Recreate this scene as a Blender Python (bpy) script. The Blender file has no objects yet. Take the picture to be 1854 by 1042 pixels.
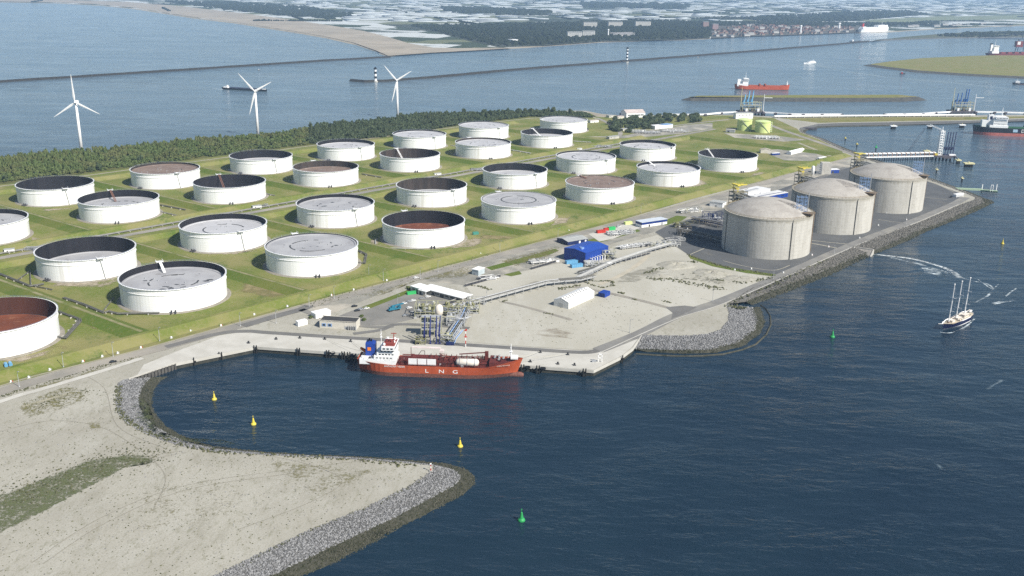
import bpy, math, random
import numpy as np
from mathutils import Vector, Matrix
from mathutils.geometry import tessellate_polygon
R = math.radians
rnd = random.Random(7)
rng = np.random.default_rng(11)
SC = bpy.context.scene
COL = SC.collection

# ------------------------------------------------------------------ camera, sky, sun, exposure
F, PITCH, ROLL, CAMH = 1771.25, R(17.5707), R(0.8962), 258.66   # focal length in photo pixels, camera height in metres
W = -4.5                                                        # water level
_fw = np.array([0, math.cos(PITCH), -math.sin(PITCH)])
_rt = np.array([1., 0, 0]); _up = np.cross(_rt, _fw)
RT = math.cos(ROLL)*_rt + math.sin(ROLL)*_up
UP = -math.sin(ROLL)*_rt + math.cos(ROLL)*_up
cam_d = bpy.data.cameras.new('camera'); cam = bpy.data.objects.new('camera', cam_d); COL.objects.link(cam)
m = Matrix.Identity(4)
for i in range(3):
    m[i][0], m[i][1], m[i][2] = RT[i], UP[i], -_fw[i]
m[2][3] = CAMH
cam.matrix_world = m
cam_d.sensor_width = 36; cam_d.lens = F/1854*36; cam_d.clip_start = 1; cam_d.clip_end = 120000
SC.camera = cam

SUN = Vector((.766*math.cos(R(41.7)), -.643*math.cos(R(41.7)), math.sin(R(41.7)))).normalized()
w = bpy.data.worlds.new('World'); SC.world = w; w.use_nodes = True
nt = w.node_tree; nt.nodes.clear()
sky = nt.nodes.new('ShaderNodeTexSky'); sky.sky_type = 'NISHITA'; sky.sun_disc = False
sky.sun_elevation = math.asin(SUN.z); sky.sun_rotation = math.atan2(SUN.x, SUN.y)
sky.air_density = 1.0; sky.dust_density = 0.7; sky.ozone_density = 1.6
bg = nt.nodes.new('ShaderNodeBackground'); bg.inputs[1].default_value = 0.065
out = nt.nodes.new('ShaderNodeOutputWorld')
nt.links.new(sky.outputs[0], bg.inputs[0]); nt.links.new(bg.outputs[0], out.inputs[0])
sl = bpy.data.lights.new('sun', 'SUN'); sl.energy = 4.8; sl.angle = R(0.5); sl.color = (1, .955, .88)
so = bpy.data.objects.new('sun', sl); COL.objects.link(so)
so.rotation_euler = SUN.to_track_quat('Z', 'Y').to_euler(); so.location = (300, -300, 600)
SC.view_settings.view_transform = 'Standard'; SC.view_settings.look = 'None'
SC.view_settings.exposure = 0.62; SC.view_settings.gamma = 1
SC.cycles.use_denoising = False
SC.cycles.max_bounces = 6; SC.cycles.volume_bounces = 1; SC.cycles.transparent_max_bounces = 8
SC.cycles.caustics_reflective = False; SC.cycles.caustics_refractive = False
try: SC.cycles.denoising_prefilter = 'ACCURATE'
except Exception: pass

def G(px, py, z=0.0):
    """ground point (world) seen at a photo pixel"""
    d = _fw + (px-927)/F*RT - (py-521)/F*UP
    t = (z-CAMH)/d[2]
    return Vector((d[0]*t, d[1]*t, z))
def GL(pts, z=0.0): return [G(x, y, z) for x, y in pts]

# ------------------------------------------------------------------ mesh helpers
class MB:
    def __init__(s): s.v = []; s.f = []; s.m = []
    def add(s, vs, fs, mi=0):
        o = len(s.v); s.v += [tuple(v) for v in vs]
        for f in fs: s.f.append(tuple(i+o for i in f)); s.m.append(mi)
        return s
    def box(s, c, d, rz=0, mi=0):
        cx, cy, cz = c; a, b, h = d[0]/2, d[1]/2, d[2]/2; co, si = math.cos(rz), math.sin(rz)
        vs = []
        for z in (-h, h):
            for x, y in ((-a, -b), (a, -b), (a, b), (-a, b)):
                vs.append((cx+x*co-y*si, cy+x*si+y*co, cz+z))
        return s.add(vs, [(3,2,1,0),(4,5,6,7),(0,1,5,4),(1,2,6,5),(2,3,7,6),(3,0,4,7)], mi)
    def cyl(s, p0, p1, r0, r1=None, n=8, mi=0, caps=True):
        r1 = r0 if r1 is None else r1
        p0, p1 = Vector(p0), Vector(p1); d = (p1-p0).normalized()
        a = d.orthogonal().normalized(); b = d.cross(a)
        vs = [p0+(a*math.cos(2*math.pi*i/n)+b*math.sin(2*math.pi*i/n))*r0 for i in range(n)]
        vs += [p1+(a*math.cos(2*math.pi*i/n)+b*math.sin(2*math.pi*i/n))*r1 for i in range(n)]
        fs = [(i, (i+1) % n, (i+1) % n+n, i+n) for i in range(n)]
        if caps: fs += [tuple(range(n-1, -1, -1)), tuple(range(n, 2*n))]
        return s.add(vs, fs, mi)
    def bar(s, p0, p1, wd, mi=0): return s.cyl(p0, p1, wd*.7071, n=4, mi=mi)
    def tube(s, pts, r, n=6, mi=0):
        for a, b in zip(pts[:-1], pts[1:]): s.cyl(a, b, r, n=n, mi=mi)
        return s
    def lathe(s, prof, n=32, c=(0, 0, 0), mi=0, a0=0, a1=None):
        full = a1 is None; a1 = 2*math.pi if full else a1
        k = n if full else n+1
        vs = []
        for r, z in prof:
            for i in range(k):
                a = a0+(a1-a0)*i/n; vs.append((c[0]+r*math.cos(a), c[1]+r*math.sin(a), c[2]+z))
        fs = []
        for j in range(len(prof)-1):
            for i in range(n):
                i2 = (i+1) % k
                fs.append((j*k+i, j*k+i2, (j+1)*k+i2, (j+1)*k+i))
        return s.add(vs, fs, mi)
    def disk(s, r, z, n=32, c=(0, 0), mi=0):
        return s.add([(c[0]+r*math.cos(2*math.pi*i/n), c[1]+r*math.sin(2*math.pi*i/n), z) for i in range(n)], [tuple(range(n))], mi)
    def poly(s, pts, mi=0, z=None):
        pts = [Vector((p[0], p[1], p[2] if z is None else z)) for p in pts]
        tr = tessellate_polygon([pts])
        fs = []
        for t in tr:
            a, b, c = (pts[i] for i in t)
            fs.append(tuple(t) if (b-a).cross(c-a).z > 0 else tuple(reversed(t)))
        return s.add(pts, fs, mi)
    def prism(s, pts, z0, z1, mi=0, side=None):
        side = mi if side is None else side
        ar = sum(a[0]*b[1]-b[0]*a[1] for a, b in zip(pts, pts[1:]+pts[:1]))
        if ar < 0: pts = pts[::-1]
        s.poly([(p[0], p[1], z1) for p in pts], mi)
        n = len(pts)
        return s.add([(p[0], p[1], z0) for p in pts]+[(p[0], p[1], z1) for p in pts],
                     [(i, (i+1) % n, n+(i+1) % n, n+i) for i in range(n)], side)
    def strip(s, A, B, mi=0):
        n = len(A)
        return s.add(list(A)+list(B), [(i, i+1, n+i+1, n+i) for i in range(n-1)], mi)
    def build(s, name, mats, parent=None, smooth=False, loc=None):
        me = bpy.data.meshes.new(name); me.from_pydata(s.v, [], s.f)
        if not isinstance(mats, (list, tuple)): mats = [mats]
        for k in mats: me.materials.append(k)
        me.polygons.foreach_set('material_index', s.m)
        if smooth: me.polygons.foreach_set('use_smooth', [True]*len(me.polygons))
        me.update()
        return link(name, me, parent, loc)
def link(name, me, parent=None, loc=None):
    o = bpy.data.objects.new(name, me); COL.objects.link(o)
    if parent: o.parent = parent
    if loc: o.location = loc
    return o
def np_mesh(name, V, quads, mats, smooth=False):
    """V (n,3), quads (k,3|4) arrays -> object"""
    me = bpy.data.meshes.new(name); k, q = quads.shape
    me.vertices.add(len(V)); me.vertices.foreach_set('co', np.ascontiguousarray(V, dtype=np.float32).ravel())
    me.loops.add(k*q); me.loops.foreach_set('vertex_index', quads.astype(np.int32).ravel())
    me.polygons.add(k); me.polygons.foreach_set('loop_start', np.arange(k, dtype=np.int32)*q)
    me.update(calc_edges=True)
    for x in (mats if isinstance(mats, (list, tuple)) else [mats]): me.materials.append(x)
    return link(name, me)
def tag(o, label=None, cat=None, group=None, kind=None):
    if label: o['label'] = label
    if cat: o['category'] = cat
    if group: o['group'] = group
    if kind: o['kind'] = kind
    return o
def empty(name, label, cat, loc=(0, 0, 0), rz=0, group=None):
    o = bpy.data.objects.new(name, None); COL.objects.link(o)
    o.location = loc; o.rotation_euler = (0, 0, rz); o.empty_display_size = 1
    return tag(o, label, cat, group)
def kids(o): return [c for c in COL.objects if c.parent == o]
def dup(o, loc=None, rz=None, label=None, parent=None, sub=None):
    c = o.copy(); COL.objects.link(c)
    if parent: c.parent = parent
    if loc is not None: c.location = loc
    if rz is not None: c.rotation_euler = (0, 0, rz)
    if label: c['label'] = label
    for k in list(o.children): dup(k, parent=c)
    return c
def text(s, size, mat_, mat4, name, parent=None, ext=0.02, align='CENTER'):
    cu = bpy.data.curves.new('lettering', 'FONT'); cu.body = s; cu.size = size; cu.extrude = ext
    cu.align_x = align; cu.resolution_u = 3
    t = bpy.data.objects.new('lettering', cu); COL.objects.link(t)
    dg = bpy.context.evaluated_depsgraph_get(); dg.update()
    me = bpy.data.meshes.new_from_object(t.evaluated_get(dg)); bpy.data.objects.remove(t)
    me.transform(mat4); me.materials.clear(); me.materials.append(mat_)
    return link(name, me, parent)

# ------------------------------------------------------------------ materials
def srgb(r, g, b):
    f = lambda c: (c/255/12.92) if c/255 <= .04045 else ((c/255+.055)/1.055)**2.4
    return (f(r), f(g), f(b))
class NT:
    def __init__(s, name):
        s.mat = bpy.data.materials.new(name); s.mat.use_nodes = True; s.t = s.mat.node_tree
        s.b = s.t.nodes['Principled BSDF']; s.pos = s.n('ShaderNodeNewGeometry').outputs['Position']
    def n(s, typ, **k):
        x = s.t.nodes.new(typ)
        for a, b in k.items(): setattr(x, a, b)
        return x
    def l(s, a, b): s.t.links.new(a, b)
    def map(s, sc=(1, 1, 1), rz=0, src=None):
        x = s.n('ShaderNodeMapping'); x.inputs['Scale'].default_value = sc; x.inputs['Rotation'].default_value = (0, 0, rz)
        s.l(src or s.pos, x.inputs[0]); return x.outputs[0]
    def noise(s, scale, detail=4, src=None, dist=0, rough=.55):
        x = s.n('ShaderNodeTexNoise'); x.inputs['Scale'].default_value = scale; x.inputs['Detail'].default_value = detail
        x.inputs['Distortion'].default_value = dist; x.inputs['Roughness'].default_value = rough
        s.l(src or s.pos, x.inputs['Vector']); return x.outputs['Fac']
    def ramp(s, f, lo, hi):
        x = s.n('ShaderNodeMapRange'); x.inputs[1].default_value = lo; x.inputs[2].default_value = hi; x.interpolation_type = 'SMOOTHSTEP'
        s.l(f, x.inputs[0]); return x.outputs[0]
    def mix(s, f, a, b):
        x = s.n('ShaderNodeMix'); x.data_type = 'RGBA'
        for v, i in ((f, 0), (a, 6), (b, 7)):
            if isinstance(v, (int, float)): x.inputs[i].default_value = v
            elif isinstance(v, tuple): x.inputs[i].default_value = (*v[:3], 1)
            else: s.l(v, x.inputs[i])
        return x.outputs[2]
    def math(s, op, a, b=0.5):
        x = s.n('ShaderNodeMath'); x.operation = op
        for v, i in ((a, 0), (b, 1)):
            if isinstance(v, (int, float)): x.inputs[i].default_value = v
            else: s.l(v, x.inputs[i])
        return x.outputs[0]
    def col(s, c):
        if isinstance(c, tuple): s.b.inputs['Base Color'].default_value = (*c[:3], 1)
        else: s.l(c, s.b.inputs['Base Color'])
    def bump(s, h, strength=.5, dist=1.0):
        x = s.n('ShaderNodeBump'); x.inputs['Strength'].default_value = strength; x.inputs['Distance'].default_value = dist
        s.l(h, x.inputs['Height']); s.l(x.outputs[0], s.b.inputs['Normal'])
    def fin(s, rough=.8, metal=0, spec=.3):
        s.b.inputs['Roughness'].default_value = rough; s.b.inputs['Metallic'].default_value = metal
        s.b.inputs['Specular IOR Level'].default_value = spec
        return s.mat
MATS = {}
def mat(name, c1, c2=None, scale=.3, rough=.75, metal=0, lo=.35, hi=.65, c3=None, scale3=.05, lo3=.5, hi3=.7, bump=0, bscale=1, spec=.3, sc=(1, 1, 1)):
    if name in MATS: return MATS[name]
    t = NT(name)
    if c2 is None: c2 = tuple(x*.86 for x in c1)
    src = t.map(sc) if sc != (1, 1, 1) else None
    c = t.mix(t.ramp(t.noise(scale, 5, src), lo, hi), c1, c2)
    if c3: c = t.mix(t.ramp(t.noise(scale3, 5), lo3, hi3), c, c3)
    t.col(c)
    if bump: t.bump(t.noise(bscale, 4), bump, .5)
    MATS[name] = t.fin(rough, metal, spec); return MATS[name]

WHITE = mat('white_paint', (.80, .80, .79), (.74, .74, .72), .25, .45)
def tank_paint():
    t = NT('tank_white_paint')
    st = t.noise(.35, 3, t.map((1, 1, .05)))
    c = t.mix(t.math('MULTIPLY', t.ramp(st, .46, .72), t.ramp(t.noise(.011, 2), .38, .62)), (.83, .83, .82), (.66, .645, .60))
    # plate courses: thin seams between the steel rings
    sp = t.n('ShaderNodeSeparateXYZ'); t.l(t.pos, sp.inputs[0])
    fr = t.math('FRACT', t.math('MULTIPLY', sp.outputs[2], 1/2.45))
    c = t.mix(t.math('MULTIPLY', t.math('LESS_THAN', fr, .045), .35), c, (.45, .46, .48))
    t.col(c); return t.fin(.42)
TANKW = tank_paint()
GREY = mat('grey_steel', (.36, .37, .38), (.28, .29, .30), .5, .6)
DARK = mat('dark_steel', (.035, .037, .045), (.055, .055, .06), .4, .6)
STEEL = mat('galvanised_steel', (.50, .51, .52), (.40, .41, .42), .6, .45, .3)
CONC = mat('concrete', (.46, .44, .39), (.38, .365, .33), .12, .9, c3=(.31, .30, .275), scale3=.5, lo3=.55, hi3=.8)
APRON = mat('pale_concrete', (.47, .455, .41), (.41, .395, .35), .08, .9, c3=(.40, .385, .34), scale3=.35, lo3=.55, hi3=.8)
BLUE = mat('blue_cladding', (.010, .042, .24), (.013, .05, .28), .3, .5)
NAVY = mat('navy_cladding', (.010, .020, .085), None, .3, .5)
LBLUE = mat('light_blue_paint', (.10, .28, .46), (.13, .33, .52), .4, .5)
STAIRB = mat('pale_blue_steel', (.24, .36, .58), (.20, .31, .52), .5, .5)
TEAL = mat('teal_paint', (.02, .13, .20), (.03, .18, .26), .5, .4)
YEL = mat('yellow_paint', (.62, .50, .05), (.5, .42, .08), .5, .5)
PYEL = mat('pale_yellow_lagging', (.38, .37, .23), (.28, .28, .20), .6, .6)
LIME = mat('lime_paint', (.60, .68, .27), (.54, .62, .24), .3, .5)
GRN = mat('green_paint', (.02, .25, .07), (.03, .3, .09), .5, .5)
BGRN = mat('bright_green_paint', (.04, .42, .12), None, .5, .5)
RED = mat('red_paint', (.48, .035, .02), None, .4, .5)
def mk_hull():
    t = NT('orange_red_hull')
    x = t.mix(t.ramp(t.noise(.25, 5), .35, .65), (.43, .088, .034), (.37, .074, .030))
    x = t.mix(t.math('MULTIPLY', t.ramp(t.noise(.55, 5, t.map((1, 1, .10)), rough=.7), .50, .74), .75), x, (.24, .060, .032))
    x = t.mix(t.math('MULTIPLY', t.ramp(t.noise(.9, 5, t.map((1, 1, .3)), rough=.7), .60, .78), .6), x, (.46, .19, .12))
    t.col(x); return t.fin(.5, 0, .25)
HULLR = mk_hull()
BOOT = mat('brown_antifouling', (.15, .055, .04), (.11, .045, .035), .5, .7, c3=(.20, .11, .08), scale3=1.2)
DECKR = mat('dark_red_deck', (.13, .026, .020), (.09, .02, .018), .6, .7)
BLACK = mat('black_paint', (.012, .012, .014), None, .5, .5)
BLKH = mat('black_hull', (.008, .011, .014), (.012, .014, .017), .3, .45)
DGREEN = mat('green_deck', (.03, .12, .06), None, .4, .7)
PINK = mat('faded_red_antifouling', (.42, .13, .10), (.34, .10, .08), .2, .7)
GLASS = mat('window_glass', (.02, .03, .04), None, .5, .12, spec=.6)
ROOFG = mat('grey_roofing', (.36, .37, .36), (.30, .31, .30), .3, .8)
ROOFD = mat('dark_roofing', (.05, .05, .05), None, .3, .85)
WALLB = mat('beige_wall', (.55, .52, .45), (.47, .45, .39), .3, .8)
ROCKD = mat('dark_breakwater_rock', (.018, .018, .017), (.034, .032, .029), .25, .95, bump=.6, bscale=.3)
NAVYP = mat('navy_hull_paint', (.008, .012, .05), None, .4, .35)
TEAK = mat('pale_deck_planks', (.50, .44, .33), (.42, .36, .26), .6, .7)

def mk_grass(name, a, b, c, d):
    t = NT(name)
    x = t.mix(t.ramp(t.noise(.022, 6, dist=.4), .38, .64), a, b)
    x = t.mix(t.ramp(t.noise(.045, 6, t.map((1, .6, 1), R(47)), rough=.7), .52, .72), x, c)
    x = t.mix(t.math('MULTIPLY', t.ramp(t.noise(.30, 5, rough=.75), .42, .78), .75), x, d)
    t.col(x); t.bump(t.noise(.5, 3), .5, .6)
    return t.fin(.95, 0, .1)
GRASS = mk_grass('dune_grass', (.122, .152, .030), (.200, .190, .072), (.062, .108, .018), (.235, .205, .105))
BANKG = mk_grass('bund_grass', (.078, .120, .018), (.120, .138, .030), (.052, .092, .013), (.150, .150, .050))  # deeper green; cross bunds get the shade of their slopes in this colour
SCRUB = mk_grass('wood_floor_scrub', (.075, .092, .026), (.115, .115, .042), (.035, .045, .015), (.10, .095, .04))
DRYG = mk_grass('dry_island_grass', (.165, .172, .045), (.20, .18, .07), (.095, .105, .03), (.20, .17, .08))

def mk_sand():
    t = NT('pale_sand')
    x = t.mix(t.ramp(t.noise(.012, 6, dist=.5), .38, .62), (.365, .35, .30), (.31, .295, .25))
    x = t.mix(t.math('MULTIPLY', t.ramp(t.noise(.035, 6, t.map((1, .5, 1), R(-38)), rough=.75), .46, .66), .5), x, (.40, .39, .345))
    x = t.mix(t.math('MULTIPLY', t.ramp(t.noise(.05, 6, t.map((1, .4, 1), R(30)), rough=.8), .52, .68), .6), x, (.25, .235, .19))
    x = t.mix(t.math('MULTIPLY', t.ramp(t.noise(.28, 6, t.map((1, .45, 1), R(-30)), rough=.85), .51, .66), .7), x, (.19, .185, .125))
    x = t.mix(t.math('MULTIPLY', t.ramp(t.noise(1.1, 4, rough=.8), .46, .68), .6), x, (.20, .19, .14))
    # wheel tracks
    wv = t.n('ShaderNodeTexWave'); wv.inputs['Scale'].default_value = .035; wv.inputs['Distortion'].default_value = 14
    wv.inputs['Detail'].default_value = 2; wv.inputs['Detail Scale'].default_value = .5
    t.l(t.map((1, 1, 1), R(25)), wv.inputs['Vector'])
    tr = t.math('MULTIPLY', t.ramp(wv.outputs['Fac'], .96, .995), t.ramp(t.noise(.01, 2), .42, .58))
    x = t.mix(t.math('MULTIPLY', tr, .25), x, (.26, .24, .19))
    t.col(x); t.bump(t.noise(.9, 5), .22, .3)
    return t.fin(.95, 0, .1)
SAND = mk_sand()
def mk_site():
    t = NT('site_sand')
    x = t.mix(t.ramp(t.noise(.010, 5, dist=.4), .36, .64), (.405, .39, .335), (.355, .34, .285))
    x = t.mix(t.math('MULTIPLY', t.ramp(t.noise(.03, 6, t.map((1, .25, 1), R(-35)), rough=.75), .48, .66), .5), x, (.44, .43, .385))
    x = t.mix(t.math('MULTIPLY', t.ramp(t.noise(.16, 6, rough=.85), .54, .68), .45), x, (.26, .25, .185))
    x = t.mix(t.math('MULTIPLY', t.ramp(t.noise(1.0, 4, rough=.8), .52, .74), .35), x, (.25, .235, .18))
    t.col(x); t.bump(t.noise(.9, 4), .25, .3)
    return t.fin(.95, 0, .1)
GRAVEL = mat('grey_gravel', (.25, .24, .205), (.19, .185, .16), .10, .95, c3=(.38, .35, .29), scale3=.03, lo3=.45, hi3=.65)
ROADM = mat('worn_road', (.26, .24, .205), (.21, .20, .175), .06, .9, c3=(.31, .285, .24), scale3=.02, lo3=.45, hi3=.65)
ASPH = mat('asphalt', (.125, .122, .115), (.155, .15, .14), .05, .9, c3=(.19, .18, .165), scale3=.25, lo3=.55, hi3=.8)
ASPHD = mat('dark_asphalt_yard', (.082, .085, .087), (.102, .104, .104), .04, .85, c3=(.13, .125, .11), scale3=.025, lo3=.58, hi3=.75)
PARK = mat('car_park_asphalt', (.21, .20, .18), (.17, .165, .15), .06, .9)
TRACK = mat('pale_track', (.31, .285, .21), (.25, .235, .165), .1, .95)
BEACH = mat('beach_sand', (.34, .295, .23), (.28, .245, .19), .004, .95, c3=(.23, .20, .155), scale3=.012)
def rock_mat(name, a, b, c):
    t = NT(name); g = t.n('ShaderNodeNewGeometry')
    x = t.mix(g.outputs['Random Per Island'], a, b)
    x = t.mix(t.ramp(t.noise(.9, 3), .5, .8), x, c)
    t.col(x); return t.fin(.9, 0, .2)
ROCKL = rock_mat('pale_riprap_stone', (.11, .11, .112), (.28, .28, .28), (.10, .095, .085))
ROCKB = rock_mat('mossy_riprap_stone', (.06, .058, .052), (.19, .18, .16), (.05, .05, .035))
ALGAE = rock_mat('weed_covered_stone', (.022, .026, .012), (.085, .082, .062), (.030, .036, .014))
ALGS = mat('weed_covered_slope', (.040, .041, .028), (.062, .060, .045), .35, .95, c3=(.020, .022, .014), scale3=.15, bump=.8, bscale=.8)
ROCKS_ = mat('riprap_slope', (.13, .13, .125), (.07, .07, .068), .8, .95, bump=.8, bscale=.8)

def mk_water():
    t = NT('sea_water')
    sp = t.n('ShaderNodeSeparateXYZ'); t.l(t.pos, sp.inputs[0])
    silt_and_sky = t.ramp(t.math('ADD', sp.outputs[1], t.math('MULTIPLY', t.noise(.0016, 4, dist=.8), 1100)), 1100, 3000)  # paler with distance: silt, and sky reflection put into the base colour
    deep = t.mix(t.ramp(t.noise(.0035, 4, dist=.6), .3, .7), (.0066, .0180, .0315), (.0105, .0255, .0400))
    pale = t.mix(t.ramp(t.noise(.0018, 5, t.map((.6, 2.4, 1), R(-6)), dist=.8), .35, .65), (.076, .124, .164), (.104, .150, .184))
    x = t.mix(silt_and_sky, deep, pale)
    t.col(x)
    a = t.noise(.085, 4, t.map((.55, 1.35, 1), R(20)), dist=.35, rough=.6)
    b = t.noise(.34, 3, t.map((.6, 1.3, 1), R(8)), rough=.6)
    c = t.noise(.012, 3, t.map((1, 2.2, 1), R(-10)))
    h = t.math('ADD', t.math('MULTIPLY', a, 2.2), t.math('MULTIPLY', b, .55))
    h = t.math('MULTIPLY', h, t.math('ADD', t.math('MULTIPLY', t.ramp(c, .3, .7), 1.1), .45))
    t.bump(h, .55, 1.0)
    t.b.inputs['IOR'].default_value = 1.333
    r = t.ramp(t.noise(.0045, 4, t.map((1, 3.0, 1), R(6)), dist=.5), .3, .7)
    t.l(t.math('ADD', t.math('MULTIPLY', r, .13), .07), t.b.inputs['Roughness'])
    t.b.inputs['Specular IOR Level'].default_value = .5
    return t.mat
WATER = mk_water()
def mk_far():
    t = NT('far_farmland')
    v = t.n('ShaderNodeTexVoronoi'); v.inputs['Scale'].default_value = .0042; v.distance = 'CHEBYCHEV'
    t.l(t.map((1, .8, 1), R(20)), v.inputs['Vector'])
    s = t.n('ShaderNodeSeparateColor'); t.l(v.outputs['Color'], s.inputs[0])
    x = t.mix(t.ramp(s.outputs[0], .30, .34), (.040, .055, .026), (.13, .14, .075))
    x = t.mix(t.ramp(s.outputs[0], .56, .60), x, (.46, .48, .47))
    x = t.mix(t.ramp(t.noise(.0012, 6, dist=.6, rough=.7), .54, .60), x, (.035, .045, .028))
    x = t.mix(t.ramp(t.noise(.009, 5, rough=.8), .60, .68), x, (.03, .04, .025))
    t.col(x); return t.fin(.9, 0, .2)
FARM = mk_far()
def leaf_mat(name, a, b, c):
    t = NT(name); g = t.n('ShaderNodeNewGeometry')
    oi = t.n('ShaderNodeObjectInfo')
    x = t.mix(g.outputs['Random Per Island'], a, b)
    x = t.mix(t.math('MULTIPLY', t.ramp(t.noise(.03, 4), .42, .66), .8), x, c)
    x = t.mix(t.math('MULTIPLY', oi.outputs['Random'], .35), x, a)
    t.col(x); t.fin(.85, 0, .15)
    tl = t.n('ShaderNodeBsdfTranslucent'); t.l(x, tl.inputs[0]); mx = t.n('ShaderNodeMixShader'); mx.inputs[0].default_value = .45
    o = [n for n in t.t.nodes if n.type == 'OUTPUT_MATERIAL'][0]
    t.l(t.b.outputs[0], mx.inputs[1]); t.l(tl.outputs[0], mx.inputs[2]); t.l(mx.outputs[0], o.inputs[0]); return t.mat
LEAFL = leaf_mat('scrub_leaves', (.112, .165, .050), (.215, .262, .100), (.225, .225, .100))
LEAFD = leaf_mat('dark_leaves', (.070, .102, .052), (.160, .196, .100), (.112, .130, .066))
LEAFF = leaf_mat('far_wood_leaves', (.024, .034, .016), (.045, .055, .025), (.035, .045, .02))
BARK = mat('bark', (.09, .07, .05), None, .5, .9)
def decal(name, c1, c2, scale, lo, hi, sc=(1, 1, 1), rz=0, rough=.9, edge=None):
    """ground cover with a ragged outline: noise decides where it grows"""
    t = NT(name)
    t.col(t.mix(t.ramp(t.noise(scale*3, 4), .35, .65), c1, c2)); t.fin(rough, 0, .2)
    tr = t.n('ShaderNodeBsdfTransparent'); mx = t.n('ShaderNodeMixShader')
    at = t.n('ShaderNodeAttribute'); at.attribute_name = 'cover'
    nz = t.math('ADD', t.math('MULTIPLY', t.noise(scale, 7, t.map(sc, rz), rough=.75, dist=.3), .7), t.math('MULTIPLY', t.noise(scale*.22, 3), .3))
    f = t.ramp(t.math('ADD', nz, t.math('MULTIPLY', t.math('SUBTRACT', at.outputs['Fac'], 1), .32)), lo, hi)
    t.l(f, mx.inputs[0]); t.l(tr.outputs[0], mx.inputs[1]); t.l(t.b.outputs[0], mx.inputs[2])
    o = [n for n in t.t.nodes if n.type == 'OUTPUT_MATERIAL'][0]; t.l(mx.outputs[0], o.inputs[0])
    return t.mat
FOAM = decal('sea_foam', (.62, .68, .68), (.75, .78, .78), .35, .40, .66)
FOAMT = decal('thin_sea_foam', (.5, .58, .6), (.6, .66, .68), .30, .44, .64, (.6, 1.3, 1), R(15))
WAKE = decal('boat_wake_foam', (.22, .30, .35), (.34, .42, .46), .05, .36, .74)
WEED = decal('sparse_green_weeds', (.075, .092, .040), (.125, .135, .065), .55, .36, .58)
WEEDT = decal('thin_yellow_weeds', (.15, .145, .055), (.19, .17, .075), .40, .44, .62)
DUNEC = decal('dune_scrub_cover', (.035, .045, .025), (.055, .06, .035), .010, .46, .54)

# ------------------------------------------------------------------ setting: water, land, banks
wv = []
S = 60000
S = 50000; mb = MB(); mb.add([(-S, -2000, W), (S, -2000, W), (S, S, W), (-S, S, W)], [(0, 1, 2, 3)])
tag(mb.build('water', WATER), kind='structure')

# matched rows along each stony bank: (land edge z=0, foot of the stones, water line), photo pixels
SPIT = [((300,1085),(395,1085),(460,1085)),((400,1038),(492,1042),(544,1042)),((465,1005),(564,1007),(610,1015)),((564,959),(630,976),(679,979)),
 ((662,920),(712,938),(728,951)),((728,887),(794,894),(794,918)),((765,866),(822,880),(840,894)),((787,848),(835,864),(859,874)),
 ((788,845),(830,855),(858,861)),((785,843),(812,848),(840,848)),((774,841),(790,843),(810,839.5)),((740,838),(750,837),(761,834.6)),
 ((640,831),(650,829),(662,826.6)),((557,827),(557,825),(557.6,823)),((480,823),(480,821),(479.5,818)),((389,817),(392,813),(389,808.5)),
 ((324,806),(335,799),(350,798)),((300,798),(311,789),(322,785)),((272,788),(285,775),(300,772)),((250,777),(268,760),(287,758)),
 ((233,767),(258,749),(280,749)),((215,749),(252,735),(275,735)),((211,725),(251,720),(273.5,722)),((215,694),(256,705),(278,705)),
 ((224,688),(264,692),(288,690)),((232,686),(275,683),(303,681))]
BULGE = [((1161,607),(1147,631),(1146,634)),((1190,607),(1185,632),(1185,637)),((1240,608),(1240,634),(1242,640)),((1280,605),(1290,632),(1296,638)),
 ((1305,597),(1335,620),(1345,626)),((1318,582),(1366,598),(1377,603)),((1321,568),(1372,580),(1384,582)),((1317,551),(1362,556),(1375,555))]
SEB = [((1317,550),(1350,546),(1361,551.6)),((1361,522),(1395,527),(1400,537)),((1439,493),(1436,512),(1439,522)),((1504,467),(1510,483),(1517,490.7)),
 ((1558,441),(1575,456),(1582,460)),((1607,421),(1630,434),(1635,439)),((1660,404),(1668,416),(1672,421)),((1700,387),(1710,400),(1714,404)),
 ((1740,370),(1757,380),(1762,384)),((1765,361),(1783,368),(1797,367)),((1766,357),(1778,360),(1790,361)),((1745,348),(1750,348),(1756,347)),
 ((1715,337),(1722,337),(1731,338)),((1672,321),(1676,321),(1680,320)),((1572,289),(1576,287),(1580,286)),((1549,279),(1552,278),(1555,276)),
 ((1524,270),(1528,269),(1532,268)),((1480,250),(1485,250),(1490,250)),((1448,238),(1453,239),(1458,240)),((1448,231),(1453,235),(1460,236)),
 ((1480,224),(1480,228),(1480,231)),((1528,222),(1528,227),(1528,229.5)),((1600,221),(1600,226),(1600,228)),((1700,219),(1700,224),(1700,225.5)),
 ((1755,218),(1755,222),(1755,223.5)),((1850,215),(1850,219),(1850,220)),((2100,208),(2100,212),(2100,213))]
ZM = -2.7
def rows3(rows): return [G(*a) for a, b, c in rows], [G(*b, ZM) for a, b, c in rows], [G(*c, W) for a, b, c in rows]
def bank(name, rows, m1, m2):
    A, B, C = rows3(rows)
    D = [c+(c-b)*.55 for b, c in zip(B, C)]          # runs on under the water
    o = MB().strip(A, B, 0).strip(B, D, 1).build(name, [m1, m2]); tag(o, kind='structure'); return A, B, C
QUAY = [(232,686),(318,657),(465,627),(1075,670),(1124,645.5),(1144.7,630),(1161,607)]
NORTH = [(2100,203),(1900,206.5),(1760,208.5),(1560,209),(1400,210.5),(1330,207),(1240,207),(1130,209),(1090,206),(1060,200),(950,200),(850,205),(720,215),(600,230),(467,245),(250,265),(103,281.5),(0,290),(-300,322),(-700,375)]
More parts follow.
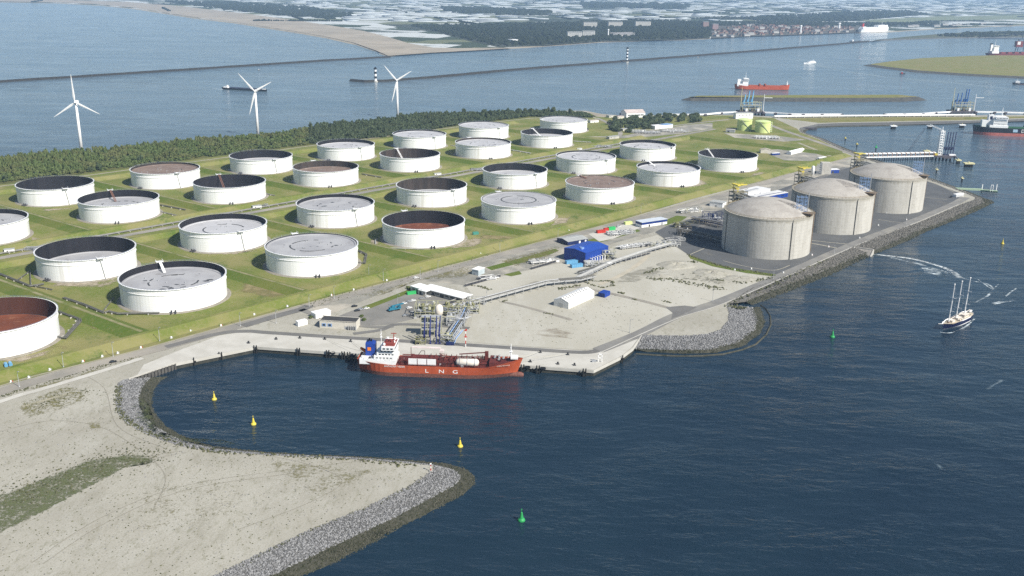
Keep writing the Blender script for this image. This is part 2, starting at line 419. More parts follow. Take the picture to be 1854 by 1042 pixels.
top = [a for a, b, c in SPIT]+QUAY[1:-1]+[a for a, b, c in BULGE]+[a for a, b, c in SEB[1:]]+NORTH+[(-1500,700),(-1500,1300),(-600,1500)]
TOPW = GL(top)
tag(MB().poly(TOPW).build('sand_ground', SAND), kind='structure')
spA, spB, spC = bank('spit_shore', SPIT, ROCKS_, ALGS)
buA, buB, buC = bank('point_shore', BULGE, ROCKS_, ALGS)
seA, seB, seC = bank('sea_shore', SEB, ROCKS_, ALGS)
NW = GL(NORTH)
o = MB().strip(NW, [Vector((p.x-6, p.y+16, -7)) for p in NW]).build('north_shore', mat('north_bank_stone', (.16, .155, .14), (.10, .10, .09), .3, .9)); tag(o, kind='structure')
# low weed-covered berm that breaks the surface off the round point
ring = [(1150,641),(1185,643.5),(1230,645.5),(1270,645),(1310,642),(1345,634),(1370,624),(1389,606),(1397,588),(1396,572),(1388,559),(1378,552)]
rw = [G(x, y, W) for x, y in ring]
ctr = G(1260, 600, W)
inn = [p+(ctr-p).normalized()*2.0 for p in rw]; mid = [p+(ctr-p).normalized()*1.0+Vector((0, 0, .8)) for p in rw]
tag(MB().strip(rw, mid).strip(mid, inn).build('berm_terrain', ALGS), kind='structure')

def sheet(name, px, m, z, kind='structure'):
    return tag(MB().poly(GL(px)).build(name, m, loc=(0, 0, z)), kind=kind)
def cover_mesh(name, pts, m, z, soft=.55, kind='stuff'):
    # a patch of ground cover that thins out to nothing at its outline
    n = len(pts); P = []
    for i in range(n):
        a, b = pts[i], pts[(i+1) % n]; k = max(1, int((b-a).length/12))
        P += [a.lerp(b, j/k) for j in range(k)]
    c = sum(P, Vector())/len(P); mb = MB(); In = [p.lerp(c, soft) for p in P]
    mb.strip(P+P[:1], In+In[:1]); k0 = len(mb.v); mb.poly(In)
    o = mb.build(name, m, loc=(0, 0, z)); at = o.data.attributes.new('cover', 'FLOAT', 'POINT')
    K = len(P)+1
    at.data.foreach_set('value', [0.]*K+[1.]*K+[1.]*(len(mb.v)-k0))
    return tag(o, kind=kind)
def cover(name, px, m, z, soft=.55): return cover_mesh(name, GL(px), m, z, soft)
def ribbon(mb, pts, wd, z):
    L = []; Rr = []
    for i, p in enumerate(pts):
        a = pts[max(i-1, 0)]; b = pts[min(i+1, len(pts)-1)]
        d = (b-a); d.z = 0; d.normalize(); n = Vector((-d.y, d.x, 0))*wd/2
        L.append(Vector((p.x, p.y, z))+n); Rr.append(Vector((p.x, p.y, z))-n)
    return mb.strip(Rr, L)
def road(name, px, wd, m, z):
    pts = GL(px) if not isinstance(px[0], Vector) else px
    # smooth with Catmull-Rom
    P = [pts[0]]+pts+[pts[-1]]; q = []
    for i in range(1, len(P)-2):
        for k in range(6):
            t = k/6; a, b, c, d = P[i-1], P[i], P[i+1], P[i+2]
            q.append(.5*((2*b)+(c-a)*t+(2*a-5*b+4*c-d)*t*t+(3*b-a-3*c+d)*t**3))
    q.append(pts[-1])
    return tag(ribbon(MB(), q, wd, z).build(name, m), kind='structure')

# tank farm grass
sheet('grass_field', [(-1500,690),(-400,832),(0,700),(115,668),(192,650),(330,612),(440,583),(560,549),(658,525),(740,501),(797,484),(905,456.5),(970,440),(1111,402),(1253,360),(1432,313.5),(1528,283),(1524,271),(1480,251),(1448,239),(1444,233),(1400,213),(1330,208.5),(1240,208.5),(1130,211),(1090,208),(1060,203),(950,203),(850,208),(720,218),(600,234),(467,249),(250,269),(103,286),(0,295),(-300,328),(-700,380)], GRASS, .05)
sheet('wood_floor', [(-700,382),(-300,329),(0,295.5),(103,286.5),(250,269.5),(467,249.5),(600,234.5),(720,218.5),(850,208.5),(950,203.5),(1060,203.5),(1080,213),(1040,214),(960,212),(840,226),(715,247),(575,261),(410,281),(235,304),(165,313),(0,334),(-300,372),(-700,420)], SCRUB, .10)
sheet('strip_field', [(1412,213.6),(1560,211.8),(1760,211.3),(1900,209.5),(2100,206.5),(2100,207.3),(1850,213.5),(1755,216.8),(1600,219.5),(1528,220.8),(1482,222)], DRYG, .06)
# process site: gravel, pads, car park, dark yard
sheet('gravel_ground', [(560,552),(700,514),(900,460),(1111,406),(1300,354),(1430,318),(1528,288),(1545,300),(1450,330),(1330,372),(1250,397),(1190,418),(1110,440),(1040,470),(960,487),(905,497),(842,516),(745,506),(690,530),(620,560),(580,575)], GRAVEL, .06)
sheet('roadside_lawn', [(880,484),(1005,450),(1012,453),(1000,459),(950,474),(890,489)], BANKG, .11)
sheet('roadside_lawn', [(1040,440),(1150,413),(1160,418),(1085,439)], BANKG, .11)
sheet('roadside_lawn', [(1195,402),(1225,390),(1245,392),(1235,399),(1205,408)], BANKG, .11)
sheet('roadside_lawn', [(655,556),(745,522),(750,527),(665,560)], BANKG, .11)
sheet('roadside_lawn', [(912,497),(940,490),(945,496),(925,500)], BANKG, .11)
sheet('yard_ground', [(1186,420),(1206,409),(1250,396),(1330,372),(1440,332),(1540,302),(1572,296),(1672,325),(1745,352),(1735,361),(1660,397.5),(1558,435),(1440,484.5),(1408,497),(1361,490),(1305,481),(1258,466),(1245,460)], ASPHD, .09)
sheet('car_park_pavement', [(600,577),(660,553),(745,527),(790,524),(842,536),(800,556),(745,578),(700,588),(650,588)], PARK, .10)
sheet('mound_field', [(1245,461),(1258,466),(1305,481),(1361,490),(1408,497),(1400,500),(1350,494),(1290,482),(1250,468)], BANKG, .12)
sheet('pad_pavement', [(1060,420),(1128,400),(1160,412),(1110,432),(1085,437)], APRON, .12)
# concrete quay deck
sheet('site_ground', [(850,594),(820,615),(880,621),(966,627.5),(1059,633),(1083,629),(1160,599),(1222,568),(1310,541),(1400,503),(1300,483),(1258,467),(1245,461),(1190,425),(1165,432),(1110,446),(1060,480),(1007,476),(962,488),(906,501),(845,519),(862,545)], mk_site(), .05)
cover('brown_ground', [(930,600),(1010,585),(1060,600),(1050,620),(980,618)], decal('brown_earth_cover', (.27,.22,.165), (.30,.26,.2), .08, .40, .60, (.4, 1.2, 1), R(35)), .08)
cover('brown_ground', [(905,520),(990,500),(1010,505),(960,530),(890,545)], MATS.get('q') or decal('grey_earth_cover', (.29,.28,.235), (.24,.23,.19), .08, .42, .60, (.4, 1.2, 1), R(35)), .08)
cover('brown_ground', [(1090,500),(1200,470),(1230,490),(1150,520),(1080,525)], decal('grey_earth_cover_b', (.28,.265,.21), (.24,.23,.19), .1, .44, .60, (.4, 1.2, 1), R(20)), .08)
sheet('quay_pavement', [(246,683),(260,660),(330,632),(395,608),(446,599),(485,600),(600,606),(726,614),(880,623),(966,629),(1059,634.5),(1083,631),(1158,604.5),(1159,607.5),(1143,629.5),(1123,645),(1074.5,669.3),(465,627.2),(318,656.6)], APRON, .10)
road('quay_road', [(300,628),(395,604),(446,599.5),(485,602),(600,609.5),(726,617),(880,626.5),(966,632.5),(1045,637.5),(1075,636),(1090,630)], 6.5, ASPH, .16)
road('shore_road', [(1083,634),(1160,603),(1225,571),(1310,543),(1440,488),(1558,436.5),(1660,397.5),(1725,370),(1748,357)], 11, mat('coast_road', (.20,.195,.18), (.165,.16,.15), .08, .9, c3=(.24,.23,.2), scale3=.03), .17)
road('shore_road_kerb', [(1090,637),(1225,577),(1310,549.5),(1440,493),(1558,441),(1660,402.5),(1735,370)], 1.0, APRON, .21)
sheet('junction_road', [(1205,556),(1240,553),(1262,556),(1235,570),(1215,578),(1218,566)], ASPH, .19)
road('site_path', [(1210,557),(1165,545),(1103,530.5),(1065,523),(1040,519)], 5, mat('site_track_gravel', (.22,.205,.175), (.27,.25,.21), .1, .95), .15)
road('site_path', [(909,546),(950,555),(1000,569),(1035,579)], 4, mat('site_track_gravel', (.2,.2,.2)), .15)
road('site_path', [(1085,515),(1120,500),(1150,482),(1175,462)], 5, mat('faint_track', (.36,.33,.26), (.42,.38,.3), .1, .95), .15)
road('office_road', [(640,604),(690,597),(720,587),(800,590),(850,594)], 5, ASPH, .20)
road('office_road', [(545,560),(600,580),(640,588),(690,592),(712,590)], 6, PARK, .19)
road('office_road', [(440,590),(500,572),(545,560),(560,553)], 9, ASPH, .19)
# main road along the tanks and its verges
road('main_road', [(-400,844),(0,709),(130,672),(250,640),(330,619),(560,553),(740,505),(905,462),(1111,407),(1280,361),(1432,317),(1520,290),(1560,283)], 12, ROADM, .14)
road('main_path', [(-400,832),(0,699),(130,664),(250,634),(330,612),(560,548),(740,501),(905,457),(1111,402.5),(1280,356.5),(1432,313)], 2.2, TRACK, .16)
road('verge_path', [(-400,866),(0,727),(70,706),(170,676),(258,648)], 5, APRON, .15)
road('verge_path', [(40,736),(130,711)], 3, TRACK, .14)
road('yard_edge_road', [(1245,420),(1330,385),(1440,340),(1530,303)], 7, ASPH, .15)
road('north_path', [(-400,388),(0,337),(168,316),(235,307),(415,284),(530,268),(574,262),(672,250),(711,245),(830,229),(960,214),(1058,209),(1080,215)], 5, TRACK, .14)
road('jetty_road', [(1560,284),(1523,271),(1440,243),(1415,234),(1395,226),(1380,219)], 10, ROADM, .15)
road('jetty_road', [(1515,287),(1470,268),(1445,258)], 6, TRACK, .15)
road('side_road', [(1080,213),(1100,222),(1122,238),(1127,246),(1180,236),(1230,226),(1320,216)], 8, ROADM, .13)
sheet('side_ground', [(1060,247),(1127,246),(1170,240),(1240,226),(1290,222),(1290,232),(1230,242),(1140,250)], GRAVEL, .11)
sheet('side_ground', [(1310,240),(1420,247),(1460,253),(1420,256),(1330,249)], GRAVEL, .11)
sheet('side_ground', [(1375,272),(1440,268),(1500,284),(1495,292),(1420,290)], GRAVEL, .11)
sheet('beach', [(1062,201),(1090,206.5),(1130,209.3),(1180,208.5),(1175,211.5),(1120,213),(1080,211)], BEACH, .08)

# earth bunds: two double rows of compartments on the tank grid
U = Vector((98.7, 106.6, 0)); Vv = Vector((-104.3, 76.2, 0)); O0 = Vector((-282., 777.2, 0))
def LT(i, s): return O0+U*i+Vv*s
def ridge(mb, p0, p1, h, tw, bw, hb=-.6):
    d = (p1-p0).normalized(); n = Vector((-d.y, d.x, 0))
    a = p0-d*bw*.3; b = p1+d*bw*.3
    vs = []
    for p, e in ((a, -1), (b, 1)):
        vs += [p-n*bw/2+Vector((0, 0, hb))-d*(0), p-n*tw/2+Vector((0, 0, h))-d*e*bw*.3, p+n*tw/2+Vector((0, 0, h))-d*e*bw*.3, p+n*bw/2+Vector((0, 0, hb))]
    mb.add(vs, [(0,4,5,1),(1,5,6,2),(2,6,7,3),(0,1,2,3),(4,7,6,5)])
bund = MB(); bt = MB(); bl_ = MB()
ends = {0: (-2.6, 7.0, -.58, 1.50), 1: (-3.6, 6.6, 1.93, 4.02)}
for k, (i0, i1, s0, s1) in ends.items():
    ridge(bl_, LT(i0, s0), LT(i1+.5, s0), 4.4, 4, 26); ridge(bl_, LT(i0, s1), LT(i1+.5, s1), 3.9, 3.5, 21)
    i = -.5 if k == 0 else -1.5
    i -= 2
    while i < i1+.6:
        ridge(bund, LT(i, s0+.02), LT(i, s1-.02), 4.0, 4.5, 25)
        a, b = LT(i, s0+.04), LT(i, s1-.04)
        ribbon(bt, [a, b], 3.0, 4.08); i += 1
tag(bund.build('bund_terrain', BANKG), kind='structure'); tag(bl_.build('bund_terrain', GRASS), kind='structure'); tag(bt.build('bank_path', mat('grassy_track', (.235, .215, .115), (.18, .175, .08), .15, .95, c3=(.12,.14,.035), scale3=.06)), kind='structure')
road('farm_road', [LT(-4, 1.72), LT(0, 1.72), LT(4, 1.72), LT(7.2, 1.72), LT(8.4, 1.72)], 10, ROADM, .16)
road('farm_road', [LT(-4, 1.56), LT(0, 1.56), LT(7, 1.57)], 3, TRACK, .15)

# far breakwaters, islands, the far shore
def dam(name, px, wd, h, m, sub=40):
    pts = [G(x, y, W) for x, y in px]; P = []
    for a, b in zip(pts[:-1], pts[1:]):
        n = max(1, int((b-a).length/sub))
        P += [a.lerp(b, k/n) for k in range(n)]
    P.append(pts[-1])
    rows = [[], [], [], []]
    for i, p in enumerate(P):
        d = (P[min(i+1, len(P)-1)]-P[max(i-1, 0)]).normalized(); n = Vector((-d.y, d.x, 0))
        j = rnd.uniform(-.5, .5)
        for r, (o_, z) in zip(rows, ((-wd/2+j, W-2), (-wd*.17+j*.5, W+h+rnd.uniform(-.4, .4)), (wd*.17, W+h+rnd.uniform(-.4, .4)), (wd/2+j, W-2))):
            r.append(Vector((p.x, p.y, 0))+n*o_+Vector((0, 0, z)))
    mb = MB()
    for a, b in zip(rows[:-1], rows[1:]): mb.strip(a, b)
    mb.add([r[0] for r in rows], [(0, 1, 2, 3)]); mb.add([r[-1] for r in rows], [(3, 2, 1, 0)])
    return mb.build(name, m)
tag(dam('breakwater', [(-500,185),(0,148.5),(100,142),(400,122.5),(580,110.5),(700,103.5),(705,102.8)], 18, 4.6, ROCKD), 'long dark stone breakwater running from the left edge of the photo to the far beach', 'breakwater')
tag(dam('breakwater', [(636,146),(660,148.5),(700,147),(800,139),(927,127),(1100,113.5),(1280,99.5),(1440,86.5),(1530,79),(1572,75)], 20, 5, ROCKD), 'dark stone breakwater in mid channel carrying the two striped beacons', 'breakwater')
def island(name, px, m, z, h, edge=18, mside=None):
    pts = [G(x, y, W) for x, y in px]
    c = sum(pts, Vector())/len(pts)
    mb = MB(); n = len(pts)
    topp = []
    for i, p in enumerate(pts):
        d = (pts[(i+1) % n]-pts[i-1]).normalized(); nn = Vector((-d.y, d.x, 0))
        if nn.dot(c-p) < 0: nn = -nn
        topp.append(p+nn*edge+Vector((0, 0, h)))
    mb.poly(topp, 0)
    low = [Vector((p.x, p.y, W-1.5)) for p in pts]
    ar = sum(a.x*b.y-b.x*a.y for a, b in zip(pts, pts[1:]+pts[:1]))
    for i in range(n):
        j = (i+1) % n
        q = [low[i], low[j], topp[j], topp[i]]
        mb.add(q if ar > 0 else q[::-1], [(0, 1, 2, 3)], 1)
    return tag(mb.build(name, [m, mside or mat('island_stone', (.12,.12,.11), (.08,.08,.075), .1, .95)]), kind='structure')
island('island_land', [(1229,180),(1250,182.5),(1400,184),(1560,184.5),(1640,184),(1682,181.5),(1668,178),(1620,174),(1450,174.5),(1330,175.5),(1252,176)], DRYG, 0, 7, 26, mat('dark_island_stone', (.05,.05,.045), (.075,.072,.062), .1, .95))
island('island_land', [(1558,118),(1590,123),(1651,130.5),(1744,137),(1854,142.5),(2150,153),(2150,97),(1854,101),(1785,101),(1744,102),(1651,106.5),(1590,113)], DRYG, 0, 5, 30, mat('dark_island_stone', (.045,.045,.04)))
island('island_land', [(1568,75),(1598,73.5),(1650,71.5),(1720,69.5),(1853,68),(2150,64),(2150,51),(1853,56),(1748,58),(1688,62),(1628,67),(1595,71)], mat('far_island_scrub', (.09,.095,.05), (.06,.07,.04), .01, .95), 0, 4, 30)
CO = [(-900,-12),(-300,0),(0,4),(103,6),(180,10),(242,16.5),(345,33),(420,42),(483,52),(540,61),(587,69.5),(640,81.5),(680,95),(701,103),(778,97),(861,92.5),(985,84.6),(1089,77),(1280,71),(1357,66.5),(1453,63.5),(1559,59.5),(1620,58),(1713,52),(1854,46.5),(2150,34)]
COW = [G(x, y, W) for x, y in CO]
inw = []
for i, p in enumerate(COW):
    d = (COW[min(i+1, len(COW)-1)]-COW[max(i-1, 0)]).normalized(); inw.append(p+Vector((-d.y, d.x, 0))*40+Vector((0, 0, 2.5)))
far = inw+[Vector((40000, inw[-1].y+9000, W+2.5)), Vector((40000, 45000, W+2.5)), Vector((-42000, 45000, W+2.5)), Vector((-42000, inw[0].y+2000, W+2.5))]
tag(MB().poly(far).build('far_land', FARM), kind='structure')
tag(MB().strip([Vector((p.x, p.y, W-1)) for p in COW], inw).build('far_shore', mat('far_shore_sand', (.30,.26,.19), (.22,.20,.16), .01, .95)), kind='structure')
Z3 = W+2.5
def fsheet(name, px, m, z): return tag(MB().poly([G(x, y, Z3) for x, y in px]).build(name, m, loc=(0, 0, z)), kind='structure')
fsheet('beach', [(-900,-13.5),(-300,-1.5),(0,2.2),(103,4),(180,7.5),(242,13.5),(345,30),(420,39),(483,48.5),(540,57.5),(587,65.5),(640,77),(680,91),(703,101),(778,95.5),(861,91),(930,87),(900,86),(830,87),(785,86),(740,78),(700,66),(660,56),(600,46),(540,37),(450,25),(330,11),(230,3),(100,-1),(-200,-6),(-900,-18)], BEACH, .6)
fsheet('dune_land', [(640,44),(720,48),(800,60),(860,75),(905,85),(830,86),(785,85),(742,77),(702,65),(662,55),(610,46),(560,37),(600,36)], DUNEC, 1.2)
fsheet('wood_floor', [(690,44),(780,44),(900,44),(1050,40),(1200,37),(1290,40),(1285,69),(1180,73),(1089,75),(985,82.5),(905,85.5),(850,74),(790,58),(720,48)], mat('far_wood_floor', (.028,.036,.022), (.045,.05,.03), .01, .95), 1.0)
fsheet('town_ground', [(1285,44),(1380,42),(1480,44),(1560,46),(1556,58.5),(1453,62.5),(1357,65.5),(1288,69.5)], mat('town_ground', (.10,.085,.07), (.06,.065,.05), .012, .95), 1.1)
fsheet('field', [(1560,36),(1700,30),(1900,26),(1900,33),(1700,38),(1580,43)], mat('far_green_field', (.16,.18,.09), (.13,.15,.08), .004, .95), 1.2)

# ------------------------------------------------------------------ stones on the banks
ico_v, ico_f = None, None
def _ico():
    t = (1+5**.5)/2
    v = np.array([(-1,t,0),(1,t,0),(-1,-t,0),(1,-t,0),(0,-1,t),(0,1,t),(0,-1,-t),(0,1,-t),(t,0,-1),(t,0,1),(-t,0,-1),(-t,0,1)], float)
    v /= np.linalg.norm(v[0])
    f = np.array([(0,11,5),(0,5,1),(0,1,7),(0,7,10),(0,10,11),(1,5,9),(5,11,4),(11,10,2),(10,7,6),(7,1,8),(3,9,4),(3,4,2),(3,2,6),(3,6,8),(3,8,9),(4,9,5),(2,4,11),(6,2,10),(8,6,7),(9,8,1)])
    return v, f
ico_v, ico_f = _ico()
def blobs(P, size, squash=(1, 1, .7), jit=.28):
    """many irregular lumps in one mesh: P (n,3), size (n,)"""
    n = len(P)
    V = ico_v[None]*(1+rng.uniform(-jit, jit, (n, 12, 1)))
    V = V*rng.uniform(.65, 1.3, (n, 1, 3))*np.array(squash)*size[:, None, None]
    a = rng.uniform(0, 6.28, n); c, s = np.cos(a)[:, None], np.sin(a)[:, None]
    X = V[..., 0]*c-V[..., 1]*s; Y = V[..., 0]*s+V[..., 1]*c
    V = np.stack([X, Y, V[..., 2]], -1)+P[:, None]
    Fc = (ico_f[None]+np.arange(n)[:, None, None]*12).reshape(-1, 3)
    return V.reshape(-1, 3), Fc
def strip_pts(A, B, n, lo=0, hi=1):
    A = np.array([tuple(p) for p in A]); B = np.array([tuple(p) for p in B])
    L = np.linalg.norm((A[1:]+B[1:]-A[:-1]-B[:-1])/2, axis=1)*np.linalg.norm((B[1:]+B[:-1]-A[1:]-A[:-1])/2, axis=1)
    k = rng.choice(len(L), n, p=L/L.sum()); s = rng.random(n)[:, None]; t = rng.uniform(lo, hi, n)[:, None]
    return (A[k]*(1-s)+A[k+1]*s)*(1-t)+(B[k]*(1-s)+B[k+1]*s)*t, L.sum()
def riprap(name, A, B, dens, m, lo=0, hi=1, s0=.5, s1=1.2, lift=.1):
    _, area = strip_pts(A, B, 2)
    P, _ = strip_pts(A, B, int(area*dens), lo, hi)
    P[:, 2] += lift
    V, Fc = blobs(P, rng.uniform(s0, s1, len(P)))
    return tag(np_mesh(name, V, Fc, m), kind='stuff')
def down(B, C): return [c+(c-b)*.25 for b, c in zip(B, C)]
riprap('riprap_rubble', spA, spB, 2.4, ROCKL, -.03, 1, .2, .62)
riprap('weedy_rubble', spB, down(spB, spC), 1.4, ALGAE, -.1, 1, .22, .6, 0)
riprap('riprap_rubble', buA, buB, 1.5, ROCKL, -.02, 1, .3, .75)
riprap('weedy_rubble', buB, down(buB, buC), .7, ALGAE, -.2, 1, .35, .8, 0)
riprap('riprap_rubble', seA[:11], seB[:11], 1.0, ROCKB, 0, 1, .35, .9)
riprap('weedy_rubble', seB[:11], down(seB[:11], seC[:11]), .35, ALGAE, -.3, 1, .6, 1.2, 0)
riprap('riprap_rubble', seA[10:20], seB[10:20], .2, ROCKB, 0, 1, .6, 1.4)

# weeds on the sand
cover('sand_weeds', [(-60,905),(0,893),(60,868),(110,848),(180,822),(250,812),(318,820),(305,829),(255,836),(215,858),(150,892),(90,925),(20,960),(-60,1000)], WEED, .10, .22)
cover('sand_weeds', [(25,727),(130,690),(165,700),(172,722),(120,745),(40,765),(20,750)], WEEDT, .11, .3)
cover('sand_weeds', [(150,762),(190,755),(192,778),(155,782)], WEEDT, .10)
cover('sand_weeds', [(400,812),(560,826),(700,838),(780,846),(760,858),(640,905),(560,935),(520,900),(450,870)], decal('faint_weeds', (.17,.165,.08), (.21,.19,.11), .5, .48, .64), .10)
cover('sand_weeds', [(190,850),(420,835),(560,880),(500,960),(330,1000),(150,1010)], MATS.get('x') or decal('faint_weeds_b', (.19,.18,.11), (.22,.2,.13), .6, .52, .66), .10)
cover('mound_weeds', [(1170,492),(1240,478),(1300,487),(1380,500),(1400,505),(1330,530),(1250,515),(1180,505)], decal('mound_scrub', (.10,.10,.06), (.16,.15,.10), .25, .48, .62), .60)
cover('verge_weeds', [(0,716),(60,702),(190,662),(250,645),(252,650),(170,674),(60,708),(0,724)], WEEDT, .17)
cover('verge_weeds', [(215,694),(232,690),(262,792),(300,800),(389,820),(520,826),(520,829),(380,824),(290,806),(240,778),(208,740)], decal('bank_edge_weeds', (.06,.075,.03), (.10,.11,.05), .5, .42, .55), .12)
cover('yard_weeds', [(560,556),(700,518),(900,463),(960,480),(900,495),(745,505),(620,558)], WEEDT, .20)
cover('yard_weeds', [(850,480),(1040,432),(1060,440),(1010,470),(900,498)], WEEDT, .19)
cover('yard_weeds', [(1180,425),(1260,392),(1300,385),(1290,400),(1240,410)], WEEDT, .19)
# sandy mounds with rough edges beside the dark yard
def mound(px, h, n=26):
    pts = GL(px); c = sum(pts, Vector())/len(pts); mb = MB(); K = len(pts); rows = []
    for f in (1, .8, .55, .3, .05):
        rows.append([c.lerp(p, f*(1+rnd.uniform(-.07, .07)))+Vector((0, 0, h*(1-f**2)*(1+rnd.uniform(-.35, .35))-(.3 if f == 1 else 0))) for p in pts])
    for a, b in zip(rows[:-1], rows[1:]): mb.strip(a+a[:1], b+b[:1])
    return tag(mb.build('sand_mound_hill', SAND, smooth=True), kind='structure')
def ell(cx, cy, rx, ry, n=22, rot=0):
    return [(cx+rx*math.cos(6.283*i/n)*(1+rnd.uniform(-.12, .12))-ry*rot*math.sin(6.283*i/n), cy+ry*math.sin(6.283*i/n)*(1+rnd.uniform(-.12, .12))+rx*rot*.2*math.cos(6.283*i/n)) for i in range(n)]
mound(ell(1225, 480, 40, 9), 2.6); mound(ell(1290, 495, 38, 8, rot=.4), 2.4); mound(ell(1340, 505, 36, 7, rot=.4), 1.8); mound(ell(1195, 500, 26, 5), 1.2)

# ------------------------------------------------------------------ trees
def crown_quads(n, lobes, q):
    """n leaf-clump faces spread through a few overlapping lobes; unit crown (radius 1, z 0..2)"""
    L = np.array(lobes); k = rng.integers(0, len(L), n)
    d = rng.normal(size=(n, 3)); d /= np.linalg.norm(d, axis=1)[:, None]
    d[:, 2] = np.abs(d[:, 2])*rng.choice([1, 1, 1, -.6], n)
    P = L[k, :3]+d*L[k, 3:4]*rng.uniform(.72, 1.05, n)[:, None]
    nm = d+rng.normal(size=(n, 3))*.45; nm /= np.linalg.norm(nm, axis=1)[:, None]
    a = np.cross(nm, rng.normal(size=(n, 3))); a /= np.linalg.norm(a, axis=1)[:, None]; b = np.cross(nm, a)
    s = rng.uniform(.55, 1.25, n)[:, None]*q
    V = np.stack([P-a*s-b*s*.7, P+a*s-b*s*.6, P+a*s*.7+b*s, P-a*s*.8+b*s*.8], 1)
    return V                                           # (n,4,3)
def lobes(k, flat=.9):
    r = [(0, 0, .95*flat, .72)]
    for i in range(k):
        a = 6.283*i/k+rnd.uniform(-.4, .4); e = rnd.uniform(.35, .62)
        r.append((e*math.cos(a), e*math.sin(a), rnd.uniform(.45, 1.25)*flat, rnd.uniform(.36, .55)))
    return r
CR = [crown_quads(150, lobes(6), .33) for _ in range(5)]
def quads_mesh(name, Vq, m):
    me = bpy.data.meshes.new(name); V = Vq.reshape(-1, 3); k = len(Vq)
    me.vertices.add(len(V)); me.vertices.foreach_set('co', V.astype(np.float32).ravel())
    me.loops.add(4*k); me.loops.foreach_set('vertex_index', np.arange(4*k, dtype=np.int32))
    me.polygons.add(k); me.polygons.foreach_set('loop_start', np.arange(k, dtype=np.int32)*4)
    me.update(calc_edges=True); me.materials.append(m); return me
TRUNK = MB().cyl((0, 0, -.3), (0, 0, .55), .10, .06, n=6).cyl((0, 0, .5), (.3, .1, 1.0), .05, .02, n=5).cyl((0, 0, .45), (-.25, .15, .95), .05, .02, n=5).cyl((0, 0, .5), (0, -.28, 1.1), .045, .02, n=5)
def trunk_mesh():
    me = bpy.data.meshes.new('trunk'); me.from_pydata(TRUNK.v, [], TRUNK.f); me.materials.append(BARK); me.update(); return me
TM = trunk_mesh()
CML = [quads_mesh('crown', c, LEAFL) for c in CR[:4]]; CMD = [quads_mesh('crown', c, LEAFD) for c in CR[1:]]
def tree(p, r, h, dark, label, group):
    t = empty('broadleaf_tree', label, 'tree', p, rnd.uniform(0, 6.28), group)
    t.scale = (r, r, h/1.9)
    link('crown', rnd.choice(CMD if dark else CML), t); link('trunk', TM, t)
    return t
def inside(px, py, poly):
    c = False; n = len(poly); j = n-1
    for i in range(n):
        if (poly[i][1] > py) != (poly[j][1] > py) and px < (poly[j][0]-poly[i][0])*(py-poly[i][1])/(poly[j][1]-poly[i][1])+poly[i][0]: c = not c
        j = i
    return c
def rise(x, y):      # low scrub on the landward side, tall crowns toward the sea
    q = ((x-O0.x)*(-U.y)+(y-O0.y)*U.x)/(Vv.x*(-U.y)+Vv.y*U.x)
    return .38+.72*min(1, max(0, (q-4.25)/.75))
def wood(name, poly, n, rr, hh, mats):
    """a wood as one mass: crowns packed over a world polygon"""
    xs = [p[0] for p in poly]; ys = [p[1] for p in poly]; P = []
    while len(P) < n:
        x, y = rng.uniform(min(xs), max(xs)), rng.uniform(min(ys), max(ys))
        if inside(x, y, poly): P.append((x, y))
    P = np.array(P); out = []
    for x, y in P:
        c = CR[rng.integers(0, 5)][::2]; a = rng.uniform(0, 6.28); r = rng.uniform(*rr); h = rng.uniform(*hh)*(1+.35*math.sin(x*.021)*math.sin(y*.017))*rise(x, y)
        M = np.array([[r*math.cos(a), -r*math.sin(a), 0], [r*math.sin(a), r*math.cos(a), 0], [0, 0, h/1.9]])
        out.append(c@M.T*1.0+np.array([x, y, 0]))
    me = quads_mesh(name, np.concatenate(out), mats); return tag(link(name, me), kind='stuff')
belt_px = [(-240,327),(0,299),(103,290),(250,273),(467,253),(600,237),(720,221),(850,209.5),(950,204.5),(1055,204.5),(1078,212),(1040,212.5),(960,210.5),(840,224.5),(715,245.5),(575,259.5),(410,279.5),(235,302),(165,311),(0,331),(-240,360)]
belt = [(p.x, p.y) for p in GL(belt_px)]
bl = [p for p in belt]
def clip(lo, hi): return [(x, y) for x, y in belt]
west = [(p.x, p.y) for p in GL([(-240,321),(0,294),(103,285),(250,268.5),(467,248.5),(560,238),(560,261),(410,279.5),(235,302),(165,311),(0,331),(-240,360)])]
east = [(p.x, p.y) for p in GL([(560,238),(600,233),(720,218),(850,208),(950,204.5),(1055,204.5),(1078,212),(1040,212.5),(960,210.5),(840,224.5),(715,245.5),(575,259.5),(560,261)])]
wood('scrub_woods', west, 3800, (1.8, 3.4), (4.5, 11.5), LEAFL)
wood('dark_woods', east, 3200, (2.3, 4.4), (8, 15), LEAFD)
cnt = 0
while cnt < 115:                                     # single crowns that stand out of the belt
    x, y = rng.uniform(-1000, 150), rng.uniform(1050, 2000)
    for poly, dark in ((west, 0), (east, 1)):
        if inside(x, y, poly) and (dark or cnt % 2 == 0 or True):
            if dark: tree((x, y, 0), rnd.uniform(3.2, 5.2), rnd.uniform(13, 17), 1, 'tall dark tree standing out of the dense wood behind the far tanks', 'tall trees in the dark wood by the sea')
            else: tree((x, y, 0), rnd.uniform(2.6, 4.4), rnd.uniform(8, 12), rnd.random() < .3, 'green tree standing out of the scrub belt between the sea and the tanks', 'trees in the low scrub belt by the sea')
            cnt += 1
grove = [(p.x, p.y) for p in GL([(1092,224),(1110,219),(1150,215),(1200,212),(1262,212),(1266,221),(1220,224),(1180,229),(1170,236),(1125,242),(1105,234)])]
cnt = 0
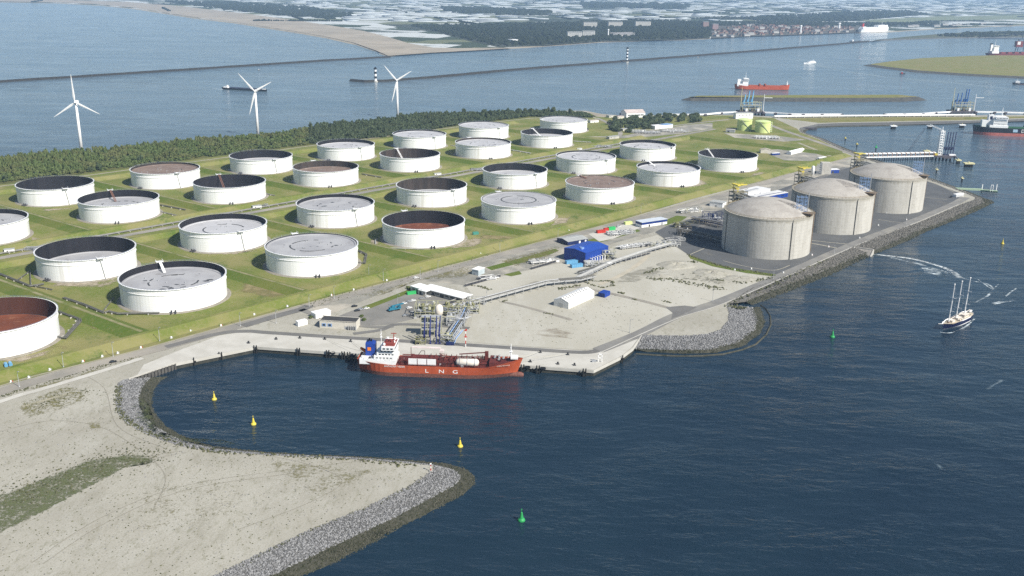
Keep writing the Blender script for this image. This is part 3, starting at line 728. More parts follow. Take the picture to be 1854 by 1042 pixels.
while cnt < 95:
    x = rng.uniform(min(p[0] for p in grove), max(p[0] for p in grove)); y = rng.uniform(min(p[1] for p in grove), max(p[1] for p in grove))
    if inside(x, y, grove):
        tree((x, y, 0), rnd.uniform(4.5, 7.5), rnd.uniform(8, 13), 1, 'dark tree of the grove between the seaside buildings and the oil tanks', 'trees of the grove by the seaside buildings'); cnt += 1
for px, py in ((563,576),(659,580),(655,574),(742,524),(739,522)):
    tree(G(px, py), 1.9, 2.6, 0, 'small green bush beside the flat quay office and car park', 'bushes by the quay office')
# far woods, read as one mass
def far_wood(name, px, n, s0, s1, m=LEAFF, zz=4):
    poly = [(p.x, p.y) for p in [G(x, y, Z3) for x, y in px]]
    xs = [p[0] for p in poly]; ys = [p[1] for p in poly]; P = []
    while len(P) < n:
        x, y = rng.uniform(min(xs), max(xs)), rng.uniform(min(ys), max(ys))
        if inside(x, y, poly): P.append((x, y, Z3+zz))
    V, Fc = blobs(np.array(P), rng.uniform(s0, s1, n), (1, 1, .8)); return tag(np_mesh(name, V, Fc, m), kind='stuff')
far_wood('far_woods', [(780,46),(900,44),(1050,40),(1200,37),(1290,40),(1285,68),(1180,72),(1089,73.5),(1000,80),(905,84),(850,72),(790,57),(740,46)], 4200, 6, 12)
far_wood('far_woods', [(1285,40),(1380,40),(1480,41),(1600,42),(1700,40),(1700,44),(1560,48),(1480,48),(1380,46),(1290,47)], 900, 7, 13)
far_wood('far_woods', [(1340,33),(1460,27),(1560,21),(1640,20),(1680,26),(1600,33),(1540,38),(1400,40)], 1500, 10, 20)
far_wood('far_woods', [(800,14),(900,17),(1000,22),(980,28),(880,26),(810,22)], 900, 14, 26)
far_wood('far_woods', [(1050,6),(1250,10),(1240,17),(1060,13)], 700, 18, 34)
far_wood('far_woods', [(600,36),(560,31),(470,24),(380,14),(300,3),(420,4),(560,14),(640,26)], 1300, 10, 20)
far_wood('island_woods', [(1690,65),(1748,60),(1853,58.5),(2150,54),(2150,60),(1853,66),(1748,68)], 700, 6, 13)
# tree lines across the far land
P = []
for _ in range(330):
    x0 = rng.uniform(-6000, 14000); y0 = rng.uniform(5200, 20000); a = R(20)+rng.choice([0, 1.57])+rng.normal()*.1; L = rng.uniform(150, 900)
    n = int(L/14)
    for i in range(n): P.append((x0+math.cos(a)*i*14, y0+math.sin(a)*i*14, Z3+4))
P = np.array(P); ok = np.array([inside(x, y, [(p.x, p.y) for p in far]) for x, y, z in P]); P = P[ok]
Vf, Ff = blobs(P, rng.uniform(6, 12, len(P))); tag(np_mesh('far_tree_lines', Vf, Ff, LEAFF), kind='stuff')
# greenhouses far inland: nobody could count them
gh = MB()
for _ in range(1500):
    y = rng.uniform(5400, 21000)
    x = rng.uniform(-.30, .62)*y
    if x < -.24*y and y < 9000: continue
    gh.box((x, y, Z3+3), (rng.uniform(60, 220), rng.uniform(40, 160), 6), R(20)+rng.normal()*.04)
GHM = mat('greenhouse_glass', (.46, .49, .50), (.30, .33, .34), .01, .5)
lim = [(p.x, p.y) for p in [G(x, y, Z3) for x, y in [(640,40),(780,43),(1050,38),(1290,38),(1560,35),(1900,22),(2100,16),(2300,-12),(-300,-25),(330,2),(470,22)]]]
vs = []; fs = []
for i in range(len(gh.v)//8):
    q = gh.v[8*i:8*i+8]
    if inside(q[0][0], q[0][1], lim) and inside(q[2][0], q[2][1], lim):
        vs.append(q)
V = np.array(vs).reshape(-1, 3); k = len(vs); bf = np.array(gh.f[:6])
Fq = (bf[None]+np.arange(k)[:, None, None]*8).reshape(-1, 4)
tag(np_mesh('far_greenhouses', V, Fq, GHM), kind='stuff')

# ------------------------------------------------------------------ crude oil tanks
INNER = {'n': mat('dark_inner_steel', (.009, .009, .013), (.016, .015, .019), .12, .8, sc=(1, 1, .1)),
         'b': mat('brown_inner_steel', (.055, .042, .036), (.028, .023, .021), .12, .85, sc=(1, 1, .1)),
         'r': mat('rusty_inner_steel', (.085, .030, .018), (.050, .020, .014), .10, .85, sc=(1, 1, .15))}
ROOF = {'g': mat('grey_floating_roof', (.36, .36, .365), (.30, .30, .31), .05, .7, c3=(.22, .21, .20), scale3=.10, lo3=.58, hi3=.8),
        'l': mat('pale_floating_roof', (.44, .44, .45), (.38, .38, .39), .04, .7, c3=(.28, .27, .26), scale3=.10, lo3=.6, hi3=.8),
        'b': mat('brown_floating_roof', (.21, .155, .125), (.16, .115, .095), .06, .8, c3=(.27, .22, .19), scale3=.12, lo3=.5, hi3=.75),
        'r': mat('rusty_floating_roof', (.16, .048, .022), (.11, .035, .02), .06, .85, c3=(.22, .09, .05), scale3=.12)}
SEAL = mat('dark_roof_seal', (.03, .035, .05), (.05, .05, .06), .3, .8)
PUDDLE = mat('wet_roof_patch', (.05, .048, .045), (.09, .085, .08), .15, .35)
TR, TH = 42.2, 19.6
me_shell = MB().lathe([(TR, 0), (TR, TH), (TR-.3, TH)], 96)
me_wall = MB().lathe([(TR-.25, TH-.05), (TR-.25, .2)], 96)
me_gird = MB().lathe([(TR+.02, TH-.55), (TR+.9, TH-.5), (TR+.9, TH-.25), (TR+.02, TH-.2)], 96).lathe([(TR+.02, TH-5.0), (TR+.4, TH-4.95), (TR+.4, TH-4.8), (TR+.02, TH-4.75)], 96)
for i in range(96):
    a = 6.283*i/96; p = (math.cos(a)*(TR+.85), math.sin(a)*(TR+.85))
    me_gird.bar((*p, TH-.3), (*p, TH+.8), .09, 1)
me_gird.lathe([(TR+.80, TH+.74), (TR+.92, TH+.74), (TR+.92, TH+.84), (TR+.80, TH+.84), (TR+.80, TH+.74)], 96, mi=1)
me_pad = MB().lathe([(TR+3.4, .02), (TR+2.6, .5), (TR-.5, .55)], 72)
protos = {}
def shared(key, mb, mats, smooth=False):
    if key not in protos:
        o = mb.build(key, mats, smooth=smooth); protos[key] = o.data; bpy.data.objects.remove(o)
    return protos[key]
RAILB = mat('blue_grey_rail', (.22, .26, .36), None, .3, .6)
PADM = mat('tank_pad_gravel', (.26, .235, .19), (.20, .185, .155), .3, .95)
def tank(x, y, depth, inner, roofm, ang, lad, ring, label, wet=0):
    t = empty('storage_tank', label, 'tank', (x, y, 0), 0, 'white oil storage tanks')
    link('shell', shared('shell', me_shell, TANKW), t)
    link('inner_wall', shared('inner_wall_'+inner, me_wall, INNER[inner]), t).name = 'inner_wall'
    link('wind_girder', shared('wind_girder', me_gird, [WHITE, RAILB]), t)
    link('base_pad', shared('base_pad', me_pad, PADM), t)
    zr = max(TH-depth, .8)
    mb = MB().disk(TR-.9, zr, 72)
    # pontoon rim, deck seams and a ring of manholes
    mb.lathe([(TR-.95, zr+.01), (TR-.95, zr+.7), (TR-2.6, zr+.55), (TR-2.8, zr+.02)], 72)
    r = mb.build('floating_roof', ROOF[roofm], t)
    MB().lathe([(TR-.27, zr-.2), (TR-.27, zr+.75), (TR-.93, zr+.8), (TR-.93, zr-.2)], 72).build('roof_seal', SEAL, r)
    if ring:
        g = MB()
        for i in range(26):
            if rnd.random() < ring:
                a0 = 6.283*i/26; rr = TR*.47
                g.lathe([(rr-.7, zr+.05), (rr-.6, zr+.28), (rr+.6, zr+.28), (rr+.7, zr+.05)], 3, a0=a0, a1=a0+.22)
        g.build('deck_ring', PUDDLE, r)
    if wet:
        for i in range(wet):
            a = rnd.uniform(0, 6.28); rr = rnd.uniform(3, 30); L = rnd.uniform(.8, 3)
            c = Vector((rr*math.cos(a), rr*math.sin(a), zr+.03+.004*i))
            MB().poly([c+Vector((L*(1+rnd.uniform(-.4, .4))*math.cos(k*.628), .8*L*rnd.uniform(.4, 1.1)*math.sin(k*.628), 0)) for k in range(10)]).build('wet_patch', PUDDLE, r)
    for i in range(7 if depth < 12 else 0):
        a = rnd.uniform(0, 6.28); rr = rnd.uniform(5, 34)
        MB().cyl((rr*math.cos(a), rr*math.sin(a), zr), (rr*math.cos(a), rr*math.sin(a), zr+.9), .6, n=6).build('roof_hatch', GREY, r)
    # gauger platform, stair flight down the shell, rolling ladder to the roof
    ca, sa = math.cos(ang), math.sin(ang)
    pf = MB().box((ca*(TR+1.4), sa*(TR+1.4), TH+.5), (4.2, 6, .3), ang)
    for dx in (-1.9, 1.9):
        for dy in (-2.8, 2.8):
            q = (ca*(TR+1.4+dx)-sa*dy, sa*(TR+1.4+dx)+ca*dy)
            pf.bar((*q, TH-.2), (*q, TH+2.2), .16)
    pf.box((ca*(TR+1.4)-sa*2.9, sa*(TR+1.4)+ca*2.9, TH+1.9), (4.2, .14, .14), ang).box((ca*(TR+1.4)+sa*2.9, sa*(TR+1.4)-ca*2.9, TH+1.9), (4.2, .14, .14), ang)
    pf.build('platform', WHITE, t)
    s = MB(); n = 16; sg = -1 if ca < 0 else 1
    for i in range(n):
        f0, f1 = i/n, (i+1)/n; b0, b1 = ang+sg*.07*f0, ang+sg*.07*f1
        for rr in (TR+.5, TR+1.7):
            s.bar((math.cos(b0)*rr, math.sin(b0)*rr, TH*(1-f0)+.3), (math.cos(b1)*rr, math.sin(b1)*rr, TH*(1-f1)+.3), .32)
        s.bar((math.cos(b0)*(TR+1.7), math.sin(b0)*(TR+1.7), TH*(1-f0)+1.5), (math.cos(b1)*(TR+1.7), math.sin(b1)*(TR+1.7), TH*(1-f1)+1.5), .12)
    s.build('stair', WHITE, t)
    if lad:
        L0 = Vector((ca*(TR-.8), sa*(TR-.8), TH+.7)); far_ = 14 if depth < 8 else 24
        L1 = Vector((ca*(TR-far_), sa*(TR-far_), zr+.6)); n = Vector((-sa, ca, 0))
        l = MB()
        for k in (-.9, .9): l.bar(L0+n*k, L1+n*k, .45)
        for k in range(18): p = L0.lerp(L1, k/17); l.bar(p-n*.9, p+n*.9, .38)
        l.build('rolling_ladder', WHITE if lad == 1 else MATS['ladder_rust'], t)
    # shell valves and inlet pipes at the foot
    v = MB()
    b = ang+(math.pi*.9 if ca < 0 else -1.15)
    for db in (0, .07):
        c0, s0 = math.cos(b+db), math.sin(b+db)
        v.cyl((c0*(TR-.1), s0*(TR-.1), 1.3), (c0*(TR+5), s0*(TR+5), 1.3), .5, n=8).cyl((c0*(TR+2.4), s0*(TR+2.4), .5), (c0*(TR+2.4), s0*(TR+2.4), 3.0), .7, n=8)
    v.build('inlet_valve', DARK, t)
    return t
mat('ladder_rust', (.20, .10, .07), None, .5, .8)
QF, LB = -.95, 2.15     # platform on the near right of the rim, or on the far left
T_ = [  # x, y, roof depth, inner wall, roof, platform angle, ladder, ring, label, wet patches
(-543.6,1140.7,18.6,'n','g',-.9,0,0,'white oil tank with empty black inside, next to the scrub belt',0),
(-439.2,1065.7,8.5,'n','g',LB,2,.25,'white oil tank with grey roof sunk half way and a rusty ladder from its rim',3),
(-448.2,1243.1,3.0,'b','b',-.9,1,.1,'white oil tank with a brownish roof near its rim, next to the scrub belt',4),
(-344.3,1167.2,18.2,'n','g',LB,2,0,'white oil tank with deep blue-black inside and a thin rusty ladder at its left rim',0),
(-351.3,1348.7,11.5,'n','l',-.9,0,0,'white oil tank with dark inside and pale sliver of roof, before the middle turbine',0),
(-247.3,1272.5,8.5,'b','b',LB,0,.2,'white oil tank with a half sunken brown stained roof and dark inner rim',6),
(-251.7,1457.7,5.2,'n','l',-.9,0,.35,'white oil tank with pale roof and narrow dark rim, next to the scrub belt',2),
(-148.0,1382.0,16.5,'b','b',LB,1,0,'white oil tank with deep brown-black inside and a white ladder at its left rim',0),
(-152.0,1567.2,2.6,'n','l',-.9,0,.2,'white oil tank with a full pale roof, just beyond the tank with brown-black inside',0),
(-99.2,1166.4,15.5,'b','g',-.85,0,0,'white oil tank with a deep grey-brown ribbed inside wall and little roof in view',0),
(-196.9,1060.2,4.2,'n','g',-.9,1,.35,'white oil tank with black marks on a high grey roof, behind the broken dark ring',4),
(-92.5,984.7,14.5,'n','r',LB,0,0,'white oil tank with a rust red floor deep inside, standing on bare sandy ground',0),
(-187.4,881.1,1.5,'n','g',LB,0,.55,'white oil tank with a grey roof at its rim and a broken dark ring',5),
(-291.5,956.4,6.2,'n','l',-.9,0,.75,'white oil tank with a pale roof bearing one long dark arc',1),
(-387.3,855.3,15.0,'n','g',-.9,0,0,'white oil tank with deep black inside, behind the tank with the broad white ladder',0),
(-282.0,777.2,6.0,'n','g',LB,1,.30,'white oil tank with a broad white ladder onto its wet patched grey roof',14),
(-377.0,671.0,14.5,'r','r',LB,0,0,'white oil tank with rust red inside walls, cut off by the photo edge',0),
(-537.0,961.0,5.5,'n','g',-.9,0,.3,'white oil tank with a grey roof, cut off by the photo edge',3),
(1.6,1275.5,10.2,'n','l',-.9,0,.15,'white oil tank with dark inside and pale sunken roof, behind the full dark ring',1),
(6.0,1090.9,1.0,'n','g',LB,0,.95,'white oil tank with a blue-grey roof at its rim bearing an almost complete dark ring',2),
(102.6,1386.8,2.6,'n','l',-.9,0,.35,'white oil tank with a high pale roof, directly behind the brown roofed tank',2),
(107.1,1199.2,1.3,'b','b',LB,2,.1,'white oil tank with a brown roof level with its rim, nearest the main road',3),
(204.5,1496.5,5.2,'n','l',-.7,0,.4,'white oil tank with a pale roof below a dark rim, before the dark grove',0),
(208.7,1308.6,4.0,'n','l',LB,1,.15,'white oil tank with a plain pale roof and one black patch on it',2),
(311.3,1418.2,18.0,'n','g',LB,1,0,'white oil tank with empty black inside and a white ladder, nearest the gas tanks',0),
(-47.6,1494.2,3.2,'b','l',LB,0,.45,'white oil tank with a pale marked roof and thin dark rim, in the distant group',1),
(-52.5,1675,1.6,'n','l',-.9,0,.25,'white oil tank with pale blue-grey roof at its rim, against the dark wood',0),
(53.1,1601.8,9.5,'n','l',LB,1,0,'white oil tank with sunken pale roof and white ladder, just before the backmost tank',0),
(87.9,1761.5,1.6,'n','l',3.6,0,.2,'backmost white oil tank, pale roofed, between the dark wood and the grove',0)]
for a in T_: tank(*a)
def pipes(label, px, offs, r, h, m, name='pipeline', world=None):
    pts = world or GL(px); t = empty(name, label, 'pipeline', (pts[0].x, pts[0].y, 0)); o = Vector((pts[0].x, pts[0].y, 0))
    for of in offs:
        P = []
        for i, p in enumerate(pts):
            d = pts[min(i+1, len(pts)-1)]-pts[max(i-1, 0)]; d.z = 0; d.normalize()
            P.append(Vector((p.x-d.y*of, p.y+d.x*of, h))-o)
        MB().tube(P, r, 6).build('pipe', m, t)
    s = MB(); ww = (max(offs)-min(offs))+1.2
    for a, b in zip(pts[:-1], pts[1:]):
        n = max(1, int((b-a).length/12)); d = (b-a).normalized(); rz = math.atan2(d.y, d.x)
        for k in range(n):
            p = a.lerp(b, (k+.5)/n)-o; s.box((p.x, p.y, h/2-.15), (.6, ww, h), rz)
    s.build('support', CONC, t); return t
PIPEM = mat('dull_pipe', (.13, .125, .11), (.09, .09, .08), .4, .7)
PIPEL = mat('pale_pipe', (.42, .42, .40), (.34, .34, .33), .4, .5)
pipes('dark pipes along the near foot of the oil tank with the broad white ladder', [(114,541),(150,553),(186,568),(196,566),(212,570),(288,569)], (0, 1.4), .55, 1.2, PIPEM)
pipes('short dark pipe to the shaded side of the tank with the broad white ladder', [(186,566),(206,541)], (0,), .5, 1.2, PIPEM)
pipes('bent dark pipes beside the rust red tank at the left edge', [(104,566),(140,579),(141,584),(114,614),(103,610)], (0, 1.3, 2.6), .5, 1.2, PIPEM)
pipes('long dark pipes between the rust red tank and the deep black tank behind it', [(-20,490),(34,512),(54,520),(80,516)], (0, 1.4), .55, 1.2, PIPEM)
pipes('dark pipe along the foot of the deep black tank at the left', [(33,508),(55,492),(56,518),(95,526)], (0,), .5, 1.2, PIPEM)
pipes('dark pipes from the side of the tank with the roof right at its rim', [(648,455),(662,462),(659,478),(648,476)], (0, 1.3), .5, 1.2, PIPEM)
pipes('dark pipe round the foot of the tank with the rust red floor', [(680,435),(680,444),(700,450),(768,452)], (0,), .5, 1.0, PIPEL)
pipes('dark pipes right of the half sunken brown roofed tank', [(655,316),(690,322)], (0, 1.5), .5, 1.2, PIPEM)
pipes('pale pipes right of the backmost tank with the white ladder', [(1038,256),(1070,258)], (0,), .6, 1.0, PIPEL)
pipes('pale pipes right of the tank with the thin dark rim', [(925,272),(960,278)], (0, 1.4), .5, 1.0, PIPEL)
pipes('dark pipes right of the half sunken tank at the far left', [(288,372),(335,381)], (0, 1.4), .5, 1.2, PIPEM)
pipes('bundle of many pale pipes along the road between the middle tank rows', None, (0, 1.2, 2.4, 3.6), .38, 1.1, mat('weathered_pipe', (.23,.225,.20), (.16,.155,.14), .2, .7), 'pipe_bundle', [LT(-3.5, 1.81), LT(0, 1.81), LT(3, 1.81), LT(6.6, 1.81)])

for k in range(11):
    x, y = T_[k if k < 9 else k+4][:2]; c_ = Vector((x, y, 0)); row = ((x-O0.x)*(-U.y)+(y-O0.y)*U.x)/(Vv.x*(-U.y)+Vv.y*U.x)
    dr = Vv.normalized()*(1 if row < 1.7 else -1); q = c_+U.normalized()*30+dr*36
    tgt = LT(0, 1.60 if row < 1.7 else 1.88); dist = (tgt-q).dot(dr)
    if dist > 20: pipes('pair of dull pipes crossing the grass from an oil tank to the farm road', None, (0, 1.4), .42, 1.0, PIPEM if k % 2 else MATS['weathered_pipe'], 'pipeline', [q, q+dr*(dist*.5)+U.normalized()*6, q+dr*dist+U.normalized()*6])['group'] = 'pipe pairs from the tanks to the farm road'
# ------------------------------------------------------------------ LNG tanks
def mk_lngc():
    t = NT('lng_tank_concrete')
    x = t.mix(t.ramp(t.noise(.14, 5, t.map((1, 1, .12)), rough=.7), .35, .7), (.47, .455, .41), (.385, .37, .33))
    sp = t.n('ShaderNodeSeparateXYZ'); t.l(t.pos, sp.inputs[0])
    fr = t.math('FRACT', t.math('MULTIPLY', sp.outputs[2], 1/3.6))
    x = t.mix(t.math('MULTIPLY', t.math('LESS_THAN', fr, .05), .30), x, (.16, .155, .14))
    x = t.mix(t.math('MULTIPLY', t.ramp(t.noise(.10, 5, rough=.75), .5, .75), .6), x, (.28, .265, .225))
    hz = t.ramp(t.math('ADD', sp.outputs[2], t.math('MULTIPLY', t.noise(.4, 3, t.map((1, 1, .1))), 10)), 40.5, 43.5)
    x = t.mix(t.math('MULTIPLY', hz, .40), x, (.20, .175, .11))
    t.col(x); t.bump(t.noise(.3, 4), .3, .4); return t.fin(.9, 0, .15)
LNGC = mk_lngc()
DOME = mat('dome_concrete', (.37, .35, .315), (.32, .30, .27), .5, .9, c3=(.27, .25, .225), scale3=.08, lo3=.44, hi3=.72)
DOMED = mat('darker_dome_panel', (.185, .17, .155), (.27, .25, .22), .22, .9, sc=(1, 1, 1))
SEAM = mat('tank_seam', (.10, .098, .09), None, .4, .9)
LR, LH = 43.8, 40
def lng(x, y, label, patch):
    t = empty('lng_tank', label, 'tank', (x, y, 0), 0, 'concrete gas tanks with domed roofs')
    wl = MB().lathe([(LR, 0), (LR, LH-1.6), (LR+.25, LH-1.5), (LR+.25, LH), (LR-1.5, LH+.02)], 96).build('wall', LNGC, t)
    for k, a in enumerate((-1.22, .02, 1.6, 3.3)):
        wd = 3.2
        b = MB(); ca, sa = math.cos(a), math.sin(a)
        b.box((ca*(LR+.25), sa*(LR+.25), LH/2-1.3), (1.2, wd, LH-2.7), a).build('buttress', LNGC, wl)
        for dy in (-wd/2-.35, wd/2+.35):
            MB().box((ca*(LR+.05)-sa*dy, sa*(LR+.05)+ca*dy, LH/2-1.3), (.5, .5, LH-2.8), a).build('seam', SEAM, wl)
    MB().box((math.cos(-1.25)*(LR+.1), math.sin(-1.25)*(LR+.1), LH/2), (.4, .9, LH-1), -1.25).build('seam', SEAM, wl)
    # dome: spherical cap
    rc = LR-1.2; rise = 12.2; rad = (rc*rc+rise*rise)/(2*rise); pr = []
    for i in range(15):
        r = rc*(1-i/14); pr.append((max(r, .01), LH-.2+math.sqrt(rad*rad-r*r)-(rad-rise)))
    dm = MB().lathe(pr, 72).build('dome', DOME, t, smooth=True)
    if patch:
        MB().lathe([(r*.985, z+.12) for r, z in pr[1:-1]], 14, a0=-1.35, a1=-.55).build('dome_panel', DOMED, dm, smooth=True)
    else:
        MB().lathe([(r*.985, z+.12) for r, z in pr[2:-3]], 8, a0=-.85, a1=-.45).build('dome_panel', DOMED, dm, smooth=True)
    rl = MB()
    for i in range(72):
        a = 6.283*i/72; p = (math.cos(a)*(LR+.3), math.sin(a)*(LR+.3)); rl.bar((*p, LH), (*p, LH+1.2), .12)
    rl.lathe([(LR+.22, LH+1.1), (LR+.36, LH+1.1), (LR+.36, LH+1.24), (LR+.22, LH+1.24), (LR+.22, LH+1.1)], 72)
    for i in range(72):
        a = 6.283*i/72; p = (math.cos(a)*(LR-2.2), math.sin(a)*(LR-2.2)); rl.bar((*p, LH+.2), (*p, LH+1.4), .10)
    rl.lathe([(LR-2.28, LH+1.3), (LR-2.12, LH+1.3), (LR-2.12, LH+1.44), (LR-2.28, LH+1.44), (LR-2.28, LH+1.3)], 72)
    rl.build('rim_rail', mat('rusty_yellow_rail', (.34, .26, .10), (.22, .16, .08), .5, .7), t)
    # blue lattice pump frame on the dome and its deck
    a = -.62; q = Vector((math.cos(a)*33, math.sin(a)*33, 0))
    MB().box((q.x+3, q.y-4, LH+3.2), (18, 10, .5), a).box((q.x+3, q.y-4, LH+1.7), (14, 7, 2.4), a).build('pump_deck', mat('rusty_deck', (.20, .14, .08), (.12, .10, .08), .5, .8), t)
    fr = MB()
    for sx in (-4.5, 0, 4.5):
        for sy in (-2.5, 2.5): fr.bar((q.x+sx, q.y+sy, LH+1.5), (q.x+sx, q.y+sy, LH+19), .26)
    for k in range(5):
        z = LH+3.8+k*3.5
        for sy in (-2.5, 2.5): fr.bar((q.x-4.5, q.y+sy, z), (q.x+4.5, q.y+sy, z), .2)
        for sx in (-4.5, 0, 4.5): fr.bar((q.x+sx, q.y-2.5, z), (q.x+sx, q.y+2.5, z), .2)
        if k < 3:
            fr.bar((q.x-4.5, q.y-2.5, z), (q.x+4.5, q.y-2.5, z+3.5), .2).bar((q.x-8, q.y-2.5, z-2), (q.x-4.5, q.y-2.5, z), .2).bar((q.x-8, q.y-2, LH+1), (q.x-8, q.y-2, LH+12), .22).bar((q.x-8, q.y+2, LH+1), (q.x-8, q.y+2, LH+12), .22)
    fr.build('pump_frame', STAIRB, t)
    MB().cyl((q.x+5.8, q.y-2, LH+1), (q.x+5.8, q.y-2, LH+23), .35, n=6).build('vent_pipe', STEEL, t)
    # drain pipes and cable ladder on the right flank
    for da in (-.22, -.12):
        MB().cyl((math.cos(da)*(LR+.6), math.sin(da)*(LR+.6), 0), (math.cos(da)*(LR+.9), math.sin(da)*(LR+.9), LH+.5), .42, n=6).build('down_pipe', mat('rusty_pipe', (.17, .12, .08), (.25, .2, .14), .3, .8), t)
    # pipe bridge, stair and yellow crane on the landward side
    pa = 1.98; ca, sa = math.cos(pa), math.sin(pa)
    tw = MB(); bx = Vector((ca*(LR+8), sa*(LR+8), 0)); n = Vector((-sa, ca, 0)); d = Vector((ca, sa, 0))
    for i in (-5, 5):
        for j in (-8, -2.5, 2.5, 8): tw.bar(bx+d*i+n*j, bx+d*i+n*j+Vector((0, 0, LH+9)), .5)
    for z in range(4, LH+9, 4):
        for i in (-5, 5): tw.bar(bx+d*i-n*8+Vector((0, 0, z)), bx+d*i+n*8+Vector((0, 0, z)), .5)
        for j in (-8, -2.5, 2.5, 8): tw.bar(bx-d*5+n*j+Vector((0, 0, z)), bx+d*5+n*j+Vector((0, 0, z)), .5)
        s = 1 if z % 8 else -1; tw.bar(bx-d*5-n*8*s+Vector((0, 0, z)), bx-d*5+n*8*s+Vector((0, 0, z+4)), .45)
        tw.box((*(bx+d*0)[:2], z+.15), (9, 7 if z % 8 else 15, .25), pa)
    tw.build('pipe_tower', mat('olive_brown_steel', (.16, .15, .11), (.22, .20, .13), .6, .8), t)
    pp = MB()
    for k in range(7):
        o_ = bx+n*(k*2.2-6.5)+d*(1.5*(k % 2)); pp.tube([o_, o_+Vector((0, 0, LH+4+k % 3)), o_-d*14+Vector((0, 0, LH+5+k % 3)), o_-d*24+Vector((0, 0, LH+6))], .5, 6)
    pp.build('riser_pipe', PIPEL, t)
    yc = MB(); cz = Vector((0, 0, LH+8))
    for i in (-4, 4): yc.bar(bx+d*i+n*4+cz, bx+d*i+n*4+cz+Vector((0, 0, 8)), .6)
    c0 = bx+n*4+cz+Vector((0, 0, 8)); yc.box(tuple(c0), (11, 3.5, 1.2), pa).bar(c0, c0+n*-14+Vector((0, 0, -1)), .9)
    yc.box(tuple(c0+Vector((0, 0, -4))), (8, 4, .8), pa)
    for k in range(5): yc.bar(c0+n*-2*k+Vector((0, 0, 0)), c0+n*(-2*k-1)+Vector((0, 0, 1.8)), .35)
    yc.build('crane', YEL, t)
    return t
lng(257.3, 964.7, 'domed grey concrete gas tank standing nearest the tall blue warehouse', 0)
lng(354.2, 1067.9, 'domed grey concrete gas tank with a dark wedge on its dome, standing between two others', 1)
lng(453.6, 1173.6, 'domed grey concrete gas tank at the far end, beside the trestle and the harbour basin', 0)

# ------------------------------------------------------------------ wind turbines
def turbine(px, py, hub, label, blades, tilt=0, yaw=0):
    p = G(px, py, 0); t = empty('wind_turbine', label, 'wind turbine', tuple(p), yaw, 'white wind turbines by the sea')
    k = hub/74
    MB().cyl((0, 0, -3), (0, 0, hub-1.2), 2.6, 1.55, n=16).build('tower', WHITE, t, smooth=True)
    n = MB().box((0, 2.2, hub+.4), (3.2, 9, 3.4)).box((0, 3, hub+2.3), (2.4, 5, .6)).build('nacelle', WHITE, t)
    MB().cyl((0, -2.3, hub+.3), (0, -4.0, hub+.3), 1.5, 1.3, n=12).cyl((0, -4.0, hub+.3), (0, -5.2, hub+.3), 1.3, .4, n=12).build('hub', WHITE, t)
    for a, L in blades:
        b = MB(); s, c = math.sin(a), math.cos(a); rows = []
        for f, w_, th in ((0, 1.0, 1.0), (.08, 1.3, .9), (.2, 2.3, .7), (.5, 1.6, .45), (.85, .9, .25), (1, .25, .08)):
            o_ = Vector((s*L*f, -3.4, hub+.3+c*L*f)); q = Vector((c, 0, -s))
            rows.append([o_+q*w_*.62, o_+Vector((0, th*.5, 0)), o_-q*w_*.85, o_-Vector((0, th*.5, 0))])
        for r0, r1 in zip(rows[:-1], rows[1:]): b.strip(r0+r0[:1], r1+r1[:1])
        b.add(rows[-1], [(0, 1, 2, 3)]); b.build('blade', WHITE, t)
    return t
turbine(148, 275, 74, 'white wind turbine at the left with one blade pointing straight up', [(-.03, 41), (2.02, 39), (-2.15, 40)])
turbine(467, 243, 72, 'white wind turbine in the middle, in front of the dark barge', [(-.72, 39), (1.06, 33), (-2.86, 40)])
turbine(720, 211, 69, 'white wind turbine farthest right, in front of the tip of the mid channel breakwater', [(-.70, 37), (1.00, 34), (-2.90, 42)])

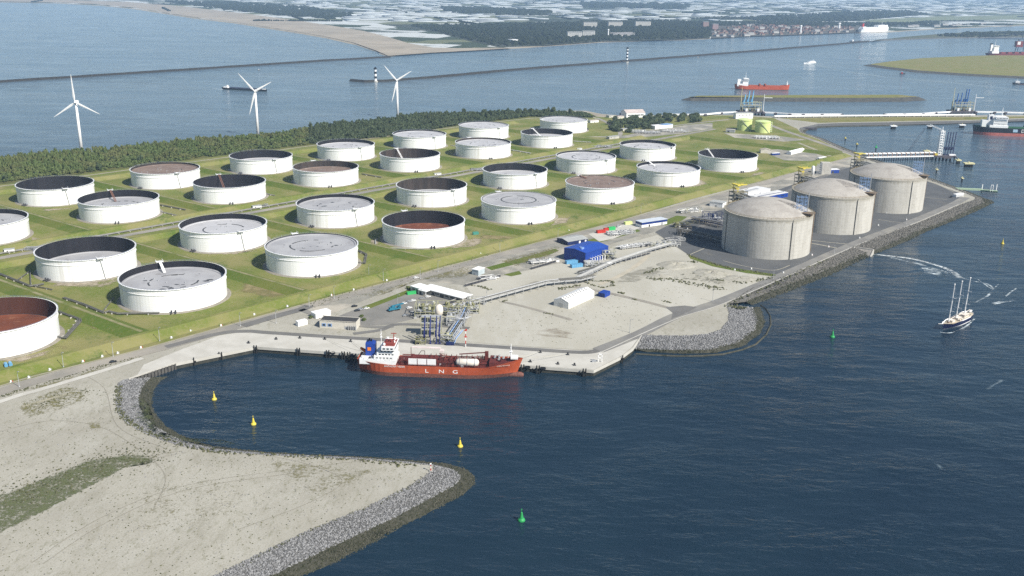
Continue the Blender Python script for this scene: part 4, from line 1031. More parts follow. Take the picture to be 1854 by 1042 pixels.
# ------------------------------------------------------------------ buildings
def frame(pA, pB):
    a, b = G(*pA), G(*pB); d = b-a; return a, d.length, math.atan2(d.y, d.x)
def building(name, label, cat, pA, pB, depth, h, wm, rm, roof='flat', rise=2.0, doors=(), wins=(), group=None, ridge='y', trim=None, over=.3):
    """pA->pB: foot of the front wall in the photo; the front is y=0 of the local frame"""
    a, L, rz = frame(pA, pB)
    if not isinstance(depth, (int, float)):
        b_, c_ = G(*pB), G(*depth); v = c_-b_; depth = v.length
        e = (math.atan2(v.y, v.x)-rz-math.pi/2+math.pi) % (2*math.pi)-math.pi
        rz += e/2; k_ = math.cos(e/2); L *= k_; depth *= k_; a = b_-Vector((math.cos(rz), math.sin(rz), 0))*L
    D = depth; t = empty(name, label, cat, tuple(a), rz, group)
    if roof == 'flat':
        MB().box((L/2, D/2, h/2), (L, D, h)).build('wall', wm, t)
        r = MB().box((L/2, D/2, h+.22), (L+over*2, D+over*2, .45)).build('roof', rm, t)
    else:
        mb = MB()
        if ridge == 'y':     # gable ends on the front and back
            pro = [(0, 0), (L, 0), (L, h), (L/2, h+rise), (0, h)]
            vs = [(x, 0, z) for x, z in pro]+[(x, D, z) for x, z in pro]
            mb.add(vs, [(0,1,2,3,4), (9,8,7,6,5), (1,6,7,2), (5,0,4,9)])
            rf = [((-over, h-.1), (L/2, h+rise+.12)), ((L/2, h+rise+.12), (L+over, h-.1))]
            rb = MB()
            for (x0, z0), (x1, z1) in rf:
                rb.add([(x0, -over, z0), (x1, -over, z1), (x1, D+over, z1), (x0, D+over, z0), (x0, -over, z0+.35), (x1, -over, z1+.35), (x1, D+over, z1+.35), (x0, D+over, z0+.35)],
                       [(3,2,1,0),(4,5,6,7),(0,1,5,4),(1,2,6,5),(2,3,7,6),(3,0,4,7)])
        else:
            pro = [(0, 0), (D, 0), (D, h), (D/2, h+rise), (0, h)]
            vs = [(0, y, z) for y, z in pro]+[(L, y, z) for y, z in pro]
            mb.add(vs, [(0,1,2,3,4), (9,8,7,6,5), (1,6,7,2), (5,0,4,9)])
            rb = MB()
            for (y0, z0), (y1, z1) in [((-over, h-.1), (D/2, h+rise+.12)), ((D/2, h+rise+.12), (D+over, h-.1))]:
                rb.add([(-over, y0, z0), (L+over, y0, z0), (L+over, y1, z1), (-over, y1, z1), (-over, y0, z0+.35), (L+over, y0, z0+.35), (L+over, y1, z1+.35), (-over, y1, z1+.35)],
                       [(3,2,1,0),(4,5,6,7),(0,1,5,4),(1,2,6,5),(2,3,7,6),(3,0,4,7)])
        mb.build('wall', wm, t); r = rb.build('roof', rm, t)
    def face(f, s, z, ww, hh, nm, m_, out_=.06):
        if f == 'f': c, d = (s*L, -out_/2, z), (ww, out_+.1, hh)
        elif f == 'r': c, d = (L+out_/2, s*D, z), (out_+.1, ww, hh)
        elif f == 'l': c, d = (-out_/2, s*D, z), (out_+.1, ww, hh)
        return MB().box(c, d).build(nm, m_, t)
    for f, s, ww, hh, m_ in doors: face(f, s, hh/2, ww, hh, 'door', m_)
    for f, s, z, ww, hh in wins: face(f, s, z, ww, hh, 'window', GLASS)
    if trim:
        tm, z0, z1 = trim
        MB().box((L/2, D/2, (z0+z1)/2), (L+.16, D+.16, z1-z0)).build('fascia', tm, t)
    return t, L, D, r

t, L, D, r = building('warehouse', 'tall bright blue warehouse with shallow pitched roof, beside the pipe racks', 'warehouse', (1027,467.5), (1059.4,479), (1089.5,463), 11.4, BLUE, mat('blue_roof', (.014,.055,.30), (.018,.065,.34), .3, .45), 'gable', 1.6, doors=[('r', .15, 4, 4.5, DARK), ('f', .7, 2.2, 3, DARK)], wins=[('f', .3, 5.5, 1.6, .9), ('f', .52, 4.6, 1.6, .9), ('f', .78, 5.0, 1.6, .9)])
MB().box((L*.62, D*.18, 13.4), (4.2, 2.4, 1.6)).box((L*.62+1, D*.18-1.8, 13.2), (2, 1.4, 1.1)).build('roof_vent', STAIRB, t)
for k in range(6):
    MB().tube([(L, D*(.2+.11*k), 5.0), (L+3.0, D*(.2+.11*k), 5.0), (L+3.0, D*(.2+.11*k), 0)], .45, 8).build('duct', WHITE, t)
t, L, D, r = building('shed', 'dark navy shed with arched pale grey roof, behind the tall blue warehouse', 'shed', (1012.5,436.6), (1028,444.4), (1059,436.6), 4.0, NAVY, ROOFG, 'gable', 1.2, doors=[('f', .5, 4, 3.2, DARK), ('r', .6, 2, 3, WHITE), ('r', .9, 2, 3, WHITE)])
t, L, D, r = building('store_building', 'long white building with a broad blue band and pale roof, by the main road', 'building', (1151.7,408), (1161.6,412), (1203.8,404), 5.6, WHITE, mat('pale_blue_roof', (.52,.56,.60), (.46,.50,.55), .2, .6), doors=[('r', .3, 2, 2.4, DARK), ('r', .8, 3, 2.6, GREY)], trim=(mat('deep_blue_fascia', (.008,.03,.17), None, .3, .5), 3.0, 5.62))
building('control_building', 'small white flat roofed building partly behind the nearest gas tank', 'building', (1285,372.6), (1308,376), (1314,372.5), 5.4, WHITE, ROOFG, doors=[('f', .5, 2, 2.4, GREY), ('r', .5, 1.4, 2.3, GREY)])
t, L, D, r = building('compressor_hall', 'long white hall seen over the dome of the nearest gas tank', 'hall', (1353,361), (1394,351), 20, 7, WHITE, mat('white_roof', (.66,.66,.65), (.56,.56,.55), .1, .6), doors=[('f', .8, 3, 4, GREY)], wins=[('f', .3, 4.6, 4, 1), ('f', .55, 4.6, 4, 1)])
MB().box((L*.4, D*.35, 8.2), (L*.5, 4, 1.6)).build('roof_unit', STEEL, t)
t, L, D, r = building('workshop', 'low blue walled workshop with white roof, just over the dome of the nearest gas tank', 'workshop', (1374,366), (1426,356), 16, 5.5, BLUE, mat('white_roof', (.6,.6,.6)), wins=[('f', .8, 3, 6, 1.2)], doors=[('f', .6, 3, 3.5, DARK)])
MB().box((L*.5, D*.3, 6.1), (L*.9, .5, .7)).build('roof_gutter', NAVY, t)
t, L, D, r = building('gatehouse', 'white flat roofed gatehouse block at the head of the car park', 'gatehouse', (743.5,527), (766,534), 11, 4.6, mat('gatehouse_wall', (.52,.51,.47), (.45,.44,.41), .3, .8), WHITE, doors=[('f', .8, 2, 2.5, DARK)], wins=[('f', .25, 2.8, 3, 1.2), ('f', .55, 2.8, 3, 1.2)])
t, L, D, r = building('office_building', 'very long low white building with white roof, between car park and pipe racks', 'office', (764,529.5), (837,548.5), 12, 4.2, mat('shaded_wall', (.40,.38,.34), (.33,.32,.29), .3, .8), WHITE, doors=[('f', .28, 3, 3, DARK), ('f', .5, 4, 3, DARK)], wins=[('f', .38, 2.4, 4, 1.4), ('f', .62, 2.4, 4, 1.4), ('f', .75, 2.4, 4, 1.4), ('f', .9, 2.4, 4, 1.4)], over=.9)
MB().box((L*.12, -3, 4.3), (9, 6.5, .5)).build('porch_roof', WHITE, t)
for xx in (.02, .22):
    MB().box((L*.12-3.9 if xx < .1 else L*.12+3.9, -5.6, 2.05), (.4, .4, 4.1)).build('porch_post', WHITE, t)
t, L, D, r = building('quay_office', 'beige flat roofed quay office with two blue windows, behind the stern of the red ship', 'office', (579,593), (645,597), 11, 5.6, WALLB, ROOFD, wins=[], doors=[('f', .92, 1.5, 2.3, GREY), ('f', .72, 2.2, 2.4, GREY)], over=0)
for xx in (.12, .28):
    w_ = MB().box((L*xx, -.06, 2.7), (3.4, .2, 2.4)).build('window', STAIRB, t); MB().box((L*xx, -.2, 2.7), (2.0, .1, 1.5)).build('pane', GLASS, w_)
MB().box((L/2, .15, 5.95), (L+.3, .3, .9)).box((L/2, D-.15, 5.95), (L+.3, .3, .9)).box((.0, D/2, 5.95), (.3, D-.4, .9)).box((L, D/2, 5.95), (.3, D-.4, .9)).build('parapet', WALLB, t)
for k in range(5):
    MB().box((L*(.80+.05*k), -.9, 1.8), (.25, 1.6, 3.6)).build('stair_frame', STEEL, t)
building('white_hut', 'white box hut directly behind the flat roofed quay office', 'hut', (572,577), (599,570.5), 7, 3.8, WHITE, WHITE, doors=[('f', .5, 1.5, 2.3, GREY)])
def corrugated(t, L, D, h, m_):
    mb = MB(); n = max(4, int(L/1.2))
    for i in range(n): mb.box((L*(i+.5)/n, -.05, h/2), (L/n*.45, .12, h*.9))
    mb.build('panel_rib', m_, t)
t, L, D, r = building('container', 'white shipping container standing left of the quay office', 'container', (540,591), (557,587), 4, 3.4, WHITE, WHITE, over=0); corrugated(t, L, D, 3.4, WHITE)
t, L, D, r = building('container', 'blue shipping container at the far end of the white striped tent hall', 'container', (1083.5,536), (1095,539), (1102.6,533.6), 3.4, BLUE, BLUE, over=0); corrugated(t, L, D, 3.4, NAVY)
t, L, D, r = building('tent_hall', 'white gabled tent hall with dark stripes on one roof slope, alone on the pale sand', 'tent', (1001.5,553.5), (1029,559.5), (1080,539.5), 5.6, mat('tent_cloth', (.66,.66,.63), (.58,.58,.55), .3, .7), mat('tent_roof_cloth', (.72,.72,.70), (.66,.66,.64), .3, .6), 'gable', 2.3, doors=[('f', .5, 4, 4, mat('tent_door', (.50,.50,.47)))], over=.05)
for k in range(9):
    y = D*(.06+.1*k); MB().bar((L*.515, y, 5.6+2.3*.97+.38), (L*.72, y, 5.6+2.3*.56+.38), .6).build('roof_stripe', mat('dark_stripe_cloth', (.10,.10,.10)), r)
building('pump_shed', 'small pale blue-grey shed standing alone on the grassy gravel above the dark walls', 'shed', (856,496), (866,499), (874,493.5), 5.0, mat('pale_blue_wall', (.42,.48,.50), None, .3, .7), WHITE, doors=[('l', .5, 2, 2.6, TEAL), ('f', .5, 1.4, 2.3, GREY)])
building('site_hut', 'blue walled hut with white roof behind the middle gas tank', 'hut', (1500,313.5), (1519,313), 8, 5, BLUE, WHITE, doors=[('f', .4, 3, 3, DARK)])
t = empty('cooling_tower', 'grey concrete box tower with open lattice side, behind the middle gas tank', 'tower', tuple(G(1483,315)))
MB().box((10, 6, 8), (13, 12, 16)).build('wall', CONC, t)
lat = MB()
for k in range(5): lat.bar((-4+k*1.7, -1, 0), (-4+k*1.7, -1, 16), .4).bar((-4, -1, 2+k*3), (3, -1, 2+k*3), .35).bar((-4, -1, 1+k*3), (3, -1, 4+k*3), .3)
lat.build('lattice', GREY, t)
t = empty('vertical_vessel', 'slim white upright vessel beside the grey box tower', 'vessel', tuple(G(1471,317)))
MB().lathe([(0, 0), (2.2, .1), (2.2, 12), (1.5, 13.3), (.01, 13.8)], 16).build('shell', WHITE, t, smooth=True); MB().box((0, 0, .4), (5, 5, .8)).build('base', CONC, t)
# pump sheds along the tank farm road
for px, py, sz, lb in ((8,458,(9,4,3.2),'small white pump hut at the left edge between two black-inside tanks'), (458,378,(10,4,3.2),'small white pump hut by the farm road, amid the grey valve group'), (787,318,(10,4,3),'small white pump hut right of the deep ribbed brown tank, on the farm road'), (1045,272,(9,4,3),'small white pump hut on the farm road near the dark grove')):
    t = empty('pump_hut', lb, 'hut', tuple(G(px, py)), math.atan2(U.y, U.x)-.35, 'pump huts on the farm road')
    MB().box((sz[0]/2, sz[1]/2, sz[2]/2), sz).build('wall', WHITE, t); MB().box((sz[0]/2, sz[1]/2, sz[2]+.15), (sz[0]+.6, sz[1]+.6, .3)).build('roof', ROOFG, t); MB().box((sz[0]*.3, -.04, 1.1), (1.2, .1, 2.2)).build('door', DARK, t)
# seaside buildings by the grove
t, L, D, r = building('seaside_building', 'large pinkish roofed white building on the shore behind the dark grove', 'building', (1134,213), (1168,212), 28, 9, WHITE, mat('pinkish_roof', (.50,.43,.40), (.42,.36,.33), .1, .8), 'gable', 5, wins=[('f', .15+.17*k, 5, 6, 2) for k in range(5)], ridge='x')
for lb, a, b, d, h, wm, rm in (('low pale hut on the beach, left of the large shore building', (1103,213), (1112,212), 9, 4, WALLB, ROOFG), ('long low sandy shed on the beach, left of the large shore building', (1117,215), (1130,213.5), 8, 4, WALLB, mat('pinkish_roof', (.5,.4,.4))), ('small dark roofed hut among the pale huts on the beach', (1126,210), (1133,209.5), 8, 5, NAVY, ROOFD), ('white and blue roofed house at the right edge of the dark grove', (1186,234), (1203,232.5), 14, 6, WHITE, WHITE), ('pale house with a bright blue roof beside the white one at the dark grove', (1201,232.5), (1218,230.5), 14, 6, WHITE, mat('sky_blue_roof', (.20,.34,.55), None, .3, .6)), ('pale hut with a pink roof beside the backmost oil tank', (1069,222), (1084,221), 8, 4, WHITE, mat('pinkish_roof', (.5,.4,.4))), ('pale shed in a clearing inside the dark grove', (1128,237), (1146,235.5), 8, 3.5, WALLB, ROOFG), ('small grey shed at the junction below the dark grove', (1103,252), (1121,250), 7, 4, CONC, ROOFG)):
    building('small_building', lb, 'hut', a, b, d, h, wm, rm, doors=[('f', .5, 2, 2.4, GREY)], wins=[('f', .2, 2.4, 2, 1)])
# yellow-green chemical tanks
for px, py, r_, h_, lb in ((1349,236,13.2,19.5,'lime green tank left of the other, beside the white jetty building'), (1382,240,13.6,20,'lime green tank with a stair tower, right hand one by the jetty road')):
    p = G(px, py); t = empty('chemical_tank', lb, 'tank', (p.x, p.y+r_*.6, 0), 0, 'lime green chemical tanks')
    MB().lathe([(r_, 0), (r_, h_), (r_-.3, h_)], 48).build('shell', LIME, t)
    MB().lathe([(r_-.2, h_), (r_*.5, h_+1.4), (.01, h_+2.0)], 48).build('roof', mat('pale_lime_roof', (.55,.64,.30), None, .3, .6), t)
    MB().lathe([(r_+.05, h_-1.2), (r_+.9, h_-1.1), (r_+.9, h_-.8), (r_+.05, h_-.7)], 48).build('wind_girder', LIME, t)
    s = MB()
    for i in range(12):
        b0, b1 = -2.2+.11*i, -2.2+.11*(i+1)
        s.bar((math.cos(b0)*(r_+.6), math.sin(b0)*(r_+.6), h_*(1-i/12)), (math.cos(b1)*(r_+.6), math.sin(b1)*(r_+.6), h_*(1-(i+1)/12)), .6)
    s.build('stair', GREY, t)
p = G(1396, 239); t = empty('stair_tower', 'pale lime stair tower against the right hand lime green tank', 'stair tower', (p.x, p.y+3, 0))
s = MB()
for dx in (-1.5, 1.5):
    for dy in (-1.5, 1.5): s.bar((dx, dy, 0), (dx, dy, 19), .4)
s.build('frame', LIME, t); s = MB()
for k in range(6): s.box((0, 0, 3*k+1.5), (3.4, 3.4, .3))
s.build('landing', WHITE, t)
t, L, D, r = building('jetty_building', 'white block at the jetty root behind the left hand lime green tank', 'building', (1332,215), (1363,214.5), 12, 11, WHITE, ROOFG, wins=[('f', .2+.2*k, 7.5, 3, 1.2) for k in range(4)])
building('small_building', 'small dark grey barn left of the lime green tanks', 'hut', (1314,239), (1330,240), 8, 5, GREY, CONC, doors=[('f', .3, 3, 3, DARK)])
building('small_building', 'pale storage tent among the clutter right of the last oil tank', 'hut', (1377,277), (1396,277.5), 10, 5, WALLB, mat('tan_tarpaulin', (.40,.36,.28), None, .3, .8), roof='gable', rise=2)
building('small_building', 'long white roofed shed among the clutter right of the last oil tank', 'hut', (1432,280), (1456,274), 8, 4, WHITE, WHITE, roof='gable', rise=1.2, ridge='x')
t, L, D, r = building('container', 'blue container among the clutter right of the last oil tank', 'container', (1398,281), (1412,280), 4, 3, BLUE, WHITE, over=0); corrugated(t, L, D, 3, NAVY)
t, L, D, r = building('container', 'white container by the road junction near the harbour basin', 'container', (1483,289), (1496,287), 4, 3, WHITE, WHITE, over=0); corrugated(t, L, D, 3, GREY)
t, L, D, r = building('container', 'dark open topped container by the harbour basin road junction', 'container', (1481,292), (1490,290.5), 4, 2.6, DARK, ROOFD, over=0); corrugated(t, L, D, 2.6, DARK)
t, L, D, r = building('container', 'white container with dark vehicles beside it, near the outer corner of the dark yard', 'container', (1731,357), (1745,354.5), 5, 3.2, WHITE, WHITE, over=0); corrugated(t, L, D, 3.2, GREY)

# low dark walls round the pads
def wall(label, a, b, h, m_):
    p, L, rz = frame(a, b); t = empty('screen_wall', label, 'wall', tuple(p), rz)
    MB().box((L/2, 0, h/2), (L, .5, h)).build('panel', m_, t); mb = MB()
    for k in range(int(L/4)+1): mb.box((min(4*k, L), -.3, h/2+.1), (.35, .3, h+.2))
    mb.build('post', DARK, t)
    MB().box((L/2, 0, h+.08), (L, .8, .2)).build('coping', CONC, t)
wall('long low dark wall on the sand, left one below the small pale shed', (842,518.5), (906,500.5), 2.2, DARK)
wall('low dark wall on the sand left of the tall blue warehouse', (962,487.5), (1007,474), 2.2, DARK)
wall('low dark wall at the end of the long white office', (806,553), (837,542), 2.6, DARK)
wall('long dark low wall on the sand right of the tall blue warehouse', (1130,473), (1176,459.5), 2.0, DARK)

# ------------------------------------------------------------------ process equipment
def rack(label, px, h, wd, n, step, fm, pm, name='pipe_rack', skip=()):
    pts = GL(px); o = Vector((pts[0].x, pts[0].y, 0)); t = empty(name, label, 'pipe rack', tuple(o)); fr = []
    for a, b in zip(pts[:-1], pts[1:]):
        d = (b-a).normalized(); nn = Vector((-d.y, d.x, 0)); L = (b-a).length; k = max(1, int(L/step))
        for i in range(k):
            q = a+d*(L*(i+.5)/k)-o
            f = MB().bar(q-nn*wd/2, q-nn*wd/2+Vector((0, 0, h)), .45).bar(q+nn*wd/2, q+nn*wd/2+Vector((0, 0, h)), .45).bar(q-nn*wd/2+Vector((0, 0, h)), q+nn*wd/2+Vector((0, 0, h)), .45).bar(q-nn*wd/2+Vector((0, 0, h*.55)), q+nn*wd/2+Vector((0, 0, h*.55)), .35)
            f.build('portal', fm, t)
    for j in range(n):
        of = wd*.8*((j+.5)/n-.5); P = []
        for i, p in enumerate(pts):
            d = pts[min(i+1, len(pts)-1)]-pts[max(i-1, 0)]; d.normalize(); P.append(p-o+Vector((-d.y, d.x, 0))*of+Vector((0, 0, h*.55+.5 if j % 2 else h+.5)))
        MB().tube(P, .28+.12*(j % 3), 6).build('pipe', pm[j % len(pm)], t)
    for sgn in (-1, 1):
        P = []
        for i, p in enumerate(pts):
            d = pts[min(i+1, len(pts)-1)]-pts[max(i-1, 0)]; d.normalize(); P.append(p-o+Vector((-d.y, d.x, 0))*wd/2*sgn+Vector((0, 0, h)))
        mb = MB()
        for a, b in zip(P[:-1], P[1:]): mb.bar(a, b, .35)
        mb.build('edge_beam', fm, t)
    return t
rack('long pipe rack of white portal frames crossing the pale sand from the ship jetty', [(848,556),(990,517.5),(1012,515)], 4.2, 7, 6, 9, PIPEL, [PIPEL, STEEL, PIPEM])
rack('short pipe rack with darker pipes between the white portal rack and the round weedy patch', [(1012,515),(1052,512),(1075,506)], 4.5, 8, 6, 7, GREY, [PIPEM, PIPEL])
rack('pipe rack running up from the weedy patch past the tall blue warehouse', [(1046,509),(1105,481),(1178,456),(1215,446)], 3.4, 6, 6, 8, STEEL, [PIPEL, PIPEM])
rack('low pipe rack on the sand in front of the tall blue warehouse', [(1047,497),(1080,487),(1120,473)], 2.6, 5, 4, 7, GREY, [PIPEM, PIPEL])
rack('pipe rack crossing the dark yard to the nearest gas tank', [(1228,424),(1265,430),(1308,441)], 6, 9, 8, 7, mat('brown_steel', (.10,.085,.06), (.14,.12,.09), .6, .8), [PIPEM, PIPEL, mat('brown_steel', (.1,.1,.1))])
rack('second pipe rack in the dark yard, behind the one reaching the nearest gas tank', [(1252,402),(1285,407),(1310,413)], 6, 9, 8, 7, mat('brown_steel', (.1,.1,.1)), [PIPEM, NAVY, PIPEL])
rack('pipe rack by the jetty head from the loading arms to the white portal rack', [(813,618),(826,598),(838,580),(848,556)], 3.6, 7, 7, 6, STEEL, [PIPEL, STAIRB, PIPEM])
def plant(label, px, py, w_, d_, h_, seed, mats_, n=10, rz=0):
    """a skid of process equipment: deck, columns, vessels, pipes, handrail"""
    q = random.Random(seed); t = empty('process_skid', label, 'process plant', tuple(G(px, py)), rz)
    f = MB()
    for x in np.linspace(-w_/2, w_/2, max(2, int(w_/5))):
        for y in (-d_/2, d_/2): f.bar((x, y, 0), (x, y, h_), .4)
        for z in (h_*.5, h_): f.bar((x, -d_/2, z), (x, d_/2, z), .35)
    for z in (h_*.5, h_):
        for y in (-d_/2, d_/2): f.bar((-w_/2, y, z), (w_/2, y, z), .35)
    f.build('frame', mats_[0], t)
    MB().box((0, 0, h_*.5+.1), (w_*.8, d_*.7, .2)).build('deck', GREY, t)
    for k in range(max(2, n//3)):
        x, y = q.uniform(-w_/2, w_/2)*.8, q.uniform(-d_/2, d_/2)*.7; r = q.uniform(.7, 1.5); hh = q.uniform(.4, 1.0)*h_
        MB().lathe([(.01, 0), (r, .2), (r, hh), (r*.6, hh+.5), (.01, hh+.7)], 10, (x, y, 0)).build('vessel', q.choice(mats_), t, smooth=True)
    for k in range(n):
        x, y, z = q.uniform(-w_/2, w_/2), q.uniform(-d_/2, d_/2), q.uniform(.6, h_)
        if q.random() < .5: P = [(x, y, 0), (x, y, z), (x+q.uniform(-6, 6), y, z), (x+q.uniform(-6, 6), y+q.uniform(-4, 4), z)]
        else: P = [(-w_*.55, y, z), (x, y, z), (x, y, z*.4), (w_*.5, y, z*.4)]
        MB().tube(P, q.uniform(.18, .4), 6).build('pipe', q.choice(mats_), t)
    for k in range(max(2, n//3)):
        x, y = q.uniform(-w_/2, w_/2), q.uniform(-d_/2, d_/2)
        MB().box((x, y, .9), (q.uniform(1, 3), q.uniform(1, 2), q.uniform(1.2, 2.2))).build('valve_block', q.choice(mats_), t)
    return t
Ym = [PYEL, PIPEL, GREY, mat('olive_equipment', (.14,.14,.06), (.2,.2,.1), .5, .8)]
plant('yellowish pipework skid left of the white vessel, behind the blue loading arms', 772, 572, 17, 14, 11, 1, Ym, 34)
plant('yellowish pipework skid right of the white vessel at the jetty head', 812, 568, 17, 14, 9, 2, Ym, 34)
plant('pale yellowish pipework at the seaward end of the long pipe rack', 848, 562, 18, 16, 6, 3, Ym, 34)
plant('pale pipework skid beside the end of the long white office', 862, 549, 14, 8, 5, 4, [PIPEL, STEEL, GREY, PYEL], 12)
plant('yellow pipework on the quay just right of the blue loading arms', 808, 618, 9, 6, 6, 5, Ym, 10)
plant('dark green valve skid on the quay just left of the blue loading arms', 762, 622, 7, 5, 5, 6, [mat('olive_equipment', (.1,.1,.1)), DARK, PYEL], 8)
plant('yellowish equipment against the right hand wall of the tall blue warehouse', 1101, 467, 12, 12, 9, 7, [PYEL, PIPEL, STEEL, DARK], 26)
plant('white pipework in front of the tall blue warehouse', 1078, 482, 20, 7, 5, 8, [PIPEL, WHITE, STEEL, PYEL], 26)
plant('grey and white pipework on the pad between the grassy strip and the dark wall', 985, 474, 28, 9, 3, 9, [PIPEL, STEEL, DARK, WHITE], 30, .4)
plant('brown pipework in the dark yard by the long road', 1238, 424, 14, 10, 9, 10, [mat('brown_steel', (.1,.1,.1)), PIPEL, DARK], 14)
plant('dark blue cooling equipment left of the nearest gas tank', 1290, 402, 22, 12, 11, 11, [NAVY, PIPEL, DARK, GREY], 16)
plant('pale pipework on the gravel at the left corner of the dark yard', 1205, 445, 28, 12, 4, 12, [PIPEL, PYEL, GREY], 32, .4)
plant('grey pipework left of the yard, between the blue banded building and the dark yard', 1232, 410, 16, 6, 5, 13, [mat('olive_equipment', (.1,.1,.1)), PIPEL, DARK], 12, .4)
plant('clutter of pale pipework on the pad with red and green containers', 1124, 423, 30, 11, 3, 14, [PIPEL, WHITE, GREY, STEEL], 32, .5)
plant('tangle of grey and pale pipes between the white vessel and the long rack', 826, 584, 14, 16, 6, 23, [STEEL, PIPEL, PYEL, GREY], 34)
plant('pale pipework strip along the yard right of the tall blue warehouse', 1150, 447, 36, 7, 3, 24, [PIPEL, STEEL, WHITE, DARK], 34, .5)
plant('grey equipment on the gravel beside the small pale shed', 882, 505, 14, 8, 2.5, 25, [WHITE, GREY, DARK], 14, .4)
plant('low equipment rows at the edge of the dark yard, before the brown racks', 1222, 436, 20, 9, 3, 26, [PIPEL, DARK, GREY], 24, .4)
plant('grey pipework by the road right of the blue banded building', 1250, 383, 30, 9, 4, 15, [PIPEL, PYEL, GREY, WHITE], 30, .5)
plant('pale pipework and valves in the yard below the dark grove', 1170, 240, 50, 22, 4, 16, [PIPEL, GREY, WHITE, STEEL], 22)
plant('pale pipework in the yard near the white and blue roofed houses', 1222, 238, 45, 20, 4, 17, [PIPEL, GREY, WHITE], 22)
plant('white clutter in front of the lime green tanks', 1388, 250, 40, 14, 4, 18, [WHITE, PIPEL, DARK], 18)
plant('grey valve group on the farm road left of the tank before the grove', 1085, 266, 40, 10, 3, 19, [GREY, PIPEL, DARK], 18)
plant('grey valve group on the farm road at the far left', 60, 452, 14, 6, 2.5, 20, [GREY, PIPEM, DARK], 10)
plant('grey valve group on the farm road in the middle of the tank farm', 470, 373, 18, 7, 2.5, 21, [GREY, PIPEM, DARK], 12)
plant('grey valve group on the farm road right of the deep brown tank', 868, 308, 22, 8, 2.5, 22, [GREY, PIPEM, DARK], 12)
p = G(795, 586); t = empty('pressure_vessel', 'white egg shaped upright vessel behind the blue loading arms', 'vessel', tuple(p))
MB().lathe([(.01, 6.5), (1.8, 7), (3.0, 8.6), (3.3, 11), (3.0, 14), (1.8, 15.6), (.01, 16.2)], 24).build('shell', mat('cream_paint', (.70,.64,.56), None, .3, .5), t, smooth=True)
mb = MB()
for a in (.6, 2.2, 3.7, 5.3): mb.cyl((2.6*math.cos(a), 2.6*math.sin(a), 0), (2.6*math.cos(a), 2.6*math.sin(a), 9.5), .35)
mb.build('leg', GREY, t)
# blue loading arms of the gas jetty
ARMB = mat('loading_arm_blue', (.012, .018, .10), (.02, .03, .15), .4, .5)
def loading_arm(p, label, m_, H, group=None, s=1.0, lean=.0):
    t = empty('loading_derrick', label, 'loading arm', tuple(p), lean, group)
    MB().cyl((0, 0, 0), (0, 0, H*.45), .55*s, n=8).box((0, 0, .4), (2.4*s, 2.4*s, .8)).build('riser', m_, t)
    MB().tube([(0, 0, H*.42), (.6*s, .8, H*.98)], .6*s, 8).build('inner_boom', m_, t)
    MB().tube([(.6*s, .8, H*.98), (-1.0*s, -2.2*s, H*.30)], .42*s, 8).build('outer_boom', m_, t)
    MB().box((-.6*s, .9, H*.28), (2.2*s, 1.8*s, 3.2*s)).build('counterweight', m_, t)
    MB().bar((1.0*s, 1.4, H*.5), (1.2*s, 1.4, H*.96), .22*s).bar((1.2*s, 1.4, H*.96), (.6*s, .8, H), .3).build('balance_cable', STEEL, t)
for k, (px, lb) in enumerate(((769,'dark blue loading arm farthest left of those beside the red ship'), (779,'dark blue loading arm second from the left beside the red ship'), (790,'dark blue loading arm third from the left beside the red ship'), (796,'dark blue loading arm nearest the white vessel, right one of its pair'))):
    loading_arm(G(px, 622), lb, ARMB, 22, 'loading arms beside the red gas ship', .62, -.2 if k == 3 else 0)
mb = MB(); t = empty('arm_platform', 'steel platform frame behind the dark blue loading arms', 'platform', tuple(G(780, 606)))
for x in (-7, -2, 3, 8):
    for y in (-3, 3): mb.bar((x, y, 0), (x, y, 15), .4)
for z in (5, 10, 15): mb.bar((-7, -3, z), (8, -3, z), .35).bar((-7, 3, z), (8, 3, z), .35)
mb.build('frame', PYEL, t)
for z in (5, 10, 15): MB().box((.5, 0, z), (15, 5.5, .25)).build('deck', GREY, t)
t = empty('hose_rig', 'slanting grey-blue pipe bundle running down to the quay right of the loading arms', 'pipe bundle', tuple(G(818, 622)))
for k in range(4): MB().tube([(k*1.3-2, -2, 1.2), (k*1.3-1, 8, 1.6), (k*1.3+3, 24, 2.2)], .42, 6).build('pipe', [STAIRB, STEEL, PIPEL][k % 3], t)
MB().box((-1, -2.5, 1), (6, 3, 2)).build('valve_block', NAVY, t)
t = empty('light_mast', 'thin red and white banded mast on the quay behind the red ship', 'mast', tuple(G(843, 628)))
for k in range(5): MB().cyl((0, 0, 2.6*k), (0, 0, 2.6*(k+1)), .3, n=8).build('mast_section', [WHITE, RED][k % 2], t)
MB().box((0, 0, 8), (2.2, 1.2, .3)).box((0, 0, 13), (2.0, 1.2, .3)).box((.4, 0, 13.6), (1.2, .8, .9)).build('platform', RED, t)
t = empty('light_mast', 'small red and white light mast at the tip of the sandy spit', 'mast', tuple(G(780, 853)))
MB().box((0, 0, .3), (1.6, 1.6, .6)).build('base', CONC, t); MB().cyl((0, 0, .5), (0, 0, 2), .25).cyl((0, 0, 3.2), (0, 0, 4.4), .25).build('red_section', RED, t); MB().cyl((0, 0, 2), (0, 0, 3.2), .25).box((0, 0, 4.6), (.8, .8, .5)).build('white_section', WHITE, t)
